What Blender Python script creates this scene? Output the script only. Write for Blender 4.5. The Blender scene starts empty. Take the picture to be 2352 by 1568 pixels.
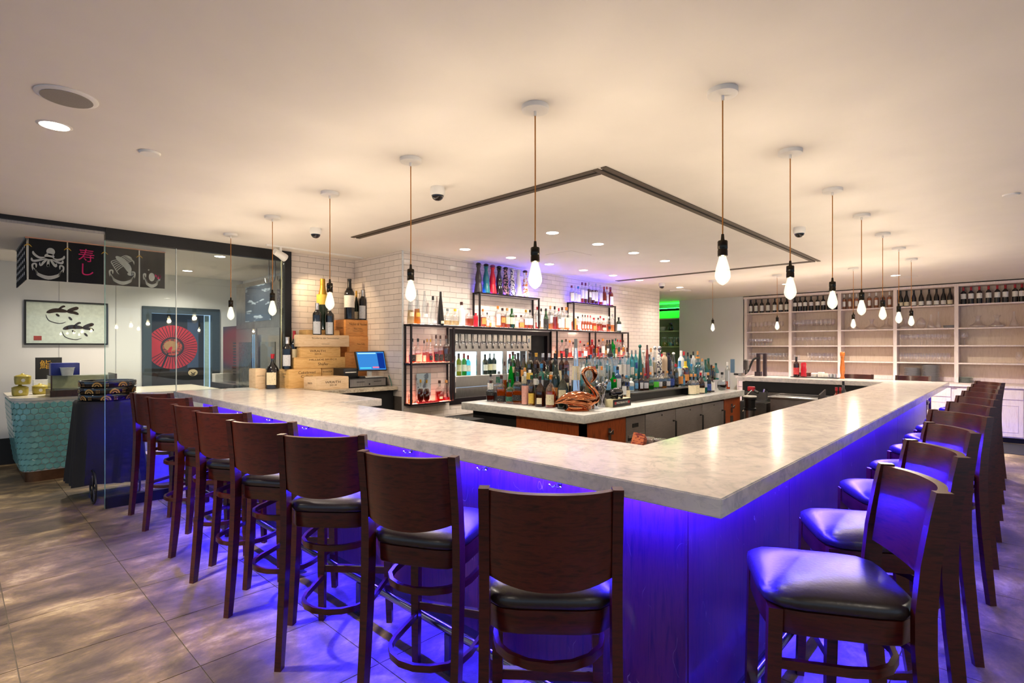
import bpy, bmesh, math, random
from mathutils import Matrix, Vector, Euler
random.seed(7)
PI = math.pi
R = math.radians
scene = bpy.context.scene
col = scene.collection

# ------------------------------------------------------------------ camera
F_PX, IMG_W, HORIZ, CAM_Z = 1221.0, 2352.0, 798.0, 1.527
TH = R(43.5)
CT, ST = math.cos(TH), math.sin(TH)
cam_d = bpy.data.cameras.new('camera')
cam_d.sensor_width = 36.0
cam_d.lens = F_PX / IMG_W * 36.0
cam_d.shift_y = (HORIZ - 784.0) / IMG_W
cam_d.clip_start = 0.05
cam_d.clip_end = 100
cam = bpy.data.objects.new('camera', cam_d)
cam.location = (0, 0, CAM_Z)
cam.rotation_euler = (R(90), 0, TH - R(90))
col.objects.link(cam)
scene.camera = cam

# ------------------------------------------------------------------ world, exposure
w = bpy.data.worlds.new('world')
scene.world = w
w.use_nodes = True
bg = w.node_tree.nodes['Background']
bg.inputs[0].default_value = (0.50, 0.72, 1.0, 1)
bg.inputs[1].default_value = 0.65
vs = scene.view_settings
vs.view_transform = 'Standard'
vs.look = 'None'
vs.exposure = 0.38
vs.gamma = 1.0
vs.use_curve_mapping = False

try:                                  # path lengths that are enough for this room
    cy = scene.cycles
    cy.max_bounces = 8; cy.diffuse_bounces = 4; cy.glossy_bounces = 4; cy.transmission_bounces = 6; cy.transparent_max_bounces = 24
    cy.caustics_reflective = False; cy.caustics_refractive = False
except AttributeError:
    pass

# light levels used by the lamp builders below
DOWN_E, BULB_W, LED_E = 70.0, 20.0, 1150.0

# ------------------------------------------------------------------ pixel -> place helpers
def ray(px, py):
    r = (px - 1176.0) / F_PX
    return Vector((CT + r * ST, ST - r * CT, (HORIZ - py) / F_PX))
C0 = Vector((0, 0, CAM_Z))
def onZ(px, py, z):
    d = ray(px, py); return C0 + d * ((z - CAM_Z) / d.z)
def onX(px, py, x):
    d = ray(px, py); return C0 + d * (x / d.x)
def onY(px, py, y):
    d = ray(px, py); return C0 + d * (y / d.y)

# ------------------------------------------------------------------ scene helpers
def wm(o):
    m = o.matrix_basis.copy()
    if o.parent:
        m = wm(o.parent) @ o.matrix_parent_inverse @ m
    return m
def tag(o, label=None, cat=None, group=None, kind=None):
    if label: o['label'] = label
    if cat: o['category'] = cat
    if group: o['group'] = group
    if kind: o['kind'] = kind
    return o
def thing(name, label, cat, loc=(0, 0, 0), rotz=0, group=None):
    o = bpy.data.objects.new(name, None)
    o.empty_display_size = .1
    col.objects.link(o)
    o.location = loc
    o.rotation_euler = (0, 0, rotz)
    return tag(o, label, cat, group)
def link(name, me, mat=None, parent=None, loc=None, rot=None, scale=None, smooth=False):
    """a new object on (shared) mesh data; material sits on the object"""
    o = bpy.data.objects.new(name, me)
    col.objects.link(o)
    if loc is not None: o.location = loc
    if rot is not None: o.rotation_euler = rot
    if scale is not None: o.scale = scale
    if parent is not None: o.parent = parent
    if mat is not None:
        if not len(me.materials): me.materials.append(None)
        o.material_slots[0].link = 'OBJECT'
        o.material_slots[0].material = mat
    return o
def copy_tree(o, parent=None):
    c = o.copy()
    col.objects.link(c)
    if parent is not None: c.parent = parent
    for ch in o.children:
        copy_tree(ch, c)
    return c

def superm(t, p):
    return (abs(math.cos(t)) ** p + abs(math.sin(t)) ** p) ** (-1.0 / p) if p else 1.0

class MB:
    """collects geometry for ONE mesh object"""
    def __init__(s):
        s.v = []; s.f = []
    def add(s, vs_, fs_):
        b = len(s.v)
        s.v.extend([tuple(q) for q in vs_])
        s.f.extend([tuple(i + b for i in f) for f in fs_])
        return s
    def box(s, x0, x1, y0, y1, z0, z1, bev=0):
        if bev:
            bm = bmesh.new()
            bmesh.ops.create_cube(bm, size=1)
            for q in bm.verts:
                q.co = Vector((x0 + (q.co.x + .5) * (x1 - x0), y0 + (q.co.y + .5) * (y1 - y0), z0 + (q.co.z + .5) * (z1 - z0)))
            bmesh.ops.bevel(bm, geom=bm.edges[:], offset=bev, segments=2, affect='EDGES', profile=.5)
            s.frombm(bm)
            return s
        s.add([(x0, y0, z0), (x1, y0, z0), (x1, y1, z0), (x0, y1, z0), (x0, y0, z1), (x1, y0, z1), (x1, y1, z1), (x0, y1, z1)],
              [(0, 3, 2, 1), (4, 5, 6, 7), (0, 1, 5, 4), (1, 2, 6, 5), (2, 3, 7, 6), (3, 0, 4, 7)])
        return s
    def frombm(s, bm):
        bm.verts.index_update()
        s.add([q.co[:] for q in bm.verts], [[q.index for q in f.verts] for f in bm.faces])
        bm.free()
    def poly(s, pts, z0, z1):
        n = len(pts)
        s.add([(x, y, z0) for x, y in pts] + [(x, y, z1) for x, y in pts],
              [tuple(range(n))[::-1], tuple(range(n, 2 * n))] + [(i, (i + 1) % n, n + (i + 1) % n, n + i) for i in range(n)])
        return s
    def lathe(s, prof, n=16, c=(0, 0, 0), p=0, ax=1, ay=1, cap=True):
        b = len(s.v); rings = []
        for r, z in prof:
            if r < 1e-6:
                rings.append([len(s.v)]); s.v.append((c[0], c[1], c[2] + z))
            else:
                ring = []
                for i in range(n):
                    t = 2 * PI * (i + .5) / n
                    m = r * superm(t, p)
                    ring.append(len(s.v)); s.v.append((c[0] + ax * m * math.cos(t), c[1] + ay * m * math.sin(t), c[2] + z))
                rings.append(ring)
        for a, d in zip(rings, rings[1:]):
            if len(a) == 1 and len(d) == 1: continue
            for i in range(n):
                j = (i + 1) % n
                if len(a) == 1: s.f.append((a[0], d[j], d[i]))
                elif len(d) == 1: s.f.append((a[i], a[j], d[0]))
                else: s.f.append((a[i], a[j], d[j], d[i]))
        return s
    def tube(s, pts, r, n=8, closed=False, sx=None):
        """round (or rect when sx=(half_w, half_h)) tube along pts"""
        P = [Vector(q) for q in pts]; m = len(P)
        rs = r if isinstance(r, (list, tuple)) else [r] * m
        rings = []; up = None
        for i in range(m):
            if closed: t = P[(i + 1) % m] - P[i - 1]
            else: t = P[min(i + 1, m - 1)] - P[max(i - 1, 0)]
            t = t.normalized()
            if up is None:
                up = Vector((0, 0, 1)) if abs(t.z) < .9 else Vector((0, 1, 0))
            sd = t.cross(up)
            if sd.length < 1e-5: sd = t.cross(Vector((1, 0, 0)))
            sd.normalize(); uu = sd.cross(t).normalized()
            up = uu
            ring = []
            if sx:
                q = [(-1, -1), (1, -1), (1, 1), (-1, 1)]
                for a, d in q:
                    ring.append(len(s.v)); s.v.append(tuple(P[i] + sd * a * sx[0] * rs[i] + uu * d * sx[1] * rs[i]))
            else:
                for k in range(n):
                    an = 2 * PI * k / n
                    ring.append(len(s.v)); s.v.append(tuple(P[i] + (sd * math.cos(an) + uu * math.sin(an)) * rs[i]))
            rings.append(ring)
        k_ = len(rings[0])
        pairs = list(zip(rings, rings[1:]))
        if closed: pairs.append((rings[-1], rings[0]))
        for a, d in pairs:
            for i in range(k_):
                j = (i + 1) % k_
                s.f.append((a[i], a[j], d[j], d[i]))
        if not closed:
            s.f.append(tuple(rings[0][::-1])); s.f.append(tuple(rings[-1]))
        return s
    def sphere(s, c, rx, ry=None, rz=None, n=12, m=8, z0=-1, z1=1):
        ry = ry or rx; rz = rz or rx
        prof = []
        a0, a1 = math.asin(z0), math.asin(z1)
        for i in range(m + 1):
            a = a0 + (a1 - a0) * i / m
            prof.append((max(0, math.cos(a)) if abs(math.cos(a)) > 1e-4 else 0, math.sin(a) * rz))
        s.lathe(prof, n, c, 0, rx, ry)
        return s
    def mesh(s, name, smooth=40):
        me = bpy.data.meshes.new(name)
        me.from_pydata(s.v, [], s.f)
        bm = bmesh.new(); bm.from_mesh(me)
        bmesh.ops.recalc_face_normals(bm, faces=bm.faces[:])
        bm.to_mesh(me); bm.free()
        if smooth:
            me.polygons.foreach_set('use_smooth', [True] * len(me.polygons))
            me.set_sharp_from_angle(angle=R(smooth))
        return me
    def build(s, name, mat, parent=None, smooth=40, loc=None):
        """geometry is in world coordinates; the origin goes to the base centre (top-level) and keeps its place under a parent"""
        if parent is None:
            if loc is None:
                xs = [q[0] for q in s.v]; ys = [q[1] for q in s.v]; zs = [q[2] for q in s.v]
                loc = ((min(xs) + max(xs)) / 2, (min(ys) + max(ys)) / 2, min(zs))
            s.v = [(a - loc[0], b - loc[1], c - loc[2]) for a, b, c in s.v]
        me = s.mesh(name, smooth)
        me.materials.append(mat)
        o = bpy.data.objects.new(name, me)
        col.objects.link(o)
        if parent is None: o.location = loc
        else:
            o.parent = parent
            o.matrix_parent_inverse = wm(parent).inverted()
        return o
def B(*a, bev=0):
    return MB().box(*a, bev=bev)
def struct(name, mb, mat, label=None, parent=None, smooth=40):
    o = mb.build(name, mat, parent, smooth)
    if parent is None: tag(o, label, name.split('_')[0], kind='structure')
    return o

_txt = {}
def text(name, body, size, mat, loc, rot, parent=None, align='CENTER', extr=0.0, width=None):
    """flat lettering turned into a mesh; size is the capital height in metres"""
    cu = bpy.data.curves.new('lettering', 'FONT')
    cu.body = body; cu.size = size / .73; cu.align_x = align; cu.align_y = 'CENTER'; cu.extrude = extr
    tmp = bpy.data.objects.new('tmp', cu); col.objects.link(tmp)
    dg = bpy.context.evaluated_depsgraph_get()
    me = bpy.data.meshes.new_from_object(tmp.evaluated_get(dg))
    bpy.data.objects.remove(tmp)
    if width and len(me.vertices):
        xs = [q.co.x for q in me.vertices]; k = width / max(1e-4, max(xs) - min(xs))
        for q in me.vertices: q.co.x *= k
    me.materials.clear(); me.materials.append(mat)
    o = bpy.data.objects.new(name, me); col.objects.link(o)
    M4 = Matrix.Translation(loc) @ Euler(rot).to_matrix().to_4x4()
    if parent:
        o.parent = parent
        o.matrix_parent_inverse = wm(parent).inverted()
    o.matrix_basis = M4
    return o
FACE_NY = (R(90), 0, 0)           # lettering seen from -Y
FACE_NX = (R(90), 0, R(-90))      # lettering seen from -X
ORD = ['first', 'second', 'third', 'fourth', 'fifth', 'sixth', 'seventh', 'eighth', 'ninth', 'tenth', 'eleventh', 'twelfth', 'thirteenth',
       'fourteenth', 'fifteenth', 'sixteenth', 'seventeenth', 'eighteenth', 'nineteenth', 'twentieth'] + ['%dth' % k if k % 10 not in (1, 2, 3) else '%d%s' % (k, {1: 'st', 2: 'nd', 3: 'rd'}[k % 10]) for k in range(21, 60)]
# ------------------------------------------------------------------ materials (all procedural)
def lin(h):
    if isinstance(h, str):
        h = h.lstrip('#'); h = [int(h[i:i + 2], 16) / 255 for i in (0, 2, 4)]
    return tuple((c / 12.92 if c <= .04045 else ((c + .055) / 1.055) ** 2.4) for c in h) + (1,)
def nodes(name):
    m = bpy.data.materials.new(name); m.use_nodes = True
    nt = m.node_tree
    for n in list(nt.nodes):
        if n.type != 'OUTPUT_MATERIAL': nt.nodes.remove(n)
    return m, nt, nt.nodes['Material Output']
def N(nt, typ, **kw):
    n = nt.nodes.new(typ)
    for k, v in kw.items():
        if k in n.inputs: n.inputs[k].default_value = v
        else: setattr(n, k, v)
    return n
def coords(nt, scale=(1, 1, 1), kind='pos'):
    mp = nt.nodes.new('ShaderNodeMapping'); mp.inputs['Scale'].default_value = scale
    if kind == 'pos':
        g = nt.nodes.new('ShaderNodeNewGeometry'); nt.links.new(g.outputs['Position'], mp.inputs[0])
    else:
        g = nt.nodes.new('ShaderNodeTexCoord'); nt.links.new(g.outputs['Object'], mp.inputs[0])
    return mp.outputs[0]
def ramp(nt, fac, stops):
    r = nt.nodes.new('ShaderNodeValToRGB')
    el = r.color_ramp.elements
    while len(el) < len(stops): el.new(.5)
    for e, (p, c) in zip(el, stops): e.position = p; e.color = c
    nt.links.new(fac, r.inputs[0])
    return r.outputs[0]
def M(name, c, rough=.5, metal=0.0, var=.08, scale=30, bump=0.0, spec=.5, stretch=(1, 1, 1), kind='obj', coat=0, rnd=0.0, c2=None, sheen=0):
    m, nt, out = nodes(name)
    p = N(nt, 'ShaderNodeBsdfPrincipled', Roughness=rough, Metallic=metal)
    p.inputs['Specular IOR Level'].default_value = spec
    p.inputs['Coat Weight'].default_value = coat
    p.inputs['Coat Roughness'].default_value = .08
    a = lin(c)
    b = lin(c2) if c2 else tuple(min(1, q * (1 - var * 2)) for q in a[:3]) + (1,)
    nz = N(nt, 'ShaderNodeTexNoise', Scale=scale, Detail=4.0)
    nt.links.new(coords(nt, stretch, kind), nz.inputs['Vector'])
    o = ramp(nt, nz.outputs['Fac'], [(.3, b), (.7, a)])
    if rnd:
        oi = nt.nodes.new('ShaderNodeObjectInfo')
        hs = N(nt, 'ShaderNodeHueSaturation')
        mr = N(nt, 'ShaderNodeMapRange')
        mr.inputs['To Min'].default_value = 1 - rnd; mr.inputs['To Max'].default_value = 1 + rnd
        nt.links.new(oi.outputs['Random'], mr.inputs[0]); nt.links.new(mr.outputs[0], hs.inputs['Value'])
        nt.links.new(o, hs.inputs['Color']); o = hs.outputs[0]
    nt.links.new(o, p.inputs['Base Color'])
    if bump:
        bp = N(nt, 'ShaderNodeBump', Strength=bump, Distance=.01)
        nt.links.new(nz.outputs['Fac'], bp.inputs['Height']); nt.links.new(bp.outputs[0], p.inputs['Normal'])
    nt.links.new(p.outputs[0], out.inputs[0])
    return m
def EM(name, c, strength):
    m, nt, out = nodes(name)
    e = N(nt, 'ShaderNodeEmission', Strength=strength); e.inputs[0].default_value = lin(c)
    nt.links.new(e.outputs[0], out.inputs[0])
    return m
def GLASS(name, c, refl=.10, rough=.02, tint=1.0, edge=.55):
    """thin clear or tinted glass: tinted transmission plus a Fresnel reflection"""
    m, nt, out = nodes(name)
    t = N(nt, 'ShaderNodeBsdfTransparent'); t.inputs[0].default_value = lin(c)
    g = N(nt, 'ShaderNodeBsdfGlossy', Roughness=rough); g.inputs[0].default_value = (1, 1, 1, 1)
    lw = N(nt, 'ShaderNodeLayerWeight', Blend=.25)
    mr = N(nt, 'ShaderNodeMapRange'); mr.inputs['To Min'].default_value = refl; mr.inputs['To Max'].default_value = edge
    nt.links.new(lw.outputs['Facing'], mr.inputs[0])
    mx = N(nt, 'ShaderNodeMixShader')
    nt.links.new(mr.outputs[0], mx.inputs[0]); nt.links.new(t.outputs[0], mx.inputs[1]); nt.links.new(g.outputs[0], mx.inputs[2])
    nt.links.new(mx.outputs[0], out.inputs[0])
    return m
def LIQ(name, c, dens=.55):
    """coloured liquid: light passes and scatters"""
    m, nt, out = nodes(name)
    t = N(nt, 'ShaderNodeBsdfTransparent'); t.inputs[0].default_value = lin(c)
    d = N(nt, 'ShaderNodeBsdfTranslucent'); d.inputs[0].default_value = lin(c)
    g = N(nt, 'ShaderNodeBsdfPrincipled', Roughness=.05); g.inputs['Base Color'].default_value = lin(c)
    a = N(nt, 'ShaderNodeMixShader', Fac=dens); b = N(nt, 'ShaderNodeMixShader', Fac=.4)
    nt.links.new(d.outputs[0], b.inputs[1]); nt.links.new(g.outputs[0], b.inputs[2])
    nt.links.new(t.outputs[0], a.inputs[1]); nt.links.new(b.outputs[0], a.inputs[2])
    nt.links.new(a.outputs[0], out.inputs[0])
    return m
def WOOD(name, c1, c2, rough=.3, stretch=(1, 1, 12), scale=6, kind='obj', coat=.2, scratches=False, bump=.05):
    m, nt, out = nodes(name)
    p = N(nt, 'ShaderNodeBsdfPrincipled', Roughness=rough)
    p.inputs['Coat Weight'].default_value = coat; p.inputs['Coat Roughness'].default_value = .15
    nz = N(nt, 'ShaderNodeTexNoise', Scale=scale, Detail=8.0, Roughness=.65, Distortion=.6)
    nt.links.new(coords(nt, stretch, kind), nz.inputs['Vector'])
    o = ramp(nt, nz.outputs['Fac'], [(.3, lin(c2)), (.55, lin(c1)), (.75, lin(c2))])
    if scratches:
        v = N(nt, 'ShaderNodeTexNoise', Scale=5.0, Detail=1.5)
        nt.links.new(coords(nt, (2.2, 2.2, 1.1), 'pos'), v.inputs['Vector'])
        n2 = N(nt, 'ShaderNodeTexNoise', Scale=7.0, Detail=2.0)
        nt.links.new(coords(nt, (1, 1, 1), 'pos'), n2.inputs['Vector'])
        sc = ramp(nt, v.outputs['Fac'], [(.496, (0, 0, 0, 1)), (.499, (1, 1, 1, 1)), (.503, (0, 0, 0, 1))])
        s2 = ramp(nt, n2.outputs['Fac'], [(.56, (0, 0, 0, 1)), (.62, (1, 1, 1, 1))])
        mu = N(nt, 'ShaderNodeMath', operation='MULTIPLY')
        nt.links.new(sc, mu.inputs[0]); nt.links.new(s2, mu.inputs[1])
        mx = N(nt, 'ShaderNodeMix', data_type='RGBA')
        nt.links.new(mu.outputs[0], mx.inputs[0]); nt.links.new(o, mx.inputs[6]); mx.inputs[7].default_value = lin('c0a090')
        o = mx.outputs[2]
    nt.links.new(o, p.inputs['Base Color'])
    if bump:
        bp = N(nt, 'ShaderNodeBump', Strength=bump, Distance=.004)
        nt.links.new(nz.outputs['Fac'], bp.inputs['Height']); nt.links.new(bp.outputs[0], p.inputs['Normal'])
    nt.links.new(p.outputs[0], out.inputs[0])
    return m
def MARBLE(name, base, vein, rough=.16):
    m, nt, out = nodes(name)
    p = N(nt, 'ShaderNodeBsdfPrincipled', Roughness=rough)
    c = coords(nt, (1, 1, 1.6))
    n1 = N(nt, 'ShaderNodeTexNoise', Scale=2.2, Detail=9.0, Roughness=.62, Distortion=1.3); nt.links.new(c, n1.inputs['Vector'])
    n2 = N(nt, 'ShaderNodeTexNoise', Scale=9.0, Detail=8.0, Roughness=.7, Distortion=2.0); nt.links.new(c, n2.inputs['Vector'])
    v1 = ramp(nt, n1.outputs['Fac'], [(.44, (0, 0, 0, 1)), (.5, (1, 1, 1, 1)), (.56, (0, 0, 0, 1))])
    v2 = ramp(nt, n2.outputs['Fac'], [(.40, (.55, .55, .55, 1)), (.52, (0, 0, 0, 1))])
    ad = N(nt, 'ShaderNodeMath', operation='MULTIPLY_ADD'); ad.inputs[1].default_value = .45
    nt.links.new(v1, ad.inputs[0]); nt.links.new(v2, ad.inputs[2])
    mx = N(nt, 'ShaderNodeMix', data_type='RGBA'); mx.clamp_factor = True
    mx.inputs[6].default_value = lin(base); mx.inputs[7].default_value = lin(vein)
    nt.links.new(ad.outputs[0], mx.inputs[0]); nt.links.new(mx.outputs[2], p.inputs['Base Color'])
    nt.links.new(p.outputs[0], out.inputs[0])
    return m
def SLATE(name):
    m, nt, out = nodes(name)
    p = N(nt, 'ShaderNodeBsdfPrincipled', Roughness=.5)
    c = coords(nt, (1, 1.6, 1))
    n1 = N(nt, 'ShaderNodeTexNoise', Scale=1.8, Detail=13.0, Roughness=.68, Distortion=.3); nt.links.new(c, n1.inputs['Vector'])
    n2 = N(nt, 'ShaderNodeTexNoise', Scale=14.0, Detail=8.0, Roughness=.7); nt.links.new(c, n2.inputs['Vector'])
    o = ramp(nt, n1.outputs['Fac'], [(.36, lin('43382c')), (.47, lin('625340')), (.55, lin('806c50')), (.66, lin('b8a37a'))])
    oi = nt.nodes.new('ShaderNodeObjectInfo')
    hs = N(nt, 'ShaderNodeHueSaturation'); mr = N(nt, 'ShaderNodeMapRange')
    mr.inputs['To Min'].default_value = .82; mr.inputs['To Max'].default_value = 1.15
    nt.links.new(oi.outputs['Random'], mr.inputs[0]); nt.links.new(mr.outputs[0], hs.inputs['Value']); nt.links.new(o, hs.inputs['Color'])
    nt.links.new(hs.outputs[0], p.inputs['Base Color'])
    ad = N(nt, 'ShaderNodeMath', operation='MULTIPLY_ADD'); ad.inputs[1].default_value = .5
    nt.links.new(n2.outputs['Fac'], ad.inputs[0]); nt.links.new(n1.outputs['Fac'], ad.inputs[2])
    bp = N(nt, 'ShaderNodeBump', Strength=.35, Distance=.012)
    nt.links.new(ad.outputs[0], bp.inputs['Height']); nt.links.new(bp.outputs[0], p.inputs['Normal'])
    nt.links.new(p.outputs[0], out.inputs[0])
    return m
def PRINT(name, c, ink, scale=110, amount=.55, stretch=(.8, .8, 2.4)):
    """paper label with fine rows of print too small to read"""
    m, nt, out = nodes(name)
    p = N(nt, 'ShaderNodeBsdfPrincipled', Roughness=.55)
    nz = N(nt, 'ShaderNodeTexNoise', Scale=scale, Detail=2.0); nt.links.new(coords(nt, stretch, 'pos'), nz.inputs['Vector'])
    o = ramp(nt, nz.outputs['Fac'], [(amount + .09, lin(c)), (amount + .13, lin(ink))])
    nt.links.new(o, p.inputs['Base Color']); nt.links.new(p.outputs[0], out.inputs[0])
    return m

m_ceil = M('ceiling_plaster', 'ece6df', .9, var=.02, scale=3, kind='pos')
m_white = M('white_paint', 'e9e6e1', .6, var=.02, scale=4, kind='pos')
m_wwall = M('white_wall', 'd8d8d6', .7, var=.02, scale=3, kind='pos')
m_grout = M('dark_grout', '5d5550', .9)
m_fgrout = M('floor_grout', '6b6257', .9)
m_slate = SLATE('slate')
m_tile = M('glazed_subway_tile', 'ded3cb', .14, var=.03, scale=5, rnd=.05, kind='pos')
m_tilew = M('white_glazed_tile', 'e4e6e6', .14, var=.02, scale=5, rnd=.03, kind='pos')
m_black = M('black_metal', '17171a', .38, .3, scale=40)
m_bframe = M('black_shelf_steel', '241d22', .42, .5, scale=40)
m_blk = M('black_plastic', '121214', .4, scale=40)
m_dark = M('dark_void', '0d0d10', .8)
m_steel = M('brushed_steel', 'b4b0ad', .26, 1.0, var=.1, scale=12, stretch=(1, 1, 14))
m_steelx = M('brushed_steel_side', 'aaa6a3', .3, 1.0, var=.1, scale=12, stretch=(14, 1, 1))
m_chrome = M('chrome', 'd8d8dc', .08, 1.0, var=.02)
m_copper = M('copper', 'd98a5e', .10, 1.0, var=.06, scale=15)
m_marble = MARBLE('carrara_marble', 'e6deda', 'c0bdbd')
m_stone2 = MARBLE('island_stone', 'd9dad6', 'b6babb', .2)
m_stool = WOOD('dark_stool_wood', '4a160c', '1c0604', .30, (2, 2, 14), 5, coat=.12)
m_stoolp = WOOD('dark_stool_veneer', '521b0e', '220804', .28, (3, 3, 16), 5, coat=.15)
m_vinyl = M('brown_black_vinyl', '2b211d', .32, var=.1, scale=90, bump=.08, spec=.6)
m_panel = WOOD('bar_front_veneer', '5a2440', '32123a', .36, (14, 14, 1.2), 4, 'pos', coat=.08, scratches=True)
m_teak = WOOD('island_teak', '9a4a22', '6d2f14', .35, (10, 10, 1.5), 5, 'pos')
m_pine = WOOD('pine_crate', 'e2b878', 'c9964f', .55, (2, 2, 14), 4, coat=0)
m_pine2 = WOOD('pale_pine_crate', 'e4c8a4', 'd1ad80', .55, (2, 2, 14), 4, coat=0)
m_pine3 = WOOD('orange_pine_crate', 'd99a58', 'bd7634', .5, (2, 2, 14), 4, coat=0)
m_wash = WOOD('whitewashed_oak', 'e6d8d4', 'd4c2bd', .5, (10, 10, 1.2), 5, 'pos', coat=0)
m_washb = WOOD('whitewashed_oak_back', 'e2cfbd', 'd2bca8', .55, (10, 10, 1.2), 5, 'pos', coat=0)
m_railw = WOOD('pink_grain_pine', 'd9a48c', 'b9735c', .6, (1, 6, 6), 5, 'pos', coat=0)
m_peper = WOOD('orange_turned_wood', 'c8722c', '8f4a18', .3, (6, 6, 2), 6)
m_socket = M('black_pearl_socket', '3a342c', .2, .9, var=.2, scale=15)
m_cord = M('gold_cloth_cord', 'c07a28', .8, var=.2, scale=400)
m_bulb, nt, out = nodes('lit_bulb_glass')
_e = N(nt, 'ShaderNodeEmission', Strength=1.45); _e.inputs[0].default_value = (1, .90, .64, 1)
_t = N(nt, 'ShaderNodeBsdfTransparent')
_g = N(nt, 'ShaderNodeBsdfGlossy', Roughness=.03)
_x = N(nt, 'ShaderNodeMixShader', Fac=.5); _y = N(nt, 'ShaderNodeMixShader', Fac=.06)
nt.links.new(_t.outputs[0], _x.inputs[1]); nt.links.new(_e.outputs[0], _x.inputs[2])
nt.links.new(_x.outputs[0], _y.inputs[1]); nt.links.new(_g.outputs[0], _y.inputs[2]); nt.links.new(_y.outputs[0], out.inputs[0])
m_fil = EM('glowing_filament', 'ffe8b8', 40)
m_down = EM('downlight_lens', 'fff4e4', 14)
m_led = EM('blue_led', '2c22ff', LED_E)
m_pane = GLASS('clear_pane', 'f8fcfa', .022, .0, edge=.28)
m_panee = M('glass_edge', '7fb0a8', .2)
m_gw = GLASS('glassware', 'fdfcfe', .10, .12, edge=.8)
m_paper = M('paper', 'efe9dc', .8)
# ------------------------------------------------------------------ the room
CEIL = 2.664
YW = 5.215          # tiled back wall
XSIDE = 3.633       # tiled side wall of the alcove
YG = 6.28           # glass wall plane
XS = 12.12          # front of the shelving wall
floor = struct('floor', B(-5.5, 14.2, -6.0, 11.2, -.06, -.005), m_fgrout, 'brown and grey slate tiled floor of the bar room', smooth=0)
# slate tiles: the ones in view are single pieces
TP = .605
tile_me = B(-TP / 2 + .0025, TP / 2 - .0025, -TP / 2 + .0025, TP / 2 - .0025, -.006, 0).mesh('floor_tile', 0)
cand = []
for i in range(-10, 22):
    for j in range(-10, 17):
        x = .82 + TP * (i + .5); y = 2.84 + TP * (j + .5)
        if x > 14 or y > 11 or x < -5.2 or y < -5.7: continue
        f = x * CT + y * ST; r = x * ST - y * CT
        if f < .7: vis = False
        else: vis = abs(r / f) < 1.12
        if vis and 2.2 < x < 8.4 and 1.2 < y < 5.2: vis = False      # behind the counters
        if vis and (x > 3.7 and 5.3 < y < 9.5 and x < 9.5): vis = False
        cand.append((0 if vis else 1, f if f > 0 else 99, x, y))
cand.sort()
rest = MB()
for k, (h_, f, x, y) in enumerate(cand):
    if k < 300 and h_ == 0:
        t = link('floor_tile', tile_me, m_slate, floor, loc=(x, y, 0))
        t.matrix_parent_inverse = wm(floor).inverted()
    else:
        rest.box(x - TP / 2 + .0025, x + TP / 2 - .0025, y - TP / 2 + .0025, y + TP / 2 - .0025, -.0049, 0)
rest.build('floor_tile_field', m_slate, floor, 0)['kind'] = 'stuff'

ceiling = struct('ceiling', B(-5.5, 14.2, -6.0, 11.2, CEIL, CEIL + .1), m_ceil, 'off-white plaster ceiling', smooth=0)

def tile_face(wall, axis, at, u0, u1, z0, z1, phase, mat, holes=(), tw=.203, th=.0675, zline=2.635, limit=300):
    """running-bond tiles on a wall face; axis 'x': face looks to -Y, axis 'y': face looks to -X"""
    L = []
    k = int((zline - z0) / th) + 2
    for row in range(-1, k):
        zt = min(zline - row * th, z1); zb = max(zline - (row + 1) * th, z0)
        if zt - zb < .01: continue
        off = phase + (tw / 2 if row % 2 else 0)
        n0 = int((u0 - off) / tw) - 1
        u = off + n0 * tw
        while u < u1:
            a, b = max(u, u0) + .0015, min(u + tw, u1) - .0015
            u += tw
            if b - a < .008: continue
            cu, cz = (a + b) / 2, (zt + zb) / 2
            if any(h[0] < cu < h[1] and h[2] < cz < h[3] for h in holes): continue
            x, y = (cu, at) if axis == 'x' else (at, cu)
            L.append((x * CT + y * ST, a, b, zb + .0015, zt - .0015))
    L.sort()
    cache = {}
    st = MB()
    for i, (f, a, b, zb, zt) in enumerate(L):
        if i < limit:
            key = (round(b - a, 3), round(zt - zb, 3))
            if key not in cache:
                w_, h_ = key
                cache[key] = (B(-w_ / 2, w_ / 2, -.005, .004, -h_ / 2, h_ / 2) if axis == 'x' else B(-.005, .004, -w_ / 2, w_ / 2, -h_ / 2, h_ / 2)).mesh('wall_tile', 0)
            c = (a + b) / 2, (zb + zt) / 2
            o = link('wall_tile', cache[key], mat, wall, loc=(c[0], at, c[1]) if axis == 'x' else (at, c[0], c[1]))
            o.matrix_parent_inverse = wm(wall).inverted()
        elif axis == 'x': st.box(a, b, at - .005, at + .004, zb, zt)
        else: st.box(at - .005, at + .004, a, b, zb, zt)
    if st.v: st.build('wall_tile_field', mat, wall, 0)['kind'] = 'stuff'

NICHE = (4.37, 6.34, .80, 1.765)
wb = struct('wall_back', B(XSIDE + .002, NICHE[0], YW + .004, YW + .3, 0, CEIL).box(NICHE[1], 9.8, YW + .004, YW + .3, 0, CEIL)
            .box(NICHE[0], NICHE[1], YW + .004, YW + .3, 0, NICHE[2]).box(NICHE[0], NICHE[1], YW + .004, YW + .3, NICHE[3], CEIL), m_grout, 'long back wall of white subway tile behind the bottle shelves', smooth=0)
tile_face(wb, 'x', YW, XSIDE + .012, 9.8, .66, CEIL, 3.838, m_tile, [NICHE])
ws = struct('wall_side', B(XSIDE + .006, XSIDE + .2, YW + .31, 6.32, 0, CEIL), m_grout, 'short tiled wall of the alcove beside the payment screen', smooth=0)
tile_face(ws, 'y', XSIDE + .002, YW + .012, 6.297, .95, CEIL, 5.215 + .07, m_tile)
wa = struct('wall_alcove', B(2.776, XSIDE + .002, 6.304, 6.42, 0, CEIL), m_grout, 'tiled wall behind the stacked wine crates', smooth=0)
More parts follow.
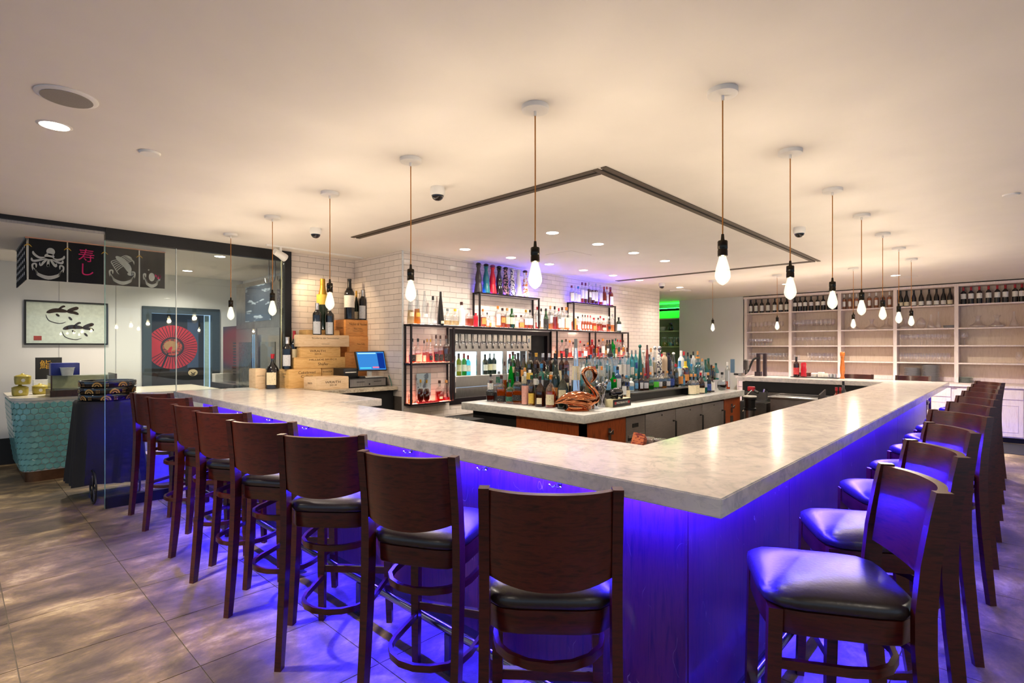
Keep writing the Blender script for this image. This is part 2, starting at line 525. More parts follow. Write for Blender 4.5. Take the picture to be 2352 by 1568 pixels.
tile_face(wa, 'x', 6.3, 2.778, XSIDE - .003, 1.0, CEIL, 2.90, m_tile)
tc = B(XSIDE - .004, XSIDE + .010, YW - .006, YW + .010, .66, CEIL - .001).build('trim_1', M('white_corner_trim', 'd9dde2', .3))
tag(tc, 'thin white metal trim on the outer corner of the tiled wall', 'trim', kind='structure')

# sushi room behind the glass
wsb = struct('wall_sushi', B(-5.5, 1.98, 9.6, 9.75, 0, CEIL).box(3.06, 3.42, 9.6, 9.75, 0, CEIL).box(1.98, 3.06, 9.6, 9.75, 2.16, CEIL), m_wwall, 'white panelled wall at the back of the sushi room', smooth=0)
for x in (1.02, 1.66):
    B(x - .003, x + .003, 9.594, 9.6, .15, CEIL).build('panel_joint', M('grey_joint', 'a9abac', .6), wsb, 0)
bbs = B(-5.5, 1.98, 9.575, 9.6, 0, .34).build('baseboard_sushi', M('black_base', '15171a', .5))
tag(bbs, 'tall black base at the foot of the sushi room wall', 'baseboard', kind='structure')
wsr = struct('wall_sushi_right', B(3.43, 3.6, 6.43, 9.75, 0, CEIL), M('pale_grout', 'c4c6c6', .8), 'white large-tile wall behind the steel refrigerator', smooth=0)
tile_face(wsr, 'y', 3.425, 6.44, 9.58, 1.3, CEIL, 6.6, m_tilew, tw=.405, th=.20, zline=2.60)
# wall at the far right
wr = struct('wall_right', B(12.52, 12.65, -6.0, 4.36, 0, CEIL), m_wwall, 'wall behind the tall shelving', smooth=0)
ww = struct('wall_right_white', B(XS + .02, 12.65, 4.42, 5.93, 0, CEIL), m_wwall, 'plain white wall between the green corner and the shelving', smooth=0)
wc = struct('wall_corridor', B(9.66, 9.8, YW + .31, 9.0, 0, CEIL).box(9.8, 13.6, 8.2, 8.35, 0, CEIL).box(13.45, 13.6, 5.95, 8.2, 0, CEIL), m_wwall, 'dim corridor walls behind the tiled wall', smooth=0)

# ---- glass wall with black frame
gf = thing('glass_partition', 'glass partition in a black steel frame between bar and sushi room', 'partition', (1.9, YG, 0))
B(1.0, 2.776, YG - .035, YG + .035, 2.545, CEIL - .001).build('top_beam', m_black, gf)
B(-5.4, 1.0, YG - .03, YG + .03, 2.625, CEIL - .001).build('slide_track', m_black, gf)
B(-5.4, 1.0, YG - .012, YG - .002, 2.600, 2.624).build('track_lip', m_steelx, gf)
B(2.70, 2.776, YG - .035, YG + .02, 0, 2.545).build('post', m_black, gf)
B(2.66, 2.672, YG - .02, YG - .008, 1.075, 2.545).build('steel_strip', M('strip_steel', 'd0cfa8', .3, .8), gf)
B(1.0, 1.592, YG - .03, YG + .03, 0, .10).build('bottom_rail', m_black, gf)
B(1.003, 1.588, YG - .006, YG + .006, .10, 2.545).build('pane', m_pane, gf, 0)
B(1.594, 2.698, YG - .006, YG + .006, 1.072, 2.545).build('pane', m_pane, gf, 0)
B(.998, 1.003, YG - .007, YG + .007, .0, 2.545).build('glass_edge', m_panee, gf, 0)
B(1.588, 1.594, YG - .008, YG + .008, 1.072, 2.545).build('joint', M('grey_silicone', 'b9c4c4', .3), gf, 0)

# ---- linear slot diffusers in the ceiling
m_slot = M('bronze_slot', '5c5145', .6, .3)
def slot(x0, x1, y0, y1, lab):
    t = thing('linear_slot_diffuser', lab, 'air diffuser', ((x0 + x1) / 2, (y0 + y1) / 2, CEIL - .008), 0, 'slot diffusers framing the bar ceiling')
    lx = x1 - x0 > y1 - y0
    a = .040
    if lx:
        B(x0, x1, y0, y0 + a, CEIL - .007, CEIL - .0005).build('flange', m_slot, t, 0)
        B(x0, x1, y1 - a, y1, CEIL - .007, CEIL - .0005).build('flange', m_slot, t, 0)
        B(x0 + a, x1 - a, y0 + a, y1 - a, CEIL - .002, CEIL - .0005).build('slot', m_dark, t, 0)
    else:
        B(x0, x0 + a, y0, y1, CEIL - .007, CEIL - .0005).build('flange', m_slot, t, 0)
        B(x1 - a, x1, y0, y1, CEIL - .007, CEIL - .0005).build('flange', m_slot, t, 0)
        B(x0 + a, x1 - a, y0, y1, CEIL - .002, CEIL - .0005).build('slot', m_dark, t, 0)
slot(2.82, 7.85, 1.864, 1.966, 'long dark ceiling slot diffuser over the near aisle, running to the right')
slot(2.82, 2.922, 1.97, 4.96, 'dark ceiling slot diffuser running from the corner towards the wine crates')
slot(7.75, 7.85, 1.97, 4.94, 'far thin dark ceiling slot diffuser seen almost edge on')

# ---- downlights in the ceiling; the unseen dining side ones are added for light
dl_me = None
def downlight(x, y, lab, grp='recessed ceiling downlights', e=DOWN_E):
    t = thing('downlight', lab, 'ceiling light', (x, y, CEIL), 0, grp)
    MB().lathe([(.062, -.004), (.072, -.001), (.075, 0), (.062, 0)], 20, (x, y, CEIL - .0005)).build('trim_ring', m_white, t)
    MB().lathe([(0, 0), (.06, 0), (.06, .001)], 20, (x, y, CEIL - .0045)).build('lens', m_down, t)
    ld = bpy.data.lights.new('downlight_lamp', 'SPOT')
    ld.energy = e; ld.color = (1, .88, .74); ld.spot_size = R(150); ld.spot_blend = 1; ld.shadow_soft_size = .06
    lo = bpy.data.objects.new('downlight_lamp', ld); col.objects.link(lo)
    lo.parent = t; lo.location = (0, 0, -.02)
DL = [(4.08, 4.62), (4.86, 4.63), (5.60, 4.615), (6.38, 4.61), (7.16, 4.605), (7.97, 4.605), (9.45, 4.605), (4.09, 3.33), (4.88, 3.33), (5.63, 3.33), (6.43, 3.34)]
for i, (x, y) in enumerate(DL):
    downlight(x, y, 'round recessed downlight, %s %s' % (ORD[i] if i < 7 else ORD[i - 7], 'from the left in the row nearest the tiled wall' if i < 7 else 'from the left in the row over the bottle island'))
downlight(10.22, 1.38, 'recessed downlight before the shelving, behind the pendant bulbs', e=DOWN_E * 7)
downlight(10.27, 2.99, 'recessed downlight before the left part of the shelving', e=DOWN_E * 7)
downlight(.362, 3.573, 'bright recessed downlight beside the round ceiling speaker', e=DOWN_E * 4)
for i, (x, y) in enumerate([(-1.6, .6), (-1.6, 3.4), (.6, -1.8), (3.4, -1.6), (6.4, -1.6), (9.4, -1.6), (-1.2, -2.2), (-1.6, 6)]):  # unseen lamps added behind the camera to brighten the room
    downlight(x, y, 'added unseen downlight over the dining side of the room', 'added dining side downlights', DOWN_E * 1.5)
for i, (x, y) in enumerate([(1.2, 8.6), (2.4, 8.9), (2.3, 7.2)]):
    downlight(x, y, 'recessed downlight in the sushi room ceiling', 'sushi room downlights', DOWN_E * 1.7)
# ------------------------------------------------------------------ the bar
BZ, BT = 1.07, .062
pts = [(1.60, .645), (9.11, .645), (9.11, 3.18), (8.48, 3.18), (8.48, 1.27), (2.23, 1.27), (2.23, 4.12), (2.65, 4.12), (2.65, 6.42), (1.60, 6.42)]
bm = bmesh.new()
vs_ = [bm.verts.new((x, y, BZ - BT)) for x, y in pts]
fc = bm.faces.new(vs_)
ex = bmesh.ops.extrude_face_region(bm, geom=[fc])
bmesh.ops.translate(bm, verts=[g for g in ex['geom'] if isinstance(g, bmesh.types.BMVert)], vec=(0, 0, BT))
bmesh.ops.recalc_face_normals(bm, faces=bm.faces[:])
bmesh.ops.bevel(bm, geom=bm.edges[:], offset=.004, segments=2, affect='EDGES')
mb = MB(); mb.frombm(bm)
tag(mb.build('marble_countertop', m_marble, None, 30), 'thick pale veined marble bar top running around three sides', 'countertop')

bb = thing('bar_counter', 'dark scratched wood bar front lit blue from under the marble top', 'bar', (1.82, .864, 0))
FX, FY = 1.82, .864        # outer faces
zt = BZ - BT - .001
core = MB().box(FX + .02, 2.12, FY + .02, 6.22, .0, zt).box(2.12, 8.98, FY + .02, 1.14, 0, zt).box(8.60, 8.98, 1.14, 3.1, 0, zt).box(2.12, 2.6, 4.2, 6.22, 0, zt)
core.build('carcass', M('dark_carcass', '2a1518', .5), bb, 0)
ys = [FY] + [1.962 + 1.085 * k for k in range(4)] + [6.21]
for a, b in zip(ys, ys[1:]):
    B(FX, FX + .019, a + .0015, b - .0015, .10, zt - .001).build('panel', m_panel, bb, 0)
xs = [FX + .02] + [3.02 + 1.167 * k for k in range(5)] + [8.85]
for a, b in zip(xs, xs[1:]):
    B(a + .0015, b - .0015, FY, FY + .019, .10, zt - .001).build('panel', m_panel, bb, 0)
B(FX + .03, FX + .045, FY + .03, 6.2, 0, .10).build('kick_board', m_dark, bb, 0)
B(FX + .05, 8.8, FY + .03, FY + .045, 0, .10).build('kick_board', m_dark, bb, 0)
# blue LED strips under the overhang, beside the fronts
B(FX - .050, FX - .030, FY - .03, 6.2, zt - .003, zt - .001).build('led_strip', m_led, bb, 0)
B(FX - .02, 8.9, FY - .050, FY - .030, zt - .003, zt - .001).build('led_strip', m_led, bb, 0)
B(8.985, 9.0, 1.0, 3.0, zt - .003, zt - .001).build('led_strip', m_led, bb, 0)
# bag hooks under the top
hk = MB()
hk.tube([(0, 0, .018), (-.022, 0, .012), (-.034, .012, 0), (-.034, .03, .004)], .0035, 6).tube([(0, 0, .018), (-.022, 0, .012), (-.034, -.012, 0), (-.034, -.03, .004)], .0035, 6)
hk.box(-.004, 0, -.012, .012, .006, .03).sphere((-.034, .03, .006), .006, n=8, m=5).sphere((-.034, -.03, .006), .006, n=8, m=5)
hk_me = hk.mesh('bag_hook')
for y in [1.44, 1.62 + .28, 2.52, 3.18, 3.8, 4.45, 5.1]:
    o = link('bag_hook', hk_me, m_chrome, bb, loc=(FX, y, .925)); o.matrix_parent_inverse = wm(bb).inverted()
for x in [2.5, 3.3, 4.5, 5.6, 6.7]:
    o = link('bag_hook', hk_me, m_chrome, bb, loc=(x, FY, .925), rot=(0, 0, R(90))); o.matrix_parent_inverse = wm(bb).inverted()
# foot rail
fr_ = thing('foot_rail', 'long steel foot rail on short posts along the foot of the bar', 'foot rail', (1.625, .775, 0))
rl = [(1.625, 6.15, .19), (1.625, .98, .19), (1.635, .87, .19), (1.67, .80, .19), (1.75, .775, .19), (1.9, .775, .19), (8.85, .775, .19)]
MB().tube(rl, .022, 10).build('rail', M('steel_rail', '9c9aa4', .2, 1.0, var=.05), fr_)
for p_ in [(1.625, y) for y in (1.2, 1.95, 2.75, 3.55, 4.35, 5.15, 5.95)] + [(x, .775) for x in (2.4, 3.2, 4.0, 4.8, 5.6, 6.4, 7.2, 8.0)]:
    MB().box(p_[0] - .018, p_[0] + .018, p_[1] - .018, p_[1] + .018, .006, .172).box(p_[0] - .035, p_[0] + .035, p_[1] - .05, p_[1] + .05, 0, .008).build('rail_post', M('steel_post', '77757f', .3, 1.0) if 'steel_post' not in bpy.data.materials else bpy.data.materials['steel_post'], fr_)

# ------------------------------------------------------------------ bar stools
def make_stool():
    t = thing('bar_stool', 'x', 'bar stool', (0, 0, 0), 0, 'bar stools')
    # cushion: domed, wider in front
    def outline(s, k):
        out_ = []
        n = 28
        for i in range(n):
            a = 2 * PI * i / n
            m = superm(a, 5.5)
            y = .215 * m * math.sin(a) * s
            x = (.208 + .10 * (y + .0) * .25) * m * math.cos(a) * s
            out_.append((x, y + .005, k))
        return out_
    prof = [(.93, .728), (1.0, .738), (1.015, .752), (1.0, .768), (.94, .780), (.8, .790), (.55, .797), (.25, .800)]
    v = []; f = []
    for s, z in prof: v += outline(s, z)
    n = 28
    for r_ in range(len(prof) - 1):
        for i in range(n):
            j = (i + 1) % n
            f.append((r_ * n + i, r_ * n + j, (r_ + 1) * n + j, (r_ + 1) * n + i))
    f.append(tuple(range(n))[::-1]); v.append((0, .005, .8005)); c_ = len(v) - 1
    b0 = (len(prof) - 1) * n
    for i in range(n): f.append((b0 + i, b0 + (i + 1) % n, c_))
    MB().add(v, f).build('seat', m_vinyl, t, 60)
    # seat frame
    v = []; f = []
    for s, z in ((.95, .655), (.965, .66), (.965, .728), (.90, .729)): v += outline(s, z)
    for r_ in range(3):
        for i in range(n):
            j = (i + 1) % n
            f.append((r_ * n + i, r_ * n + j, (r_ + 1) * n + j, (r_ + 1) * n + i))
    f.append(tuple(range(n))[::-1]); f.append(tuple(range(3 * n, 4 * n)))
    MB().add(v, f).build('seat_frame', m_stool, t)
    for sx in (-1, 1):
        # rear leg runs up into the back post
        prof = [(-.262, 0, .75), (-.238, .2, .92), (-.215, .45, 1.02), (-.203, .66, 1.1), (-.203, .76, 1.1), (-.214, .90, 1.0), (-.236, 1.04, .92), (-.25, 1.115, .85)]
        v = []; f = []
        for y, z, k in prof:
            x = sx * (.196 + .010 * (1 - z / 1.115) * .6)
            w_, d_ = .0155, .025 * k
            v += [(x - w_, y - d_, z), (x + w_, y - d_, z), (x + w_, y + d_, z), (x - w_, y + d_, z)]
        for r_ in range(len(prof) - 1):
            for i in range(4):
                j = (i + 1) % 4
                f.append((r_ * 4 + i, r_ * 4 + j, r_ * 4 + 4 + j, r_ * 4 + 4 + i))
        f.append((3, 2, 1, 0)); f.append(tuple(range(len(v) - 4, len(v))))
        MB().add(v, f).build('leg', m_stool, t, 30)
        MB().tube([(sx * .193, .205, 0), (sx * .188, .195, .30), (sx * .183, .185, .73)], [.80, 1, 1.06], sx=(.019, .019)).build('leg', m_stool, t, 30)
    # curved back panel
    v = []; f = []; nu, nv = 16, 5
    for side in (0, 1):
        for i in range(nu + 1):
            u = -1 + 2 * i / nu
            bulge = .058 * (1 - abs(u) ** 2.4)
            for j in range(nv + 1):
                q = j / nv
                zb = .845 - .028 * (1 - u * u)
                z = zb + (1.110 - zb) * q
                yb = -.218 - .034 * ((z - .85) / .265) - bulge
                v.append((u * .186, yb + (.0 if side == 0 else .015) - .012 * (1 if side == 0 else 0) + .004, z))
    S = (nu + 1) * (nv + 1)
    def id_(s, i, j): return s * S + i * (nv + 1) + j
    for i in range(nu):
        for j in range(nv):
            f.append((id_(0, i, j), id_(0, i + 1, j), id_(0, i + 1, j + 1), id_(0, i, j + 1)))
            f.append((id_(1, i, j), id_(1, i, j + 1), id_(1, i + 1, j + 1), id_(1, i + 1, j)))
    for i in range(nu):
        for j in (0, nv):
            f.append((id_(0, i, j), id_(1, i, j), id_(1, i + 1, j), id_(0, i + 1, j)))
    for i in (0, nu):
        for j in range(nv):
            f.append((id_(0, i, j), id_(0, i, j + 1), id_(1, i, j + 1), id_(1, i, j)))
    MB().add(v, f).build('backrest', m_stoolp, t, 50)
    # two bentwood hoops and the footrest bar
    for z, fr in ((.555, .185), (.248, .20)):
        P = [(-.182, fr, z), (-.180, .06, z)]
        for k in range(9):
            a = PI + PI * k / 8
            P.append((.178 * math.cos(a), -.03 + .165 * math.sin(a), z))
        P += [(.180, .06, z), (.182, fr, z)]
        MB().tube(P, 1, sx=(.008, .014)).build('bent_stretcher', m_stool, t, 30)
    MB().box(-.185, .185, .185, .205, .275, .312).build('foot_bar', m_stool, t)
    MB().box(-.180, .180, .184, .207, .312, .3155).build('foot_plate', m_chrome, t)
    return t
stool0 = make_stool()
used = [False]
def put_stool(x, y, ang, lab, grp):
    o = stool0 if not used[0] else copy_tree(stool0)
    used[0] = True
    o.location = (x, y, 0); o.rotation_euler = (0, 0, ang)
    tag(o, lab, 'bar stool', grp)
    return o
# left row: top corners of the backs in the photograph (left, right), backs 1.112 m high
LEFT = [((304, 902), (368, 905)), ((337, 912), (415, 915)), ((390, 928), (500, 934)), ((449, 944), (568, 948)), ((521, 965), (680, 970)), ((642, 998), (838, 1000)), ((823, 1035), (1054, 1050)), ((1098, 1120), (1433, 1124))]
def from_back(a, b):
    """seat position and heading from the two top corners of a back (a left, b right as the sitter's back is seen)"""
    m_ = (a + b) / 2; d = (b - a)
    return m_, math.atan2(d.y, d.x)
for i, (l, r) in enumerate(LEFT):
    a = onZ(*l, 1.112); b = onZ(*r, 1.112)
    m_, an = from_back(a, b)
    if i < 2: an = R(-56)
    if i < 2:
        m_ = Vector((a.x + .2 * math.cos(an), a.y + .2 * math.sin(an), 0))
    # stool local +y is the way it faces, its back is .25 behind the seat centre
    fx, fy = -math.sin(an), math.cos(an)
    put_stool(m_.x + .25 * fx, m_.y + .25 * fy, an,
              ['bar stool farthest left, against the glass partition', 'second bar stool from the glass partition in the left row', 'third bar stool from the glass partition in the left row',
               'fourth bar stool from the glass partition in the left row', 'fifth bar stool from the glass partition in the left row', 'sixth bar stool from the glass partition, third nearest the bar corner',
               'second nearest bar stool left of the bar corner, brown seat showing', 'largest bar stool seen from behind, left of the bar corner'][i], 'bar stools along the left side')
NEAR = [1.93, 2.61, 3.38, 4.23, 4.94, 5.65, 6.36, 7.05, 7.74, 8.45]
ANG = [28, 30, 31, 46, 38, 37, 37, 36, 36, 36]
YN = [.145, .14, .139, .11, .113, .11, .11, .11, .11, .11]
for i, (x, an, y) in enumerate(zip(NEAR, ANG, YN)):
    an = R(an)
    mx_, my_ = x + .2115 * math.cos(an), y + .2115 * math.sin(an)
    fx, fy = -math.sin(an), math.cos(an)
    put_stool(mx_ + .25 * fx, my_ + .25 * fy, an,
              ['nearest bar stool at bottom right, wide vinyl seat turned to the camera'][0] if i == 0 else '%s bar stool from the camera in the right row' % ORD[i], 'bar stools along the right side')
for i, (p0, p1, yy) in enumerate([(1835, 1900, 857), (1934, 2006, 858), (2058, 2138, 863)]):
    a = onX(p0, yy, 9.72); b = onX(p1, yy, 9.72)
    put_stool(9.47, (a.y + b.y) / 2, R(90), 'bar stool behind the far counter, %s' % ['beside the condiment tray', 'beside the orange pepper mill', 'in front of the two tall plate stacks'][i], 'bar stools behind the far counter')

# ------------------------------------------------------------------ pendants
def make_pendant():
    t = thing('pendant_lamp', 'x', 'pendant lamp', (0, 0, 0), 0, 'pendant bulbs over the bar')
    MB().lathe([(0, -.024), (.055, -.024), (.0635, -.021), (.0645, -.018), (.0645, 0), (0, 0)], 32, (0, 0, CEIL - .0005)).build('canopy', m_white, t)
    MB().lathe([(0, -.046), (.007, -.046), (.0075, -.024)], 12, (0, 0, CEIL)).build('cord_grip', m_white, t)
    MB().tube([(0, 0, 2.02), (.001, 0, 2.3), (0, 0, CEIL - .045)], .003, 8).build('cord', m_cord, t)
    MB().lathe([(0, 2.028), (.006, 2.028), (.008, 2.005), (.010, 2.0), (.019, 1.999), (.0215, 1.995), (.0215, 1.965), (.0205, 1.963), (.0205, 1.957), (.0215, 1.955), (.0215, 1.932), (.018, 1.93), (0, 1.93)], 20).build('socket', m_socket, t)
    MB().lathe([(.0145, 1.931), (.016, 1.922), (.021, 1.905), (.027, 1.882), (.0318, 1.858), (.033, 1.846), (.031, 1.834), (.023, 1.818), (.012, 1.808), (.004, 1.8035), (0, 1.802)], 24).build('bulb', m_bulb, t, 80)
    fl = MB()
    for k in range(6):
        a = 2 * PI * k / 6
        fl.tube([(.012 * math.cos(a), .012 * math.sin(a), 1.905), (.017 * math.cos(a), .017 * math.sin(a), 1.84)], .0026, 5)
    fl.tube([(0, 0, 1.93), (0, 0, 1.84)], .002, 5)
    fl.build('filament', m_fil, t)
    return t
pend0 = make_pendant()
PR = [(2.345, .942), (3.334, .948), (4.35, .958), (5.36, .962), (6.386, .967), (7.42, .972), (8.44, .975)]
PLF = [(1.893, 1.646), (1.903, 2.647), (1.908, 3.652), (1.915, 4.682), (1.921, 5.70)]
PF = [(8.86, 1.69), (8.87, 2.71), (8.88, 3.735)]
allp = [(p, '%s pendant bulb from the camera over the right side of the bar' % ORD[i]) for i, p in enumerate(PR)] + \
       [(p, '%s pendant bulb from the camera over the left side of the bar' % ORD[i]) for i, p in enumerate(PLF)] + \
       [(p, '%s small far pendant bulb from the right, over the far counter' % ORD[i]) for i, p in enumerate(PF)]
for i, (p, lab) in enumerate(allp):
    o = pend0 if i == 0 else copy_tree(pend0)
    o.location = (p[0], p[1], 0)
    tag(o, lab, 'pendant lamp', 'pendant bulbs over the bar')
    ld = bpy.data.lights.new('bulb_lamp', 'POINT')
    ld.energy = BULB_W; ld.color = (1, .82, .60); ld.shadow_soft_size = .02
    lo = bpy.data.objects.new('bulb_lamp', ld); col.objects.link(lo)
    lo.parent = o; lo.location = (0, 0, 1.865)
# ------------------------------------------------------------------ bottle kit (unit height, unit radius; scaled on the object)
PROF = {
 'bordeaux': [(0, .02), (.7, 0), (.95, 0), (1, .02), (1, .63), (.93, .69), (.6, .745), (.40, .78), (.36, .82), (.34, .955), (.40, .957), (.40, .99), (.34, 1), (0, 1)],
 'burgundy': [(0, .02), (.95, 0), (1, .02), (1, .46), (.93, .54), (.72, .64), (.48, .73), (.37, .80), (.33, .95), (.38, .957), (.38, .99), (.3, 1), (0, 1)],
 'spirit': [(0, .01), (.93, 0), (1, .02), (1, .60), (.96, .66), (.72, .72), (.44, .755), (.38, .78), (.36, .97), (.36, 1), (0, 1)],
 'tall': [(0, .01), (.95, 0), (1, .02), (1, .70), (.9, .755), (.5, .80), (.38, .83), (.36, 1), (0, 1)],
 'square': [(0, .01), (.94, 0), (1, .02), (1, .60), (.92, .66), (.5, .71), (.34, .735), (.32, 1), (0, 1)],
 'squat': [(0, .01), (.93, 0), (1, .03), (1, .50), (.95, .58), (.70, .66), (.34, .70), (.30, .73), (.28, 1), (0, 1)],
 'round': [(0, .01), (.55, 0), (.75, .02), (.95, .15), (1, .3), (.95, .45), (.75, .58), (.35, .66), (.24, .70), (.22, 1), (0, 1)],
 'cone': [(0, .01), (.95, 0), (1, .02), (.97, .12), (.72, .45), (.45, .74), (.30, .88), (.26, 1), (0, 1)],
 'bell': [(0, 0), (.97, 0), (1, .02), (.93, .12), (.78, .27), (.66, .325), (.70, .37), (.76, .43), (.74, .50), (.62, .60), (.44, .72), (.38, .78), (.46, .85), (.60, .90), (0, .905)],
 'crock': [(0, 0), (.95, 0), (1, .02), (1, .72), (.9, .80), (.5, .86), (.42, .90), (.55, .96), (.55, 1), (0, 1)],
 'jug': [(0, .02), (.95, 0), (1, .02), (1, .40), (.96, .50), (.80, .60), (.5, .70), (.26, .76), (.22, .80), (.22, .97), (.26, .97), (.26, 1), (0, 1)],
 'champ': [(0, .02), (.95, 0), (1, .02), (1, .42), (.92, .52), (.66, .68), (.42, .82), (.34, .92), (.38, .935), (.36, 1), (0, 1)],
}
SHAPE = {'square': (5, 1, .8), 'squat': (4, 1, .62), 'round': (0, 1, .45)}
_bm = {}
def bmesh_of(kind, typ, a=0, b=0, arc=70):
    key = (kind, typ, a, b, arc)
    if key in _bm: return _bm[key]
    p, ax, ay = SHAPE.get(typ, (0, 1, 1))
    prof = PROF[typ]
    def rad(z):
        for (r0, z0), (r1, z1) in zip(prof[1:], prof[2:]):
            if z0 <= z <= z1 and z1 > z0: return r0 + (r1 - r0) * (z - z0) / (z1 - z0)
        return prof[-2][0]
    m = MB()
    if kind == 'body': m.lathe(prof, 16, p=p, ax=ax, ay=ay)
    elif kind == 'liquid':
        pr = [(0, .025)] + [(r * .93, max(z, .025)) for r, z in prof if 0 < z < b and r > 0] + [(rad(b) * .93, b), (0, b)]
        pr[1] = (prof[2][0] * .9, .025)
        m.lathe(pr, 12, p=p, ax=ax, ay=ay)
    elif kind == 'cap':
        ks = [a + (.995 - a) * k / 5 for k in range(6)]
        m.lathe([(rad(k) * 1.10 + .012, k) for k in ks] + [(rad(.99) * 1.10 + .01, b - .004), (rad(.99), b), (0, b)], 12)
    elif kind == 'ball':
        m.sphere((0, 0, a + (b - a) * .5), .62, .62, (b - a) * .55, 12, 6)
    elif kind == 'label':
        n = 8; v = []; f = []
        for i in range(n + 1):
            t = -PI / 2 + R(arc) * (-1 + 2 * i / n)
            mm = superm(t, p)
            for z in (a, b):
                r = max(rad(a), rad(b)) * 1.02 * mm if typ not in ('cone', 'bell') else rad(z) * 1.03 * mm
                v.append((ax * r * math.cos(t), ay * r * math.sin(t), z))
        for i in range(n): f.append((2 * i, 2 * i + 2, 2 * i + 3, 2 * i + 1))
        m.add(v, f)
    me = m.mesh(kind if kind != 'body' else 'bottle', 45)
    _bm[key] = me
    return me
GL = {'clear': GLASS('clear_bottle_glass', 'eef2f2', .10, .03, edge=.8), 'green': GLASS('green_glass', '2f9a4a', .10, .03), 'dkgreen': M('dark_green_glass', '14241a', .08, spec=.8, var=.05), 'brown': M('brown_glass', '2a140a', .08, spec=.8, var=.05),
      'black': M('black_glass', '101014', .08, spec=.8, var=.02), 'aqua': GLASS('aqua_glass', '7ccbd0', .10, .03), 'blue': GLASS('sky_blue_glass', '3fa6d8', .10, .03), 'frost': M('frosted_glass', 'd9dcda', .35, var=.03),
      'teal': M('teal_glass', '0f5a52', .1, spec=.8, var=.05), 'amber': GLASS('amber_glass', 'b0601c', .1, .03), 'vgreen': LIQ('vivid_green_glass', '0fae3a', .5), 'olive': GLASS('olive_glass', '97972a', .1, .03),
      'white': M('white_ceramic', 'e6e2da', .25, var=.03), 'cream': M('cream_ceramic', 'd9bfa0', .4), 'charcoal': M('charcoal_ceramic', '3a3038', .45), 'tealc': M('teal_ceramic', '0b6f78', .4), 'redc': M('red_ceramic', 'd3122e', .4),
      'patt': PRINT('blue_patterned_ceramic', 'e6e2dc', '1f2350', 45, .42, (1, 1, 1)), 'patk': PRINT('black_patterned_ceramic', '15131a', 'c08a92', 45, .42, (1, 1, 1)), 'pato': PRINT('flower_patterned_ceramic', 'e8e2da', 'd07a28', 30, .46, (1, 1, 1)),
      'navy': M('navy_crock', '171528', .25), 'silver': m_chrome, 'redbrown': M('red_brown_glass', '7a1a10', .1, spec=.8)}
LQ = {'amber': LIQ('amber_whiskey', 'd06a12'), 'gold': LIQ('golden_spirit', 'e8a838', .45), 'red': LIQ('red_spirit', 'c81c10', .6), 'dark': LIQ('dark_cognac', '6a1c0a', .75), 'pale': LIQ('pale_spirit', 'e8d8b8', .25), 'grn': LIQ('green_liqueur', '38a848', .5),
      'orange': LIQ('orange_liqueur', 'e8741a', .55), 'rose': LIQ('rose_wine', 'ec8a3a', .75), 'blk': LIQ('black_liqueur', '1a0a08', .95)}
def cm(n, c, **k): return M('cap_' + n, c, .35, **k)
CP = {'black': cm('black', '151517'), 'red': cm('red', 'b01828'), 'gold': cm('gold', 'c79a3c', metal=.8), 'silver': cm('silver', 'c8c8cc', metal=.9), 'cork': cm('cork', 'c98d4e'), 'white': cm('white', 'e6e4de'), 'green': cm('green', '11482c'),
      'blue': cm('blue', '2a7fb8'), 'brown': cm('brown', '3c1c14'), 'orange': cm('orange', 'd8802a'), 'yellow': cm('yellow', 'd8b828'), 'purple': cm('purple', '7a2a60'), 'teal': cm('teal', '12564c'), 'grey': cm('grey', '7f8488')}
LB = {'white': PRINT('white_label', 'e9e6e0', '8a8680'), 'cream': PRINT('cream_label', 'e4d8b6', '7a6a40'), 'black': PRINT('black_label', '131316', 'b8b0a0'), 'pink': PRINT('pink_label', 'dba296', '8a4a48'), 'green': PRINT('green_label', '0e5a4a', 'd8d0a0'),
      'yellow': PRINT('yellow_label', 'd9b54a', '7a5a18'), 'blue': PRINT('blue_label', '5f9fd0', 'f0f0f0'), 'orange': PRINT('orange_label', 'd8924a', '8a3a18'), 'red': PRINT('red_label', 'b82430', 'f0d8c0'), 'lime': PRINT('lime_label', '4fc42e', '2a7a18'),
      'silver': PRINT('silver_label', 'c9ccd2', '6a6e78'), 'navy': PRINT('navy_label', '1c3d8c', 'd0d8f0')}
def bottle(loc, h, r, typ='spirit', glass='clear', liq=None, fill=.55, cap='black', lab=None, face=0.0, label='', group=None, name='liquor_bottle', cat='bottle', captop=.12, capkind='cap'):
    """lab = (colour, z0, z1, arc). The glass body is the thing; cap, label and liquid are its parts"""
    o = link(name, bmesh_of('body', typ), GL[glass], None, loc, (0, 0, face), (r, r, h))
    tag(o, label, cat, group)
    if liq: link('liquid', bmesh_of('liquid', typ, 0, round(fill, 2)), LQ[liq], o)
    if cap:
        if capkind == 'ball': link('stopper', bmesh_of('ball', typ, .90, 1.0), CP[cap], o)
        else: link('cap', bmesh_of('cap', typ, round(1 - captop, 2), 1.015), CP[cap], o)
    if lab: link('paper_label', bmesh_of('label', typ, lab[1], lab[2], lab[3] if len(lab) > 3 else 65), LB[lab[0]], o)
    return o
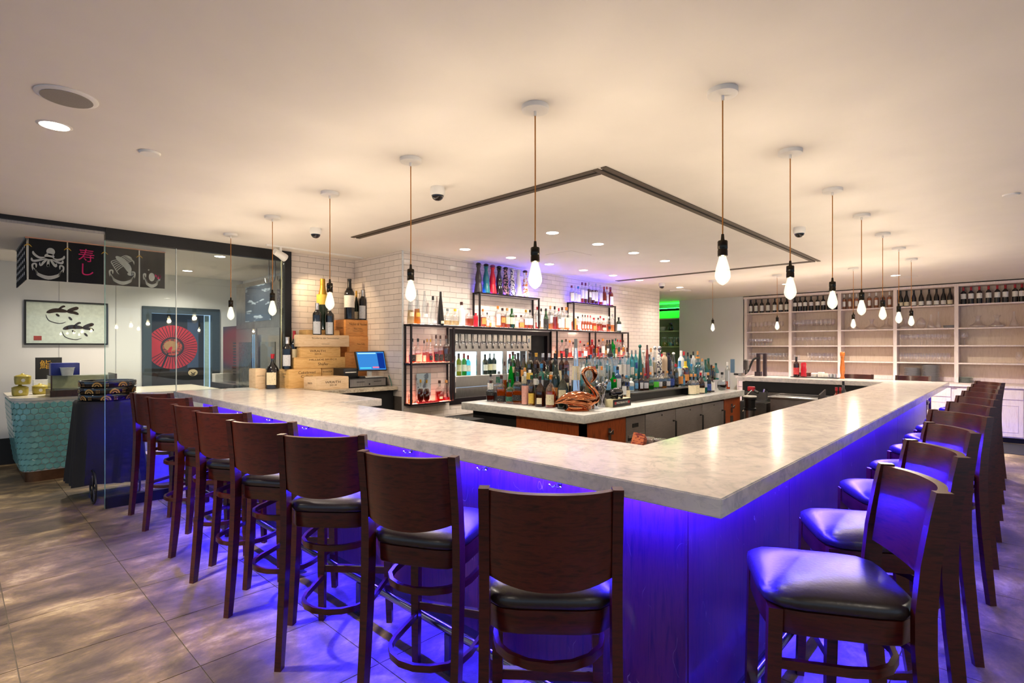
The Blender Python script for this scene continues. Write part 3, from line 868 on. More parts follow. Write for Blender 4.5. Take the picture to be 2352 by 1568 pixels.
def prow(rows, plane, base, place, group, face=0.0, axis='y', rmin=.022):
    """bottles from photo columns: (px, y of top, type, half width px, glass, liquid, fill, cap, label, description[, opts])"""
    pos = []
    for q in rows:
        o_ = q[10] if len(q) > 10 else {}
        pl = o_.get('at', plane)
        P_ = onY(q[0], q[1], pl) if axis == 'y' else onX(q[0], q[1], pl)
        pos.append((P_.x, P_.y, o_.get('base', base)))
    for i, q in enumerate(rows):
        px, ytop, typ, hw, glass, liq, fill, cap, lab, desc = q[:10]
        opt = q[10] if len(q) > 10 else {}
        pl = opt.pop('at', plane)
        P_ = onY(px, ytop, pl) if axis == 'y' else onX(px, ytop, pl)
        bz = opt.pop('base', base)
        dist = P_.x * CT + P_.y * ST
        near_ = min([math.hypot(P_.x - a[0], P_.y - a[1]) for k, a in enumerate(pos) if k != i and abs(a[2] - bz) < .05] or [1])
        rr = min(hw * dist / F_PX, near_ * .5)
        bottle((P_.x, P_.y, bz), max(.08, P_.z - bz), max(.012, rr), typ, glass, liq, fill, cap, lab, face,
               '%s, %s from left, %s' % (desc, ORD[i], place), group, **opt)
# ------------------------------------------------------------------ lit bottle shelving on the tiled wall
YF = 5.066                       # front plane of the shelf frames
YM = 5.125
m_glowW = EM('lit_shelf_white', 'ffe6dc', 10.0)
m_glowP = EM('lit_shelf_peach', 'ff8468', 14.0)
m_glowB = EM('lit_shelf_violet', '5040ff', 60.0)
T = .020
m_under = M('milky_acrylic', 'd6cfdc', .3)
def frame(x0, x1, z0, z1, name, lab, shelves, posts=(), glow=m_glowW, open_bottom=False):
    t = thing(name, lab, 'shelf', ((x0 + x1) / 2, YM, z0))
    mb = MB()
    for x in [x0, x1] + list(posts):
        for y in (YF, YW - .012 - T):
            B(x - T / 2, x + T / 2, y, y + T, z0, z1 - .001).build('upright', m_bframe, t, 0)
    for z in shelves:
        B(x0 - T / 2, x1 + T / 2, YF - .002, YF + T, z - T, z).build('front_rail', m_bframe, t, 0)
        B(x0 - T / 2, x1 + T / 2, YW - .012 - T, YW - .010, z - T, z).build('rear_rail', m_bframe, t, 0)
        for x in (x0, x1):
            B(x - T / 2, x + T / 2, YF + T, YW - .034, z - T, z).build('side_rail', m_bframe, t, 0)
        B(x0 + T / 2, x1 - T / 2, YF + T, YW - .034, z - T + .010, z - .004).build('lit_shelf', glow if not isinstance(glow, dict) else glow[z], t, 0)
        B(x0 + T / 2, x1 - T / 2, YF + T, YW - .034, z - T + .004, z - T + .009).build('glow_cover_plate', m_under, t, 0)  # opaque plate added to keep the shelf glow from showing below
    return t
Z1, Z2 = 1.800, 2.250
frame(3.655, 4.294, .862, 1.778, 'bottle_shelf_frame', 'black steel frame with two glowing peach shelves at the left', [.870, 1.345], glow=m_glowP)
frame(6.345, 8.391, 1.330, 1.778, 'bottle_shelf_frame', 'black steel frame with a glowing peach shelf right of the taps', [1.368], posts=[7.366], glow=m_glowP)
frame(3.655, 8.391, 1.779, 1.802, 'long_bottle_shelf', 'long black steel shelf glowing white under the bottle row', [1.800])
frame(4.737, 5.92, 1.803, 2.25, 'bottle_shelf_frame', 'raised black steel frame holding the eight tall bell bottles', [2.25], glow=m_glowB)
frame(6.767, 7.961, 1.803, 2.25, 'bottle_shelf_frame', 'raised black steel frame holding twelve bottles in violet light', [2.25], glow=m_glowB)

TOP = [
 (943, 664, 'cone', 8.5, 'clear', 'pale', .4, None, ('cream', .22, .34, 50), 'tall clear tapered bottle with pale liquid'),
 (958, 666, 'cone', 8.5, 'clear', 'gold', .45, None, ('yellow', .22, .34, 50), 'tall tapered bottle with golden liquid'),
 (975, 668, 'cone', 9, 'clear', None, 0, None, ('white', .22, .32, 50), 'tall clear tapered bottle with open neck'),
 (994.5, 681, 'cone', 8.5, 'clear', None, 0, 'black', ('silver', .06, .16, 40), 'clear tapered bottle with black stopper'),
 (1012, 671, 'cone', 8.5, 'black', None, 0, 'black', ('cream', .05, .13, 30), 'tall black tapered bottle'),
 (1028, 709, 'squat', 9.5, 'clear', 'pale', .3, 'grey', None, 'short round clear bottle'),
 (1045.5, 710, 'squat', 9.5, 'clear', 'pale', .3, 'yellow', None, 'short round clear bottle with yellow cap'),
 (1060, 694, 'spirit', 8.5, 'frost', None, 0, 'brown', None, 'white frosted bottle'),
 (1078, 707, 'squat', 10.5, 'clear', 'amber', .42, 'silver', None, 'squat decanter half full of amber', {'capkind': 'ball'}),
 (1093, 719, 'crock', 5, 'redc', None, 0, None, None, 'small red bottle'),
 (1109, 710, 'square', 8, 'clear', 'amber', .55, 'orange', ('orange', .15, .5, 50), 'square amber bottle'),
 (1119, 718, 'square', 4.5, 'clear', 'gold', .45, 'black', ('white', .1, .5, 50), 'small square golden bottle'),
 (1125, 726, 'spirit', 4, 'clear', 'orange', .4, 'silver', ('orange', .1, .4, 50), 'tiny orange bottle'),
 (1143.5, 703, 'tall', 6.5, 'clear', 'gold', .5, 'orange', ('white', .1, .62, 70), 'tall white-labelled bottle with orange cap'),
 (1154, 708, 'spirit', 7, 'clear', 'amber', .6, 'brown', ('orange', .25, .52, 60), 'amber bottle with dark neck'),
 (1165, 708, 'spirit', 7, 'clear', 'amber', .55, 'cork', ('cream', .2, .55, 70), 'cream-labelled bottle'),
 (1175.5, 709, 'spirit', 7, 'green', 'grn', .5, 'green', ('cream', .2, .55, 70), 'bright green whisky bottle'),
 (1185.5, 724, 'spirit', 5.5, 'clear', 'pale', .5, 'brown', ('white', .1, .55, 70), 'small white-labelled bottle'),
 (1197, 724, 'squat', 7.5, 'clear', 'amber', .45, 'brown', ('orange', .1, .45, 60), 'small flask with orange label'),
 (1208, 712, 'spirit', 6.5, 'clear', 'amber', .5, 'gold', ('white', .2, .55, 70), 'whisky bottle with gold cap'),
 (1217.5, 712, 'spirit', 6.5, 'clear', 'amber', .55, 'black', ('white', .2, .55, 70), 'whisky bottle with black cap'),
 (1234, 705, 'tall', 5, 'clear', 'red', .3, 'red', ('white', .1, .6, 60), 'slim bottle with a little red liquid'),
 (1243, 709, 'tall', 5, 'clear', 'pale', .4, 'black', ('silver', .1, .7, 60), 'slim clear bottle'),
 (1254, 709, 'burgundy', 6, 'green', None, 0, 'black', ('black', .02, .5, 120), 'green bottle with large black label'),
 (1264, 703, 'tall', 5.5, 'clear', 'gold', .25, 'cork', ('white', .3, .6, 50), 'tall clear bottle nearly empty'),
 (1274, 704, 'square', 6.5, 'clear', 'red', .55, 'black', None, 'square bottle of red liquor'),
 (1283.5, 708, 'tall', 5, 'clear', 'amber', .3, 'red', ('white', .1, .5, 60), 'slim bottle with some amber liquid'),
 (1291, 706, 'spirit', 6, 'clear', 'pale', .5, 'brown', ('white', .1, .55, 70), 'white-labelled bottle with brown cap'),
 (1301, 706, 'spirit', 7, 'clear', 'gold', .5, 'orange', ('cream', .1, .55, 70), 'pale golden bottle with orange stopper'),
 (1318, 728, 'square', 5.5, 'clear', 'orange', .8, None, ('orange', .1, .9, 60), 'orange carton-shaped bottle'),
 (1327.5, 727, 'spirit', 4.5, 'clear', 'amber', .4, 'black', ('white', .1, .5, 60), 'small dark-capped bottle'),
 (1338, 723, 'round', 6.5, 'clear', 'orange', .6, 'brown', ('cream', .15, .4, 40), 'round flat flask of bourbon'),
 (1344, 723.5, 'round', 6.5, 'clear', 'orange', .6, 'brown', ('cream', .15, .4, 40), 'round flat flask of bourbon'),
 (1350, 724, 'round', 6.5, 'clear', 'orange', .6, 'red', ('cream', .15, .4, 40), 'round flat flask of bourbon'),
 (1356, 724.5, 'round', 6.5, 'clear', 'orange', .6, 'red', ('cream', .15, .4, 40), 'round flat flask of bourbon'),
 (1364, 730, 'spirit', 6, 'clear', 'orange', .6, 'red', ('orange', .1, .4, 60), 'stubby bottle of orange liquor'),
 (1374, 730, 'spirit', 5, 'clear', 'amber', .55, 'brown', ('red', .1, .4, 60), 'small bottle with red label'),
 (1379, 726, 'spirit', 4.5, 'clear', 'amber', .5, 'red', None, 'small amber bottle'),
 (1386.5, 731, 'squat', 7, 'clear', 'red', .5, 'red', ('cream', .1, .3, 60), 'squat red liqueur bottle'),
 (1397.5, 727, 'spirit', 5.5, 'clear', 'amber', .5, 'white', ('black', .15, .35, 60), 'bottle with black band'),
 (1407, 722, 'tall', 5, 'clear', 'gold', .4, 'silver', None, 'tall golden bottle'),
 (1421, 729, 'bordeaux', 6, 'dkgreen', None, 0, 'black', ('white', .1, .55, 90), 'dark wine bottle with white label'),
]
prow(TOP, YM, Z1, 'long lit shelf', 'bottles on the long lit shelf')
BELL = [('charcoal', 'black', 'charcoal'), ('tealc', 'black', 'teal'), ('redc', 'purple', 'bright red'), ('black', 'black', 'black and clear'), ('patk', 'black', 'black patterned'), ('patt', 'silver', 'white ceramic with navy pattern'), ('white', 'white', 'plain white'), ('pato', 'brown', 'white ceramic with orange flowers')]
for i, (g, c, d) in enumerate(BELL):
    px = [1099, 1116.5, 1131.4, 1146.3, 1161.3, 1176, 1190.5, 1206][i]
    yt = 603 + 17.5 * i / 7
    P_ = onY(px, yt, YM)
    bottle((P_.x, P_.y, Z2), P_.z - Z2, .058, 'bell', g, None, 0, c, None, 0, '%s bell-shaped tequila bottle with ball stopper on the raised frame' % d, 'tall bell bottles', 'tequila_bottle', capkind='ball')
UP2 = [
 (1313, 656, 'spirit', 6, 'clear', 'pale', .6, 'purple', ('white', .05, .55, 70), 'pale bottle with mauve cap'),
 (1321, 656, 'spirit', 5, 'clear', None, .5, 'silver', ('silver', .05, .55, 70), 'clear bottle with silver label'),
 (1328, 658, 'spirit', 6, 'clear', None, .5, 'blue', ('white', .05, .5, 70), 'clear bottle with blue cap'),
 (1337, 649, 'tall', 5, 'clear', 'red', .3, 'purple', ('white', .22, .65, 80), 'tall white-labelled bottle with plum cap'),
 (1345, 650, 'tall', 5, 'clear', 'dark', .3, 'purple', ('white', .22, .62, 80), 'tall bottle with magenta cap'),
 (1353, 649, 'square', 5.5, 'clear', 'dark', .7, 'silver', ('white', .3, .55, 40), 'square dark bottle'),
 (1361.5, 652, 'spirit', 5, 'clear', 'dark', .7, 'silver', ('white', .2, .6, 80), 'bottle with grey cap and white label'),
 (1369, 652, 'spirit', 5, 'clear', 'dark', .7, 'silver', ('white', .15, .6, 80), 'second bottle with grey cap and white label'),
 (1379, 655, 'tall', 5.5, 'clear', 'red', .3, 'silver', ('white', .15, .6, 80), 'tall bottle with lilac cap'),
 (1387.5, 659, 'spirit', 5, 'redbrown', None, .5, 'red', ('white', .03, .25, 80), 'red bottle with red cap'),
 (1394, 659, 'tall', 4, 'clear', 'pale', .5, 'red', ('white', .1, .6, 60), 'slim pale bottle'),
 (1402, 660, 'spirit', 6.5, 'redbrown', None, .5, 'purple', ('white', .05, .5, 60), 'dark red bottle with round white label'),
]
prow(UP2, YM, Z2, 'raised violet frame', 'bottles on the raised violet frame')
LR = [
 (1280, 781, 'squat', 6.5, 'clear', 'pale', .4, 'green', None, 'clear bottle with dark green cap'),
 (1291, 781, 'squat', 7, 'clear', 'red', .4, 'green', ('red', .1, .35, 60), 'round bottle with green cap'),
 (1300, 779, 'squat', 6.5, 'clear', 'red', .4, 'brown', ('black', .2, .5, 60), 'bottle with brown pourer'),
 (1308.5, 782, 'squat', 7, 'clear', 'orange', .3, 'orange', None, 'clear bottle with orange cap'),
 (1316.5, 786, 'squat', 7, 'clear', 'red', .4, 'brown', ('white', .1, .4, 60), 'clear bottle with dark stopper'),
 (1333, 783, 'squat', 6, 'clear', 'red', .4, 'red', None, 'bottle with red wax top'),
 (1342, 791, 'square', 6.5, 'clear', 'orange', .5, 'brown', ('white', .1, .5, 60), 'square white-labelled bottle'),
 (1350, 787, 'square', 6, 'clear', 'orange', .7, 'orange', None, 'square orange bottle'),
 (1360, 780, 'square', 7, 'redbrown', 'red', .6, 'red', None, 'dark red square bottle'),
 (1376, 780, 'squat', 7, 'clear', 'red', .6, 'brown', None, 'red liqueur bottle'),
 (1384.5, 778, 'tall', 5, 'clear', 'red', .3, 'orange', ('white', .2, .6, 90), 'white-labelled slim bottle with orange cap'),
 (1394.5, 781, 'bordeaux', 4.5, 'olive', None, .3, 'black', ('white', .2, .5, 60), 'olive bottle'),
 (1400, 781, 'bordeaux', 4.5, 'olive', None, .3, 'black', ('white', .2, .5, 60), 'olive bottle'),
 (1407, 780, 'bordeaux', 6, 'vgreen', None, 0, 'green', None, 'bright green bottle'),
 (1414, 778, 'spirit', 5.5, 'clear', 'orange', .5, 'teal', ('orange', .1, .4, 60), 'bottle with teal cap'),
 (1418.5, 780, 'spirit', 4.5, 'clear', 'red', .5, 'red', None, 'bottle with crimson cap'),
 (1425, 781, 'spirit', 5, 'clear', 'orange', .5, 'red', ('cream', .1, .4, 60), 'bottle with vermilion cap'),
 (1431, 781, 'spirit', 5, 'clear', 'orange', .4, 'brown', None, 'bottle with brown cap'),
]
prow(LR, YM, 1.368, 'lower lit shelf right of taps', 'bottles on the lower right shelf')
LL = [
 (947, 778, 'squat', 11, 'clear', 'amber', .36, 'black', ('black', .08, .34, 55), 'whiskey bottle behind the upright'),
 (960, 778, 'squat', 11, 'clear', 'orange', .40, 'black', ('cream', .06, .36, 55), 'whiskey bottle with cream label'),
 (974, 782, 'squat', 11, 'clear', 'orange', .46, 'black', ('cream', .06, .34, 55), 'whiskey bottle with black cap'),
 (981, 779, 'squat', 8.5, 'clear', 'orange', .46, 'gold', None, 'whiskey bottle with gold stopper'),
 (989, 779, 'squat', 8.5, 'clear', 'red', .40, 'gold', ('black', .1, .3, 50), 'whiskey bottle with brass stopper'),
 (1001.5, 770, 'squat', 9, 'clear', 'red', .40, 'brown', ('black', .06, .32, 50), 'whiskey bottle with figurine stopper'),
 (1011.5, 771, 'squat', 9, 'clear', 'amber', .45, 'brown', ('black', .06, .30, 50), 'whiskey bottle with horse stopper'),
 (1025, 771, 'squat', 10, 'clear', 'dark', .6, 'brown', ('black', .06, .32, 50), 'dark whiskey bottle with rider stopper'),
]
prow(LL, YM, 1.345, 'left middle lit shelf', 'whiskey on the left middle shelf')
bx = thing('framed_gift_box', 'upright gift box with a blue and grey picture behind two cognac flasks', 'gift box', (4.0, 5.17, .87))
a = onY(957, 858, 5.17); b = onY(989, 858, 5.17)
B(a.x, b.x, 5.165, 5.185, .871, a.z).build('panel', PRINT('blue_grey_print', '9fb4bd', '5a6a78', 14, .45, (1, 1, 1)), bx)
B(a.x - .008, b.x + .008, 5.160, 5.164, .871, .885).build('foot', CP['red'], bx)
LB2 = [
 (943, 895, 'spirit', 6, 'clear', 'pale', .3, 'silver', None, 'small clear bottle'),
 (966, 872, 'round', 12.5, 'clear', 'dark', .62, 'gold', None, 'round dark cognac flask'),
 (980, 873, 'round', 12.5, 'clear', 'dark', .62, 'gold', None, 'round dark cognac flask'),
 (1009.5, 874, 'squat', 13.5, 'clear', 'red', .48, 'brown', ('cream', .12, .24, 25), 'red cognac decanter'),
 (1025, 873, 'cone', 13, 'clear', 'red', .16, 'cork', None, 'curved clear decanter'),
]
prow(LB2, YM, .871, 'left bottom lit shelf', 'cognac on the left bottom shelf')
tg = thing('red_display_tray', 'flat red lacquer tray on the bottom lit shelf', 'tray', (4.1, 5.09, .871))
a = onY(957, 918, 5.10); b = onY(1006, 918, 5.10)
B(a.x, b.x, 5.072, 5.09, .872, .888).build('edge', CP['red'], tg)
B(a.x, b.x, 5.09, 5.1, .872, .880).build('base', CP['black'], tg)

# ------------------------------------------------------------------ beer tap wall and wine cabinet in the niche
nx0, nx1, nz0, nz1 = NICHE
dw = thing('tap_niche_frame', 'dark steel frame around the beer taps and wine cabinet', 'frame', ((nx0 + nx1) / 2, YW, nz0))
for (q0, q1, z0, z1) in ((nx0 - .03, nx0 + .06, nz0, nz1), (nx1 - .07, nx1 + .01, nz0, nz1), (nx0 + .06, nx1 - .07, nz1 - .06, nz1), (nx0 + .06, nx1 - .07, nz0, nz0 + .075)):
    B(q0, q1, YW - .012, YW + .06, z0, z1).build('frame_bar', m_bframe, dw, 0)
tp = thing('beer_tap_panel', 'brushed steel panel with a row of twelve black-handled beer taps', 'beer taps', (5.2, YW + .05, 1.5))
tx0, tx1 = nx0 + .061, onY(1224, 780, YW).x
B(tx0, tx1, YW + .035, YW + .06, 1.487, 1.704).build('steel_panel', m_steel, tp, 0)
tap = MB().tube([(0, 0, 0), (0, -.05, 0), (0, -.062, -.012), (0, -.066, -.055)], .009, 8).lathe([(.018, 0), (.02, .004), (.012, .01), (0, .01)], 12, (0, 0, 0))
tap_me = tap.mesh('faucet')
fl_me = MB().tube([(0, .002, 0), (0, -.006, 0)], .021, 14).mesh('flange')
hd_me = MB().tube([(0, -.04, .008), (0, -.042, .03), (0, -.044, .08), (0, -.042, .105)], [.005, .006, .009, .009], 8).mesh('handle')
sp_me = MB().tube([(0, -.064, -.05), (.006, -.066, -.085)], [.011, .008], 8).mesh('spout')
for px in (1051.8, 1066.7, 1082, 1096, 1114.4, 1128.7, 1142, 1155, 1171.8, 1185, 1196.5, 1208.5):
    P_ = onY(px, 785, YW)
    f_ = link('faucet', tap_me, m_chrome, tp, loc=(P_.x, YW + .033, 1.60)); f_.matrix_parent_inverse = wm(tp).inverted()
    for n_, me_, mt_ in (('flange', fl_me, m_chrome), ('handle', hd_me, m_blk), ('spout', sp_me, m_blk)):
        link(n_, me_, mt_, f_)
wc_ = thing('wine_cabinet', 'steel wine dispensing cabinet glowing white inside', 'wine cabinet', (5.2, YW + .1, .9))
m_glowC = EM('cabinet_light', 'e8f4ff', 2.2)
wx1 = onY(1216, 830, YW).x
B(tx0, wx1, YW + .19, YW + .20, 1.15, 1.487).build('lit_back', m_glowC, wc_, 0)
B(tx0, wx1, YW + .03, YW + .19, 1.150, 1.156).build('floor_plate', m_white, wc_, 0)
B(tx0, wx1, YW + .03, YW + .19, 1.474, 1.487).build('hood', m_steelx, wc_, 0)
for p0, p1 in ((1095, 1104), (1155, 1164), (1209, 1215)):
    a = onY(p0, 830, YW + .03).x; b = onY(p1, 830, YW + .03).x
    B(a, b, YW + .025, YW + .045, 1.157, 1.474).build('mullion', m_steel, wc_, 0)
B(tx0, wx1, YW + .026, YW + .032, 1.01, 1.15).build('front_panel', m_steelx, wc_, 0)
B(tx0, wx1, YW + .020, YW + .032, .876, 1.005).build('drip_panel', m_steelx, wc_, 0)
xs_ = [tx0 + .001] + [onY(p, 830, YW + .03).x for p in (1095, 1104, 1155, 1164, 1209)]
for a, b in ((xs_[0], xs_[1]), (xs_[2], xs_[3]), (xs_[4], xs_[5])):
    B(a + .002, b - .002, YW + .033, YW + .038, 1.158, 1.472).build('door_glass', m_pane, wc_, 0)
B(wx1 + .001, nx1 - .071, YW + .05, YW + .25, nz0 + .076, nz1 - .061).build('dark_door', m_dark, dw, 0)
B(wx1 + .03, wx1 + .05, YW + .02, YW + .05, 1.60, 1.66).build('door_handle', m_chrome, dw, 0)
WN = [(1053.5, 812, 'olive', 'black', 'cream', 'pale green wine bottle'), (1065.6, 812, 'green', 'red', 'white', 'green wine bottle with pink foil'), (1075, 816, 'aqua', 'red', 'white', 'blue-green wine bottle with pink foil'),
      (1114, 814, 'dkgreen', 'black', 'white', 'dark wine bottle'), (1124.7, 812, 'dkgreen', 'silver', 'cream', 'dark wine bottle with grey foil'), (1134.5, 812, 'dkgreen', 'silver', 'white', 'dark wine bottle at the edge'), (1171, 813, 'dkgreen', 'red', 'white', 'dark wine bottle half hidden'), (1183, 813, 'dkgreen', 'black', 'white', 'dark wine bottle')]
for i, (px, yt, g, c, l, d) in enumerate(WN):
    P_ = onY(px, yt, YW + .11)
    bottle((P_.x, P_.y, 1.157), min(.30, P_.z - 1.157), .037, 'bordeaux', g, None, 0, c, (l, .2, .5, 80), 0, '%s, %s from left in the lit wine cabinet' % (d, ORD[i]), 'bottles in the wine cabinet', 'wine_bottle', captop=.2)
# ------------------------------------------------------------------ bottle island
IX0, IX1, IY0, IY1, IZ = 3.84, 7.65, 2.765, 4.41, .93
tag(B(IX0, IX1, IY0, IY1, IZ - .078, IZ, bev=.005).build('stone_worktop', m_stone2), 'grey stone worktop of the bottle island behind the bar', 'countertop')
ib = thing('island_cabinet', 'teak cabinet under the bottle island with steel refrigerator doors', 'cabinet', (5.75, 3.6, 0))
izt = IZ - .079
B(IX0 + .12, IX1 - .05, IY0 + .12, IY1 - .06, 0, izt).build('carcass', m_dark, ib, 0)
B(IX0 + .08, IX0 + .119, IY0 + .055, 3.66, .02, izt).build('end_panel', m_teak, ib, 0)
B(IX0 + .08, 4.614, IY0 + .055, IY0 + .119, .02, izt).build('front_panel', m_teak, ib, 0)
B(7.07, IX1 - .02, IY0 + .055, IY0 + .119, .02, izt).build('front_panel', m_teak, ib, 0)
m_fr = M('dark_brushed_steel', '9a9492', .38, .55, var=.1, scale=12, stretch=(1, 1, 14))
B(4.63, 4.998, IY0 + .06, IY0 + .119, .1, .825).build('vent_panel', m_fr, ib, 0)
for k in range(6):
    B(4.665, 4.965, IY0 + .045, IY0 + .06, .62 - k * .075, .645 - k * .075).build('louver', m_fr, ib, 0)
    B(4.665, 4.965, IY0 + .056, IY0 + .0605, .588 - k * .075, .62 - k * .075).build('louver_gap', m_dark, ib, 0)
B(4.75, 4.86, IY0 + .054, IY0 + .0595, .715, .755).build('display', m_dark, ib, 0)
for x0, x1 in ((5.007, 5.684), (5.69, 6.392), (6.398, 7.062)):
    d = B(x0 + .004, x1 - .004, IY0 + .055, IY0 + .119, .1, .825, bev=.004).build('fridge_door', m_fr, ib)
    MB().tube([(x1 - .06, IY0 + .055, .70), (x1 - .06, IY0 + .02, .70), (x1 - .06, IY0 + .02, .42), (x1 - .06, IY0 + .055, .42)], .011, 8).build('door_handle', m_blk, d)
    MB().tube([((x0 + x1) / 2, IY0 + .054, .79), ((x0 + x1) / 2, IY0 + .045, .79)], .010, 10).build('lock', m_chrome, d)
def opener(x, y, lab):
    t = thing('wall_bottle_opener', lab, 'bottle opener', (x, y, .55))
    MB().box(x - .022, x + .022, y - .006, y, .64, .76).box(x - .03, x + .03, y - .03, y - .006, .70, .72).tube([(x - .02, y - .028, .72), (x, y - .045, .745), (x + .02, y - .028, .72)], .006, 6).build('opener', m_steel, t)
    MB().box(x - .05, x + .05, y - .09, y - .001, .36, .50).build('cap_catcher', m_steel, t)
    B(x - .045, x + .045, y - .004, y - .0005, .50, .60).build('back_plate', m_steelx, t)
opener(4.32, IY0 + .054, 'steel bottle opener on the left teak panel of the island')
opener(7.32, IY0 + .054, 'steel bottle opener on the right teak panel of the island')
# stepped risers
rs = thing('bottle_riser', 'black stepped riser at the left end of the island', 'riser', (4.4, 3.7, IZ))
B(4.17, 4.31, 3.20, 4.25, IZ + .001, 1.03).build('low_step', m_blk, rs, 0)
B(4.312, 4.62, 3.20, 4.25, IZ + .001, 1.14).build('high_step', m_blk, rs, 0)
rs2 = thing('bottle_riser', 'steel edged black riser along the right side of the island', 'riser', (5.6, 3.25, IZ))
B(5.08, 6.46, 2.995, 3.089, 1.022, 1.036).build('steel_shelf', m_steelx, rs2, 0)
B(4.64, 6.46, 3.09, 3.20, IZ + .001, 1.036).build('kick_plate', m_blk, rs2, 0)
B(6.40, 6.455, 3.0, 3.09, IZ + .001, 1.022).build('bracket', m_blk, rs2, 0)
B(4.64, 6.46, 3.202, 3.56, IZ + .001, 1.14).build('high_step', m_blk, rs2, 0)
B(6.48, 7.45, 3.12, 3.52, IZ + .001, 1.05).build('end_step', m_blk, rs2, 0)

FA, FB = R(-62), R(-35)
GI = 'bottles on the island'
FR = [
 (1127, 874, 'squat', 9.5, 'clear', 'dark', .4, 'brown', ('black', .3, .5, 60), 'squat dark whiskey bottle'),
 (1151.5, 862, 'squat', 10.5, 'clear', 'amber', .5, 'brown', ('black', .04, .26, 60), 'amber whiskey with black label'),
 (1171, 872, 'squat', 9, 'clear', 'amber', .5, 'brown', ('green', .1, .3, 75), 'rye with yellow and green label'),
 (1188.5, 855, 'squat', 12, 'clear', 'amber', .42, 'green', ('black', .12, .3, 70), 'broad amber bottle with slanted black label'),
 (1206, 855, 'spirit', 7.8, 'clear', 'pale', .5, 'white', ('pink', .03, .6, 80), 'pink-labelled bottle'),
 (1221, 862, 'spirit', 8, 'clear', 'gold', .4, 'green', ('yellow', .08, .42, 50), 'bottle with round yellow label and green neck'),
 (1240.6, 864, 'jug', 12, 'brown', None, 0, 'brown', ('cream', .1, .3, 30), 'dark brown liqueur jug'),
 (1265, 862, 'jug', 13, 'clear', 'orange', .5, 'orange', ('cream', .1, .42, 45), 'clear cognac bottle with cream label'),
 (1293, 850, 'jug', 13, 'dkgreen', None, 0, 'black', ('cream', .2, .5, 40), 'dark green bottle with red seal'),
]
prow(FR, 4.10, IZ, 'island left front row', GI, FA, 'x')
R2 = [
 (1127, 860, 'spirit', 7, 'clear', 'dark', .4, 'black', ('white', .1, .5, 70), 'clear bottle with navy cap'),
 (1146, 853, 'spirit', 8, 'clear', None, 0, 'grey', ('green', .45, .75, 40), 'clear bottle with green neck'),
 (1159, 831, 'tall', 5, 'clear', 'amber', .4, 'brown', None, 'tall slim clear bottle'),
 (1173.5, 832, 'cone', 9, 'vgreen', None, 0, 'black', None, 'vivid green tapered bottle'),
 (1205, 845, 'spirit', 7, 'dkgreen', None, 0, 'cork', ('cream', .4, .7, 60), 'dark bottle with cork'),
 (1217, 850, 'spirit', 8, 'brown', None, 0, 'white', ('yellow', .62, .9, 70), 'dark bottle with yellow neck label'),
 (1231, 860, 'spirit', 6, 'clear', 'grn', .3, 'green', ('white', .5, .8, 60), 'clear bottle with green foil'),
 (1243.5, 836, 'spirit', 8.5, 'aqua', None, 0, 'blue', ('silver', .1, .5, 70), 'pale blue bottle'),
 (1257, 828, 'champ', 9.5, 'green', None, 0, 'black', ('black', .1, .45, 80), 'green champagne-shaped bottle with black label'),
 (1277, 827, 'champ', 10, 'dkgreen', None, 0, 'black', ('orange', .02, .25, 60), 'dark tapered bottle'),
 (1300, 845, 'bordeaux', 8, 'brown', None, 0, 'black', ('cream', .15, .5, 60), 'brown bottle with cream label'),
]
prow(R2, 4.24, 1.031, 'island left low step', GI, FA, 'x')
R3 = [
 (1178, 808, 'bordeaux', 7, 'green', None, 0, 'brown', ('cream', .3, .5, 60), 'tall green bottle with brown cap'),
 (1190, 811, 'burgundy', 8.5, 'black', None, 0, 'black', ('black', .15, .45, 60), 'black bottle'),
 (1204, 814, 'burgundy', 8, 'olive', 'gold', .3, 'black', ('orange', .2, .45, 70), 'olive bottle with orange label'),
 (1217, 811, 'bordeaux', 8, 'olive', 'blk', .3, 'black', ('black', .25, .5, 70), 'olive bottle with black label'),
 (1231.5, 811, 'bordeaux', 8, 'brown', None, 0, 'gold', ('black', .15, .5, 70), 'brown bottle with gold top'),
 (1247, 812, 'spirit', 7.5, 'brown', None, 0, 'silver', ('cream', .1, .4, 70), 'dark vermouth bottle'),
 (1261.5, 812, 'spirit', 7.5, 'brown', None, 0, 'silver', ('cream', .1, .4, 70), 'dark vermouth bottle'),
 (1274.5, 812, 'spirit', 7.5, 'dkgreen', None, 0, 'black', ('silver', .1, .4, 70), 'dark green vermouth bottle'),
 (1290, 812, 'spirit', 7.5, 'brown', None, 0, 'black', ('cream', .1, .45, 70), 'brown vermouth bottle'),
 (1301, 812, 'spirit', 8, 'amber', 'amber', .5, 'brown', ('blue', .1, .45, 70), 'amber bottle with blue label'),
]
prow(R3, 4.42, 1.141, 'island left high step', GI, FA, 'x')
prow([(1322.6, 780, 'cone', 13, 'silver', None, 0, 'grey', ('cream', .42, .62, 120), 'very tall tapered liqueur bottle with silver base')], 4.19, IZ, 'behind the copper flamingo', None, FA, 'x')
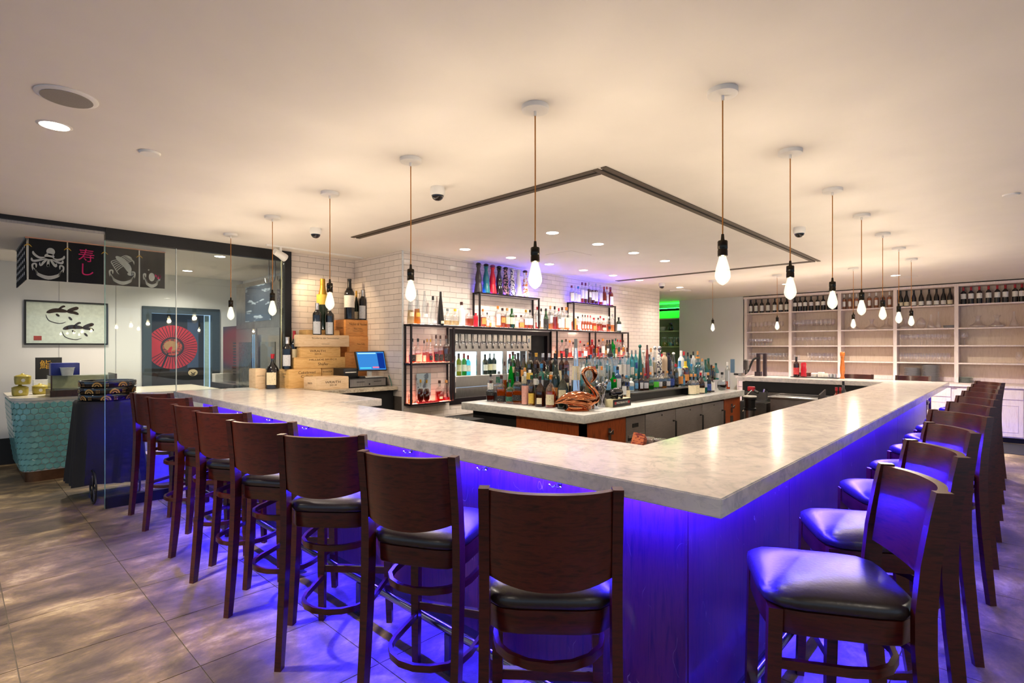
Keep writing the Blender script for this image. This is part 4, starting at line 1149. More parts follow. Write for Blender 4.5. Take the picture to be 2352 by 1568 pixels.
# right side: back row, front row and counter
RB = [
 (1341, 830, 'spirit', 7, 'frost', None, 0, 'grey', None, 'frosted white bottle'),
 (1353, 816, 'spirit', 7, 'clear', 'pale', .5, 'black', None, 'clear vodka with black cap'),
 (1364, 801, 'tall', 6, 'clear', None, 0, 'brown', ('red', .2, .5, 50), 'tall clear bottle with brown cap'),
 (1371, 801, 'tall', 5.5, 'clear', None, 0, 'orange', ('white', .2, .5, 50), 'tall clear bottle with orange cap'),
 (1379, 800, 'tall', 5.5, 'clear', 'pale', .5, 'brown', ('white', .2, .5, 50), 'tall clear bottle with dark cap'),
 (1392, 806, 'tall', 6.5, 'clear', None, 0, 'cork', None, 'clear vodka with yellow cap'),
 (1411, 803, 'tall', 6.5, 'clear', None, 0, 'teal', ('blue', .2, .5, 40), 'clear vodka with teal cap'),
 (1422, 798, 'tall', 6, 'clear', None, 0, 'green', ('white', .15, .5, 60), 'clear vodka with dark green cap'),
 (1432, 798, 'tall', 6, 'clear', None, 0, 'orange', ('white', .15, .5, 60), 'clear vodka with orange cap'),
 (1441, 799, 'tall', 6, 'clear', None, 0, 'brown', ('silver', .15, .5, 60), 'clear vodka with brown cap'),
 (1451, 805, 'tall', 5.5, 'aqua', None, 0, 'grey', ('white', .2, .45, 50), 'clear vodka with grey cap'),
 (1460, 805, 'tall', 5.5, 'aqua', None, 0, 'grey', ('navy', .4, .6, 30), 'blue-tinted vodka with grey cap'),
 (1470, 791, 'cone', 6.5, 'teal', None, 0, 'teal', None, 'tall teal bottle with round stopper', {'capkind': 'ball'}),
 (1478, 805, 'cone', 6, 'clear', 'gold', .4, 'white', None, 'clear tapered bottle with white stopper', {'capkind': 'ball'}),
 (1486.5, 793, 'cone', 6.5, 'redbrown', None, 0, 'brown', None, 'tall red and brown tapered bottle'),
 (1495, 800, 'cone', 6.5, 'clear', None, 0, 'cork', ('white', .1, .4, 50), 'tall clear bottle with cork'),
 (1504, 795, 'cone', 7, 'clear', 'pale', .5, 'silver', None, 'clear tapered bottle with silver ball stopper', {'capkind': 'ball'}),
 (1514.5, 795, 'bell', 7.5, 'patt', None, 0, 'silver', None, 'white ceramic bottle painted blue with silver ball', {'capkind': 'ball'}),
 (1526, 809, 'crock', 7, 'cream', None, 0, None, None, 'cream stoneware bottle'),
 (1535, 810, 'crock', 6.5, 'navy', None, 0, None, None, 'navy stoneware bottle'),
 (1541.5, 822, 'tall', 4.5, 'clear', 'pale', .6, 'black', None, 'slim grey bottle'),
 (1547, 809, 'cone', 6, 'clear', 'pale', .3, 'white', None, 'clear bottle with white skull stopper', {'capkind': 'ball'}),
]
prow(RB, 3.29, 1.141, 'right riser high step', GI, FB, 'y')
RF = [
 (1342, 880, 'spirit', 6, 'clear', 'grn', .5, 'grey', None, 'short green-tinted bottle', {'at': 3.05, 'base': IZ + .001}),
 (1395, 858, 'square', 7.5, 'clear', None, 0, 'grey', ('blue', .2, .6, 60), 'square gin bottle'),
 (1409, 855, 'spirit', 8, 'vgreen', None, 0, 'green', ('red', .55, .68, 20), 'bright green gin bottle with red seal'),
 (1418.5, 842, 'square', 9, 'blue', None, 0, 'black', ('silver', .2, .55, 35), 'sky blue gin bottle'),
 (1430, 860, 'spirit', 6, 'clear', None, 0, 'black', ('black', .4, .6, 60), 'small gin bottle with black band'),
 (1439, 862, 'spirit', 7, 'clear', None, 0, 'blue', ('navy', .35, .6, 60), 'gin bottle with royal blue label'),
 (1450, 868, 'spirit', 6.5, 'frost', None, 0, 'white', ('blue', .1, .4, 60), 'short pale bottle'),
 (1461, 858, 'squat', 8.5, 'clear', None, 0, 'cork', ('blue', .12, .46, 35), 'squat bottle with cork and blue oval label'),
 (1472.5, 856, 'squat', 8, 'brown', None, 0, 'cork', ('silver', .12, .46, 35), 'squat dark bottle with cork and oval label'),
 (1482.5, 858, 'squat', 8, 'brown', None, 0, 'red', ('silver', .12, .46, 35), 'squat dark bottle with red neck and oval label'),
 (1494, 855, 'squat', 7.5, 'clear', 'grn', .5, 'orange', None, 'squat green bottle with orange stopper'),
 (1505, 855, 'squat', 8.5, 'clear', None, 0, 'black', ('lime', .12, .45, 40), 'tequila bottle with lime green label'),
 (1514, 852, 'squat', 7.5, 'clear', None, 0, 'black', ('silver', .12, .4, 40), 'squat tequila bottle'),
 (1523.5, 852, 'squat', 7.5, 'clear', 'gold', .3, 'brown', ('black', .12, .4, 40), 'squat tequila bottle with dark label'),
 (1532.5, 852, 'squat', 7.5, 'clear', None, 0, 'cork', ('silver', .12, .4, 40), 'squat tequila bottle with cork'),
 (1541, 848, 'square', 7, 'blue', None, 0, 'black', ('navy', .1, .5, 50), 'dark blue bottle'),
 (1552, 836, 'spirit', 6.5, 'olive', None, 0, 'red', ('black', .1, .4, 60), 'lime bottle with red capsule'),
 (1561, 829, 'spirit', 8.5, 'clear', None, 0, 'blue', ('orange', .1, .4, 50), 'bottle with light blue capsule and orange label', {'captop': .28}),
 (1568, 850, 'spirit', 5.5, 'aqua', None, 0, 'silver', ('blue', .05, .5, 60), 'slim bottle with agave picture'),
]
for q_ in RF:
    if q_[0] < 1462 and len(q_) == 10: RF[RF.index(q_)] = q_ + ({'at': 3.14},)
prow(RF, 3.10, 1.037, 'right riser front edge', GI, FB, 'y')
FILL = []
for k_ in range(22):
    px_ = 1338 + k_ * 9.6
    FILL.append((px_, 812 + (k_ * 7) % 11, ('tall', 'spirit', 'square', 'spirit')[k_ % 4], 5.5, ('clear', 'aqua', 'clear', 'clear', 'green')[k_ % 5], ('pale', None, 'gold', None)[k_ % 4], .45, ('silver', 'black', 'blue', 'white', 'red')[k_ % 5], ('white', .15, .5, 60) if k_ % 3 else None,
                 ('clear bottle with silver cap', 'pale aqua bottle with black cap', 'clear bottle with blue cap', 'clear bottle with white cap', 'green bottle with red cap')[k_ % 5]))
prow(FILL, 3.47, 1.141, 'rearmost row of right riser', GI, FB, 'y')
FILL2 = [(px_, yt_, 'spirit', 6, g_, l_, .4, c_, None, d_) for px_, yt_, g_, l_, c_, d_ in ((1336, 852, 'aqua', None, 'white', 'pale bottle with white cap'), (1349, 842, 'clear', 'pale', 'silver', 'clear bottle with silver cap'), (1360, 846, 'clear', 'grn', 'green', 'pale green bottle'), (1371, 838, 'clear', None, 'green', 'clear bottle with green cap'), (1382, 842, 'clear', 'pale', 'orange', 'clear bottle with orange cap'))]
prow(FILL2, 3.14, 1.037, 'behind the flamingo neck', GI, FB, 'y')
RE = [
 (1564.5, 806, 'tall', 7, 'frost', None, 0, 'white', None, 'white bottle'),
 (1571, 808, 'tall', 5.5, 'aqua', None, 0, 'red', None, 'clear bottle with red cap'),
 (1580, 810, 'tall', 5, 'aqua', None, 0, 'black', None, 'clear bottle with black and red cap'),
 (1587, 815, 'spirit', 6, 'clear', None, 0, 'black', None, 'clear bottle with black cap'),
 (1592.5, 808, 'tall', 5, 'frost', None, 0, 'black', None, 'white vodka bottle with black cap'),
 (1602.5, 807, 'tall', 5, 'aqua', None, 0, 'cork', ('orange', .75, .82, 120), 'tall bottle with ivory cap and orange band'),
 (1574.5, 830, 'spirit', 8, 'amber', 'orange', .5, 'yellow', ('orange', .1, .4, 60), 'orange bottle with yellow capsule', {'captop': .28}),
 (1588, 836, 'round', 10, 'aqua', 'blk', .4, 'blue', None, 'round dark bottle with blue ribbons'),
 (1600, 826, 'spirit', 6.5, 'aqua', None, 0, 'grey', None, 'pale aqua bottle'),
 (1607, 826, 'spirit', 6, 'aqua', None, 0, 'grey', ('white', .2, .5, 50), 'pale aqua bottle with white label'),
 (1613, 824, 'tall', 5, 'clear', None, 0, 'cork', None, 'clear bottle with cork'),
 (1620.5, 826, 'burgundy', 7, 'teal', None, 0, 'teal', ('silver', .1, .4, 50), 'teal bottle with pale label'),
 (1627, 823, 'burgundy', 7, 'green', None, 0, 'teal', None, 'green bottle with teal capsule'),
 (1634.5, 838, 'spirit', 5, 'brown', None, 0, 'brown', None, 'dark dasher bottle'),
 (1639, 841, 'spirit', 5, 'green', None, 0, 'orange', None, 'green bottle with orange capsule'),
 (1644.5, 834, 'burgundy', 7.5, 'aqua', None, 0, 'teal', ('silver', .1, .4, 50), 'tall sea-green bottle'),
]
for k_ in range(6): RE[k_] = RE[k_] + ({'at': 3.44},)
prow(RE, 3.26, 1.051, 'island right back rows', GI, FB, 'y')
RC = [
 (1588, 859, 'squat', 10, 'clear', 'grn', .2, 'cork', ('cream', .04, .46, 60), 'mezcal bottle with cork and blue ribbon'),
 (1597, 859, 'squat', 9, 'clear', 'grn', .2, 'cork', ('cream', .04, .46, 60), 'mezcal bottle with line drawing'),
 (1609.5, 856, 'jug', 9, 'brown', None, 0, 'red', ('cream', .05, .28, 70), 'orange liqueur jug with red ribbon'),
 (1618, 858, 'spirit', 6, 'teal', None, 0, 'silver', ('silver', .3, .6, 60), 'teal bottle with silver capsule'),
 (1626.5, 856, 'spirit', 7, 'black', 'blk', .5, 'cork', ('navy', .1, .45, 60), 'black bottle with orange cork'),
 (1636, 870, 'tall', 5, 'brown', None, 0, 'brown', ('white', .1, .75, 60), 'slim bottle with tall white label'),
 (1658.5, 855, 'round', 12, 'clear', 'blk', .3, 'black', None, 'round decanter of dark liquor', {'capkind': 'cap'}),
 (1671, 832, 'tall', 5.5, 'clear', 'orange', .3, 'white', ('silver', .1, .7, 25), 'tall squeeze bottle of orange syrup'),
]
prow(RC, 2.98, IZ + .001, 'island right stone edge', GI, FB, 'y')
prow([(1433, 876, 'spirit', 5.5, 'clear', 'gold', .3, 'black', ('silver', .4, .8, 70), 'small bottle with black figure label'),
      (1441, 878, 'square', 5.5, 'clear', 'gold', .3, 'black', ('cream', .25, .62, 70), 'small bottle with cream label')], 3.058, IZ + .001, 'beside the piggy bank', GI, FB, 'y')
# black pourer cone cap standing over the vodkas
P_ = onY(1402, 791, 3.42)
bottle((P_.x, P_.y, 1.141), P_.z - 1.141, .034, 'tall', 'clear', None, 0, 'black', None, FB, 'clear vodka bottle wearing a wide black conical cap', GI, captop=.34)

# ---- copper flamingo
FPX = .00412
fp = onZ(1325, 943, IZ)
fm = thing('copper_flamingo', 'shiny copper flamingo cocktail vessel on the island corner', 'ornament', (fp.x, fp.y, IZ + .001), TH - R(90))
def fl(px, py): return ((px - 1325) * FPX, (943 - py) * FPX)
sec = [(1273, 926, 1, 1.5), (1279, 923, 4, 5), (1290, 917.5, 9, 11), (1303, 915, 14, 16), (1318, 916, 18, 20), (1335, 918, 20, 20), (1349, 919, 18, 17), (1360, 919, 13, 12), (1368, 917, 8, 7), (1371, 915, 3, 3)]
v = []; f = []; n = 16
for px, py, hh, dd in sec:
    x, z = fl(px, py)
    for k in range(n):
        a = 2 * PI * k / n
        v.append((x, dd * FPX * math.cos(a), z + hh * FPX * math.sin(a)))
for r_ in range(len(sec) - 1):
    for k in range(n):
        j = (k + 1) % n
        f.append((r_ * n + k, r_ * n + j, r_ * n + n + j, r_ * n + n + k))
f.append(tuple(range(n))); f.append(tuple(range(len(v) - n, len(v)))[::-1])
def local(mb, name, mat, parent, smooth=60):
    me = mb.mesh(name, smooth); me.materials.append(mat)
    o = bpy.data.objects.new(name, me); col.objects.link(o); o.parent = parent
    return o
local(MB().add(v, f), 'body', m_copper, fm)
nk = [(1362, 922, 7), (1369, 918, 7), (1371, 909, 6.4), (1365, 897, 5.4), (1354, 886, 4.6), (1345, 874, 4.2), (1340, 862, 4.2), (1341, 853, 4.3), (1347, 847, 4.5), (1356, 845.5, 4.8), (1363, 849, 5.4), (1366, 855, 6), (1366.5, 862, 5.2), (1364, 870, 3.6), (1359.5, 876, 2.2), (1357, 878.5, 1)]
def smooth_path(P, k=3):
    out_ = []
    for i in range(len(P) - 1):
        p0 = P[max(i - 1, 0)]; p1 = P[i]; p2 = P[i + 1]; p3 = P[min(i + 2, len(P) - 1)]
        for s in range(k):
            t = s / k
            out_.append(tuple(.5 * (2 * b_ + (-a_ + c_) * t + (2 * a_ - 5 * b_ + 4 * c_ - d_) * t * t + (-a_ + 3 * b_ - 3 * c_ + d_) * t ** 3) for a_, b_, c_, d_ in zip(p0, p1, p2, p3)))
    out_.append(tuple(P[-1]))
    return out_
nks = smooth_path(nk)
local(MB().tube([(fl(a, b)[0], 0, fl(a, b)[1]) for a, b, r_ in nks], [r_ * FPX for a, b, r_ in nks], 12), 'neck_and_head', m_copper, fm)
for sy in (-1, 1):
    for (a0, b0, a1, b1, a2, b2, wd) in ((1356, 909, 1330, 902, 1288, 917, 1.0), (1358, 916, 1330, 908, 1286, 922, 1.1), (1357, 923, 1332, 915, 1292, 924, 1.1), (1352, 929, 1332, 922, 1300, 926, 1.1), (1346, 933, 1332, 928, 1310, 929, 1.0)):
        pth = smooth_path([(a0, b0), (a1, b1), (a2, b2)], 6)
        out_ = []
        for a, b in pth:
            # lie on the body side
            for s0, s1 in zip(sec, sec[1:]):
                if s0[0] <= a <= s1[0]:
                    q = (a - s0[0]) / (s1[0] - s0[0]); cy, hh, dd = [s0[k_] + (s1[k_] - s0[k_]) * q for k_ in (1, 2, 3)]
                    u = max(-.97, min(.97, (cy - b) / max(hh, .1)))
                    out_.append((fl(a, b)[0], sy * (dd * math.sqrt(1 - u * u) + .3) * FPX, fl(a, b)[1]))
                    break
        if len(out_) > 2: local(MB().tube(out_, [wd * 2.1 * FPX * (1 - .6 * k_ / len(out_)) for k_ in range(len(out_))], 6), 'feather_ridge', m_copper, fm)
local(MB().lathe([(0, 0), (.115, 0), (.118, .008), (.10, .014), (.085, .03), (.09, .055), (0, .06)], 20, (0, 0, 0), 0, 1, .62), 'foot', m_copper, fm)
local(MB().lathe([(.058, .135), (.062, .158), (.058, .160), (.0, .150)], 20, (.03, 0, -.012), 0, 1, .8), 'cup_rim', m_copper, fm)

# ---- other bar things on the island
def cyl_thing(name, lab, cat, px, py, r, h, mat, z=IZ + .001, taper=.8):
    P_ = onZ(px, py, z)
    o = MB().lathe([(0, 0), (r * taper, 0), (r * taper, .004), (r, h), (r * .93, h), (r * taper * .93, .008), (0, .008)], 20, (P_.x, P_.y, z)).build(name, mat)
    return tag(o, lab, cat)
cyl_thing('cocktail_shaker', 'polished steel shaker tin standing behind the flamingo neck', 'shaker', 1366, 938, .042, .22, m_chrome)
cyl_thing('copper_mug', 'copper mug behind the flamingo back', 'mug', 1349, 939, .04, .1, m_copper, taper=.95)
P_ = onZ(1383, 934, IZ)
tl = thing('bar_tool_jar', 'clear glass jar holding strainers and spoons beside the flamingo', 'tool jar', (P_.x, P_.y, IZ + .001))
local(MB().lathe([(0, 0), (.042, 0), (.045, .11), (.042, .11), (.039, .006), (0, .006)], 18), 'glass', m_gw, tl)
for k, (dx, dy, h_) in enumerate(((.02, .01, .2), (-.02, .015, .22), (.0, -.02, .19), (.025, -.01, .23))):
    local(MB().tube([(-dx * .6, -dy * .6, .01), (dx, dy, .12), (dx * 2.2, dy * 2, h_)], .0035, 6).sphere((dx * 2.3, dy * 2, h_ + .02), .022, .008, .03, 10, 6), 'spoon', m_chrome, tl)
local(MB().tube([(-.05 + .05 * math.cos(a), -.01, .19 + .045 * math.sin(a)) for a in [2 * PI * k / 16 for k in range(16)]], .006, 6, True).sphere((-.05, -.008, .19), .043, .006, .04, 14, 6), 'strainer', m_steel, tl)
# piggy bank on its box
c0 = onZ(1407.5, 936, IZ); c1 = onY(1449, 930, c0.y); hh = .078
pb = thing('whiskey_display_box', 'black and cream display box lettered for a rye whiskey', 'display box', (c0.x, c0.y, IZ + .001))
B(c0.x, c1.x, c0.y, c0.y + .085, IZ + .001, IZ + hh, bev=.002).build('box', M('cream_box', 'e2d7ae', .5), pb)
B(c0.x + .002, c1.x - .002, c0.y - .0025, c0.y - .0005, IZ + .004, IZ + hh - .003).build('black_face', m_blk, pb, 0)
text('lettering', 'PIGGYBANK RYE', .022, m_paper, ((c0.x + c1.x) / 2, c0.y - .0035, IZ + .04), FACE_NY, pb, width=(c1.x - c0.x) * .62)
for x in (c0.x + .045, c1.x - .045):
    B(x - .014, x + .014, c0.y - .0035, c0.y - .0026, IZ + .026, IZ + .052).build('emblem', CP['red'], pb, 0)
pg = thing('piggy_bank', 'glossy black ceramic pig bank standing on the display box', 'piggy bank', ((c0.x + c1.x) / 2 - .03, c0.y + .043, IZ + hh + .001), R(180))
m_pig = M('black_glazed_pig', '0e0e12', .08, spec=.8)
local(MB().sphere((0, 0, .06), .085, .055, .052, 18, 10), 'body', m_pig, pg)
local(MB().sphere((.08, 0, .055), .034, .034, .034, 14, 8).tube([(.1, 0, .05), (.122, 0, .048)], .016, 12), 'head', m_pig, pg)
for sx, sy in ((.045, .028), (.045, -.028), (-.045, .028), (-.045, -.028)):
    local(MB().tube([(sx, sy, .0), (sx * .95, sy, .04)], [.012, .016], 10), 'leg', m_pig, pg)
for sy in (-1, 1):
    local(MB().lathe([(.012, 0), (.008, .015), (0, .03)], 8, (.075, sy * .02, .08)), 'ear', m_pig, pg)
# ------------------------------------------------------------------ tall whitewashed shelving wall
XB = 12.45
su = thing('shelving_wall', 'tall whitewashed oak wall of open shelves with bottles, glasses and plates', 'shelving', (12.3, 1.8, 0))
B(XB, XB + .02, -1.2, 4.36, .92, 2.64).build('back_panel', m_washb, su, 0)
UPY = [4.36, 3.45, 2.55, 1.645, .765, -.12, -1.0]
for y in UPY:
    B(XS, XB, y - .028, y + .028, .915, 2.60).build('upright', m_wash, su, 0)
B(XS - .015, XB, -1.05, 4.40, 2.60, 2.645).build('cornice', m_wash, su, 0)
SHZ = [2.285, 1.875, 1.570, 1.262]
for i, (a, b) in enumerate(zip(UPY, UPY[1:])):
    for z in SHZ:
        B(XS + .004, XB, b + .029, a - .029, z - .024, z).build('shelf', m_wash, su, 0)
    B(XB - .02, XB, b + .029, a - .029, .915, .99).build('backsplash', m_wash, su, 0)
    pl = B(XS - .002, XS + .001, (a + b) / 2 - .045, (a + b) / 2 + .045, 2.60, 2.622).build('bay_number_plate', m_blk, su, 0)
B(XS + .03, XS + .09, 4.30, -1.0, 2.648, CEIL - .001).build('shadow_gap', m_dark, su, 0)
# base cabinets
for i, (a, b) in enumerate(zip(UPY, UPY[1:])):
    y0, y1 = b, a
    c = thing('base_cabinet', '%s whitewashed base cabinet from the left under the shelving' % ORD[i], 'cabinet', (11.9, (y0 + y1) / 2, 0), 0, 'base cabinets under the shelving')
    B(11.63, XB, y0 + .001, y1 - .001, .085, .875).build('carcass', m_wash, c, 0)
    B(11.70, XB, y0 + .001, y1 - .001, 0, .085).build('plinth', m_dark, c, 0)
    for dz0, dz1, nm in ((.70, .855, 'drawer'), (.105, .685, 'door')):
        d = B(11.612, 11.629, y0 + .04, y1 - .04, dz0, dz1).build(nm, m_wash, c, 0)
        if nm == 'door':
            for (p0, p1, q0, q1) in ((y0 + .10, y1 - .10, dz1 - .085, dz1 - .078), (y0 + .10, y1 - .10, dz0 + .07, dz0 + .077), (y0 + .10, y0 + .107, dz0 + .077, dz1 - .085), (y1 - .107, y1 - .10, dz0 + .077, dz1 - .085)):
                B(11.608, 11.612, p0, p1, q0, q1).build('moulding', m_wash, d, 0)
tag(B(11.59, XB, -1.05, 4.38, .876, .912).build('wood_counter', m_wash), 'whitewashed counter board below the shelving', 'countertop')
bdr = B(10.45, 11.55, -1.8, .62, .001, .006).build('dark_floor_mat', M('dark_mat', '1a1c26', .7))
tag(bdr, 'dark mat on the floor before the base cabinets', 'mat')

XM = 12.26
def wines(rows, place, group):
    k = 0
    for (px, yt, typ, glass, liq, cap, lab, desc) in rows:
        P_ = onX(px, yt, XM)
        bottle((XM, P_.y, SHZ[0] + .001), .298, .0385, typ, glass, liq, .68, cap, lab, R(-90 + 8), '%s, %s from left, %s' % (desc, ORD[k], place), group, 'wine_bottle', captop=.2)
        k += 1
wines([(1700 + v_ / 6.535, 690, 'bordeaux', 'black', None, 'black', ('white', .15, .55, 75), 'dark wine bottle with square white label') for v_ in (160, 238, 325, 418, 518, 612, 700)], 'top shelf, first bay', 'wines in the first bay')
wines([(1700 + v_ / 6.535, 690, 'bordeaux', 'black', None, 'black', ('white', .36, .62, 75), 'dark wine bottle with high white label') for v_ in (822, 900, 977, 1066, 1163, 1248, 1340, 1430)], 'top shelf, second bay', 'wines in the second bay')
wines([(1900 + v_ / 6.535, 690, 'bordeaux', 'clear', 'rose', 'white', ('white', .18, .52, 38), 'orange rose wine bottle') for v_ in (255, 340, 440, 530, 632, 735, 833, 935)], 'top shelf, third bay', 'rose wines in the third bay')
wines([(1900 + v_ / 6.535, 690, 'burgundy', 'black', None, 'black', ('cream' if k in (0, 1, 7) else 'white', .06, .30, 75), 'sloping-shouldered black wine bottle') for k, v_ in enumerate((1100, 1190, 1300, 1410, 1528, 1640, 1745, 1843))], 'top shelf, fourth bay', 'wines in the fourth bay')
wines([(2100 + v_ / 5.6, 660, 'bordeaux', 'black', None, 'red', ('white', .32, .62, 75), 'black wine bottle with red foil') for v_ in (632, 730, 837, 955, 1068, 1172, 1297, 1385)], 'top shelf, fifth bay', 'wines in the fifth bay')

# glassware: profiles as thin shells
def shell(prof, t=.0012):
    inner = [(max(0, r - t * 1.2), z + t) for r, z in prof[::-1] if z >= prof[0][1]]
    return prof + inner
GWM = {}
def gmesh(kind):
    if kind in GWM: return GWM[kind]
    P = {'wine': [(.036, 0), (.036, .002), (.006, .006), (.004, .02), (.004, .09), (.010, .096), (.035, .112), (.046, .135), (.046, .155), (.040, .19), (.034, .215)],
         'coupe': [(.033, 0), (.033, .002), (.005, .006), (.004, .02), (.004, .085), (.012, .092), (.040, .110), (.050, .128), (.049, .148), (.043, .175)],
         'flute': [(.03, 0), (.03, .002), (.005, .006), (.004, .07), (.012, .08), (.025, .11), (.027, .15), (.024, .19)],
         'goblet': [(.032, 0), (.032, .002), (.008, .008), (.006, .03), (.016, .042), (.036, .07), (.040, .10), (.036, .14), (.033, .16)],
         'tumbler': [(0, 0), (.03, 0), (.033, .002), (.037, .11)],
         'stem': [(.031, 0), (.031, .002), (.005, .006), (.004, .055), (.014, .062), (.034, .085), (.037, .11), (.033, .15)]}[kind]
    m = MB().lathe([(0, 0)] + P, 14)
    GWM[kind] = m.mesh(kind, 50)
    return GWM[kind]
def glasses(kind, y0, y1, n, rows, z, lab, group, invert=False, hs=1.0, name='wine_glass', dx=.085, x0=XS + .06, jit=.0015):
    ws_s = {'coupe': .78}.get(kind, .86)
    for r_ in range(rows):
        for k in range(n):
            y = y0 + (y1 - y0) * (k + (.5 if r_ % 2 else 0)) / max(1, n)
            H_ = {'wine': .215, 'coupe': .175, 'flute': .19, 'goblet': .16, 'tumbler': .11, 'stem': .15}[kind] * hs
            o = link(name, gmesh(kind), m_gw, None, (x0 + r_ * dx + random.uniform(-jit, jit), y + random.uniform(-jit, jit), z + .001 + (H_ if invert else 0)), (R(180) if invert else 0, 0, 0), (ws_s, ws_s, hs))
            tag(o, lab, 'glass', group)
b1 = (4.29, 3.52); b2 = (3.38, 2.62); b4 = (1.57, .84)
glasses('wine', b1[0], b1[1] + .03, 9, 1, SHZ[1], 'tall wine glass in the row on the second shelf of the first bay', 'wine glasses, second shelf, first bay')
glasses('stem', b1[0], 3.83, 7, 3, SHZ[2], 'small stem glass in the tight block on the third shelf of the first bay', 'stem glasses, third shelf, first bay', dx=.075)
glasses('stem', b1[0], b1[1], 11, 3, SHZ[3], 'small stem glass in the tight block on the fourth shelf of the first bay', 'stem glasses, fourth shelf, first bay', dx=.075)
glasses('wine', b2[0], b2[1] + .02, 9, 3, SHZ[1], 'tall wine glass in the block on the second shelf of the second bay', 'wine glasses, second shelf, second bay', hs=1.08)
glasses('coupe', b2[0], b2[1] + .02, 9, 2, SHZ[2], 'wide wine glass in the double row on the third shelf of the second bay', 'wine glasses, third shelf, second bay')
glasses('goblet', 3.12, b2[1], 7, 2, SHZ[3], 'goblet in the double row on the fourth shelf of the second bay', 'goblets, fourth shelf, second bay')
glasses('tumbler', 3.38, 3.22, 2, 1, SHZ[3], 'straight tumbler at the left of the fourth shelf of the second bay', 'tumblers, fourth shelf, second bay', name='tumbler')
glasses('coupe', b4[0], b4[1], 9, 2, SHZ[2], 'wide wine glass in the double row on the third shelf of the fourth bay', 'wine glasses, third shelf, fourth bay', hs=1.15)
glasses('goblet', b4[0], b4[1], 9, 2, SHZ[3], 'goblet in the double row on the fourth shelf of the fourth bay', 'goblets, fourth shelf, fourth bay', hs=1.05)
P_ = onX(2100 + 645 / 5.6, 790, XS + .1)
tag(link('wine_glass', gmesh('wine'), m_gw, None, (XS + .1, P_.y, SHZ[2] + .001), None, (1.25, 1.25, 1.08)), 'single large wine glass alone on the third shelf of the fifth bay', 'glass')
P_ = onX(2100 + 1345 / 5.6, 830, XS + .1)
tag(link('beer_goblet', gmesh('goblet'), m_gw, None, (XS + .1, P_.y, SHZ[3] + .001), None, (1.15, 1.15, 1.2)), 'single goblet alone on the fourth shelf of the fifth bay', 'glass')

DEC = {'flat': [(0, 0), (.06, 0), (.115, .012), (.120, .03), (.10, .05), (.045, .085), (.030, .12), (.034, .16), (.058, .205)], 'tall': [(0, 0), (.07, 0), (.085, .01), (.078, .05), (.045, .12), (.024, .19), (.021, .24), (.023, .255)],
       'swan': [(0, 0), (.05, 0), (.062, .02), (.058, .06), (.035, .13), (.02, .2), (.016, .27), (.018, .30)], 'round': [(0, 0), (.05, 0), (.10, .05), (.11, .1), (.09, .15), (.04, .185), (.03, .2)]}
for px, kind, lab in ((1900 + 400 / 6.535, 'flat', 'flat-bottomed glass decanter behind a small bulb in the third bay'), (1900 + 668 / 6.535, 'flat', 'clear ship decanter in the middle of the third bay'), (1900 + 900 / 6.535, 'flat', 'ship decanter at the right of the third bay'),
                      (1900 + 1130 / 6.535, 'flat', 'low glass decanter at the left of the fourth bay'), (2100 + 10 / 5.6, 'round', 'round glass decanter behind the last pendant bulb in the fourth bay'), (2100 + 215 / 5.6, 'tall', 'slanted pear-shaped decanter in the fourth bay'),
                      (2100 + 310 / 5.6, 'swan', 'slim tall decanter beside the plates in the fourth bay'), (2100 + 818 / 5.6, 'flat', 'wide ship decanter at the left of the fifth bay'), (2100 + 1065 / 5.6, 'flat', 'wide ship decanter in the middle of the fifth bay'), (2100 + 1310 / 5.6, 'tall', 'broad conical decanter at the right of the fifth bay')):
    y = onX(px, 740, XM - .02).y
    for a, b in zip(UPY, UPY[1:]):
        if b < y < a: y = min(max(y, b + .15), a - .15)
    k_ = .72 if kind in ('tall', 'swan', 'round') else .95
    if kind == 'round': y = onX(px, 740, XM - .02).y - .09
    o = MB().lathe([(r_ * k_, z_) for r_, z_ in DEC[kind]], 24, (XM - .02, y, SHZ[1] + .001)).build('decanter', m_gw, None, 60)
    tag(o, lab, 'decanter', 'decanters on the shelves')
# plates: every plate of a stack
pl_me = MB().lathe([(0, 0), (.07, 0), (.075, .004), (.11, .013), (.125, .018), (.126, .021), (.108, .018), (.07, .008), (0, .006)], 24).mesh('plate', 40)
m_plate = M('grey_white_plate', 'c9c9cc', .25, var=.03)
m_plate2 = M('pale_green_plate', 'c3cbc0', .25, var=.03)
def stack(px, z, n, dz, r, mat, lab, grp, x=XM):
    y = onX(px, 850, x).y
    for k in range(n):
        o = link('plate', pl_me, mat, None, (x + random.uniform(-.003, .003), y + random.uniform(-.004, .004), z + .001 + k * dz), (0, 0, random.uniform(0, 6)), (r / .126, r / .126, .7))
        tag(o, lab, 'plate', grp)
stack(2095, .913, 18, .0135, .125, m_plate, 'grey plate in the left tall stack behind the far stool', 'plates in the left stack')
stack(2138, .913, 22, .0135, .135, m_plate, 'grey plate in the right and tallest stack', 'plates in the tall stack')
stack(2217, .913, 7, .0135, .115, m_plate2, 'greenish plate in the low stack under the fifth bay', 'plates in the low stack')
stack(2100 + 458 / 5.6, SHZ[1], 5, .0085, .10, m_plate, 'white plate in the small stack beside the decanters', 'plates beside the decanters')

# ------------------------------------------------------------------ things behind and on the far counter
pm = onX(1900 + 228 / 6.535, 860, 9.0)
pmz = BZ + .001
t = thing('pepper_mill', 'tall turned orange wood pepper mill on the far counter', 'pepper mill', (9.0, pm.y, pmz))
local(MB().lathe([(0, 0), (.030, 0), (.031, .01), (.024, .03), (.022, .05), (.031, .09), (.033, .16), (.026, .22), (.022, .30), (.028, .325), (0, .325)], 18), 'body', m_peper, t)
local(MB().lathe([(.026, .327), (.033, .345), (.031, .38), (.024, .392), (0, .395)], 18), 'head', m_peper, t)
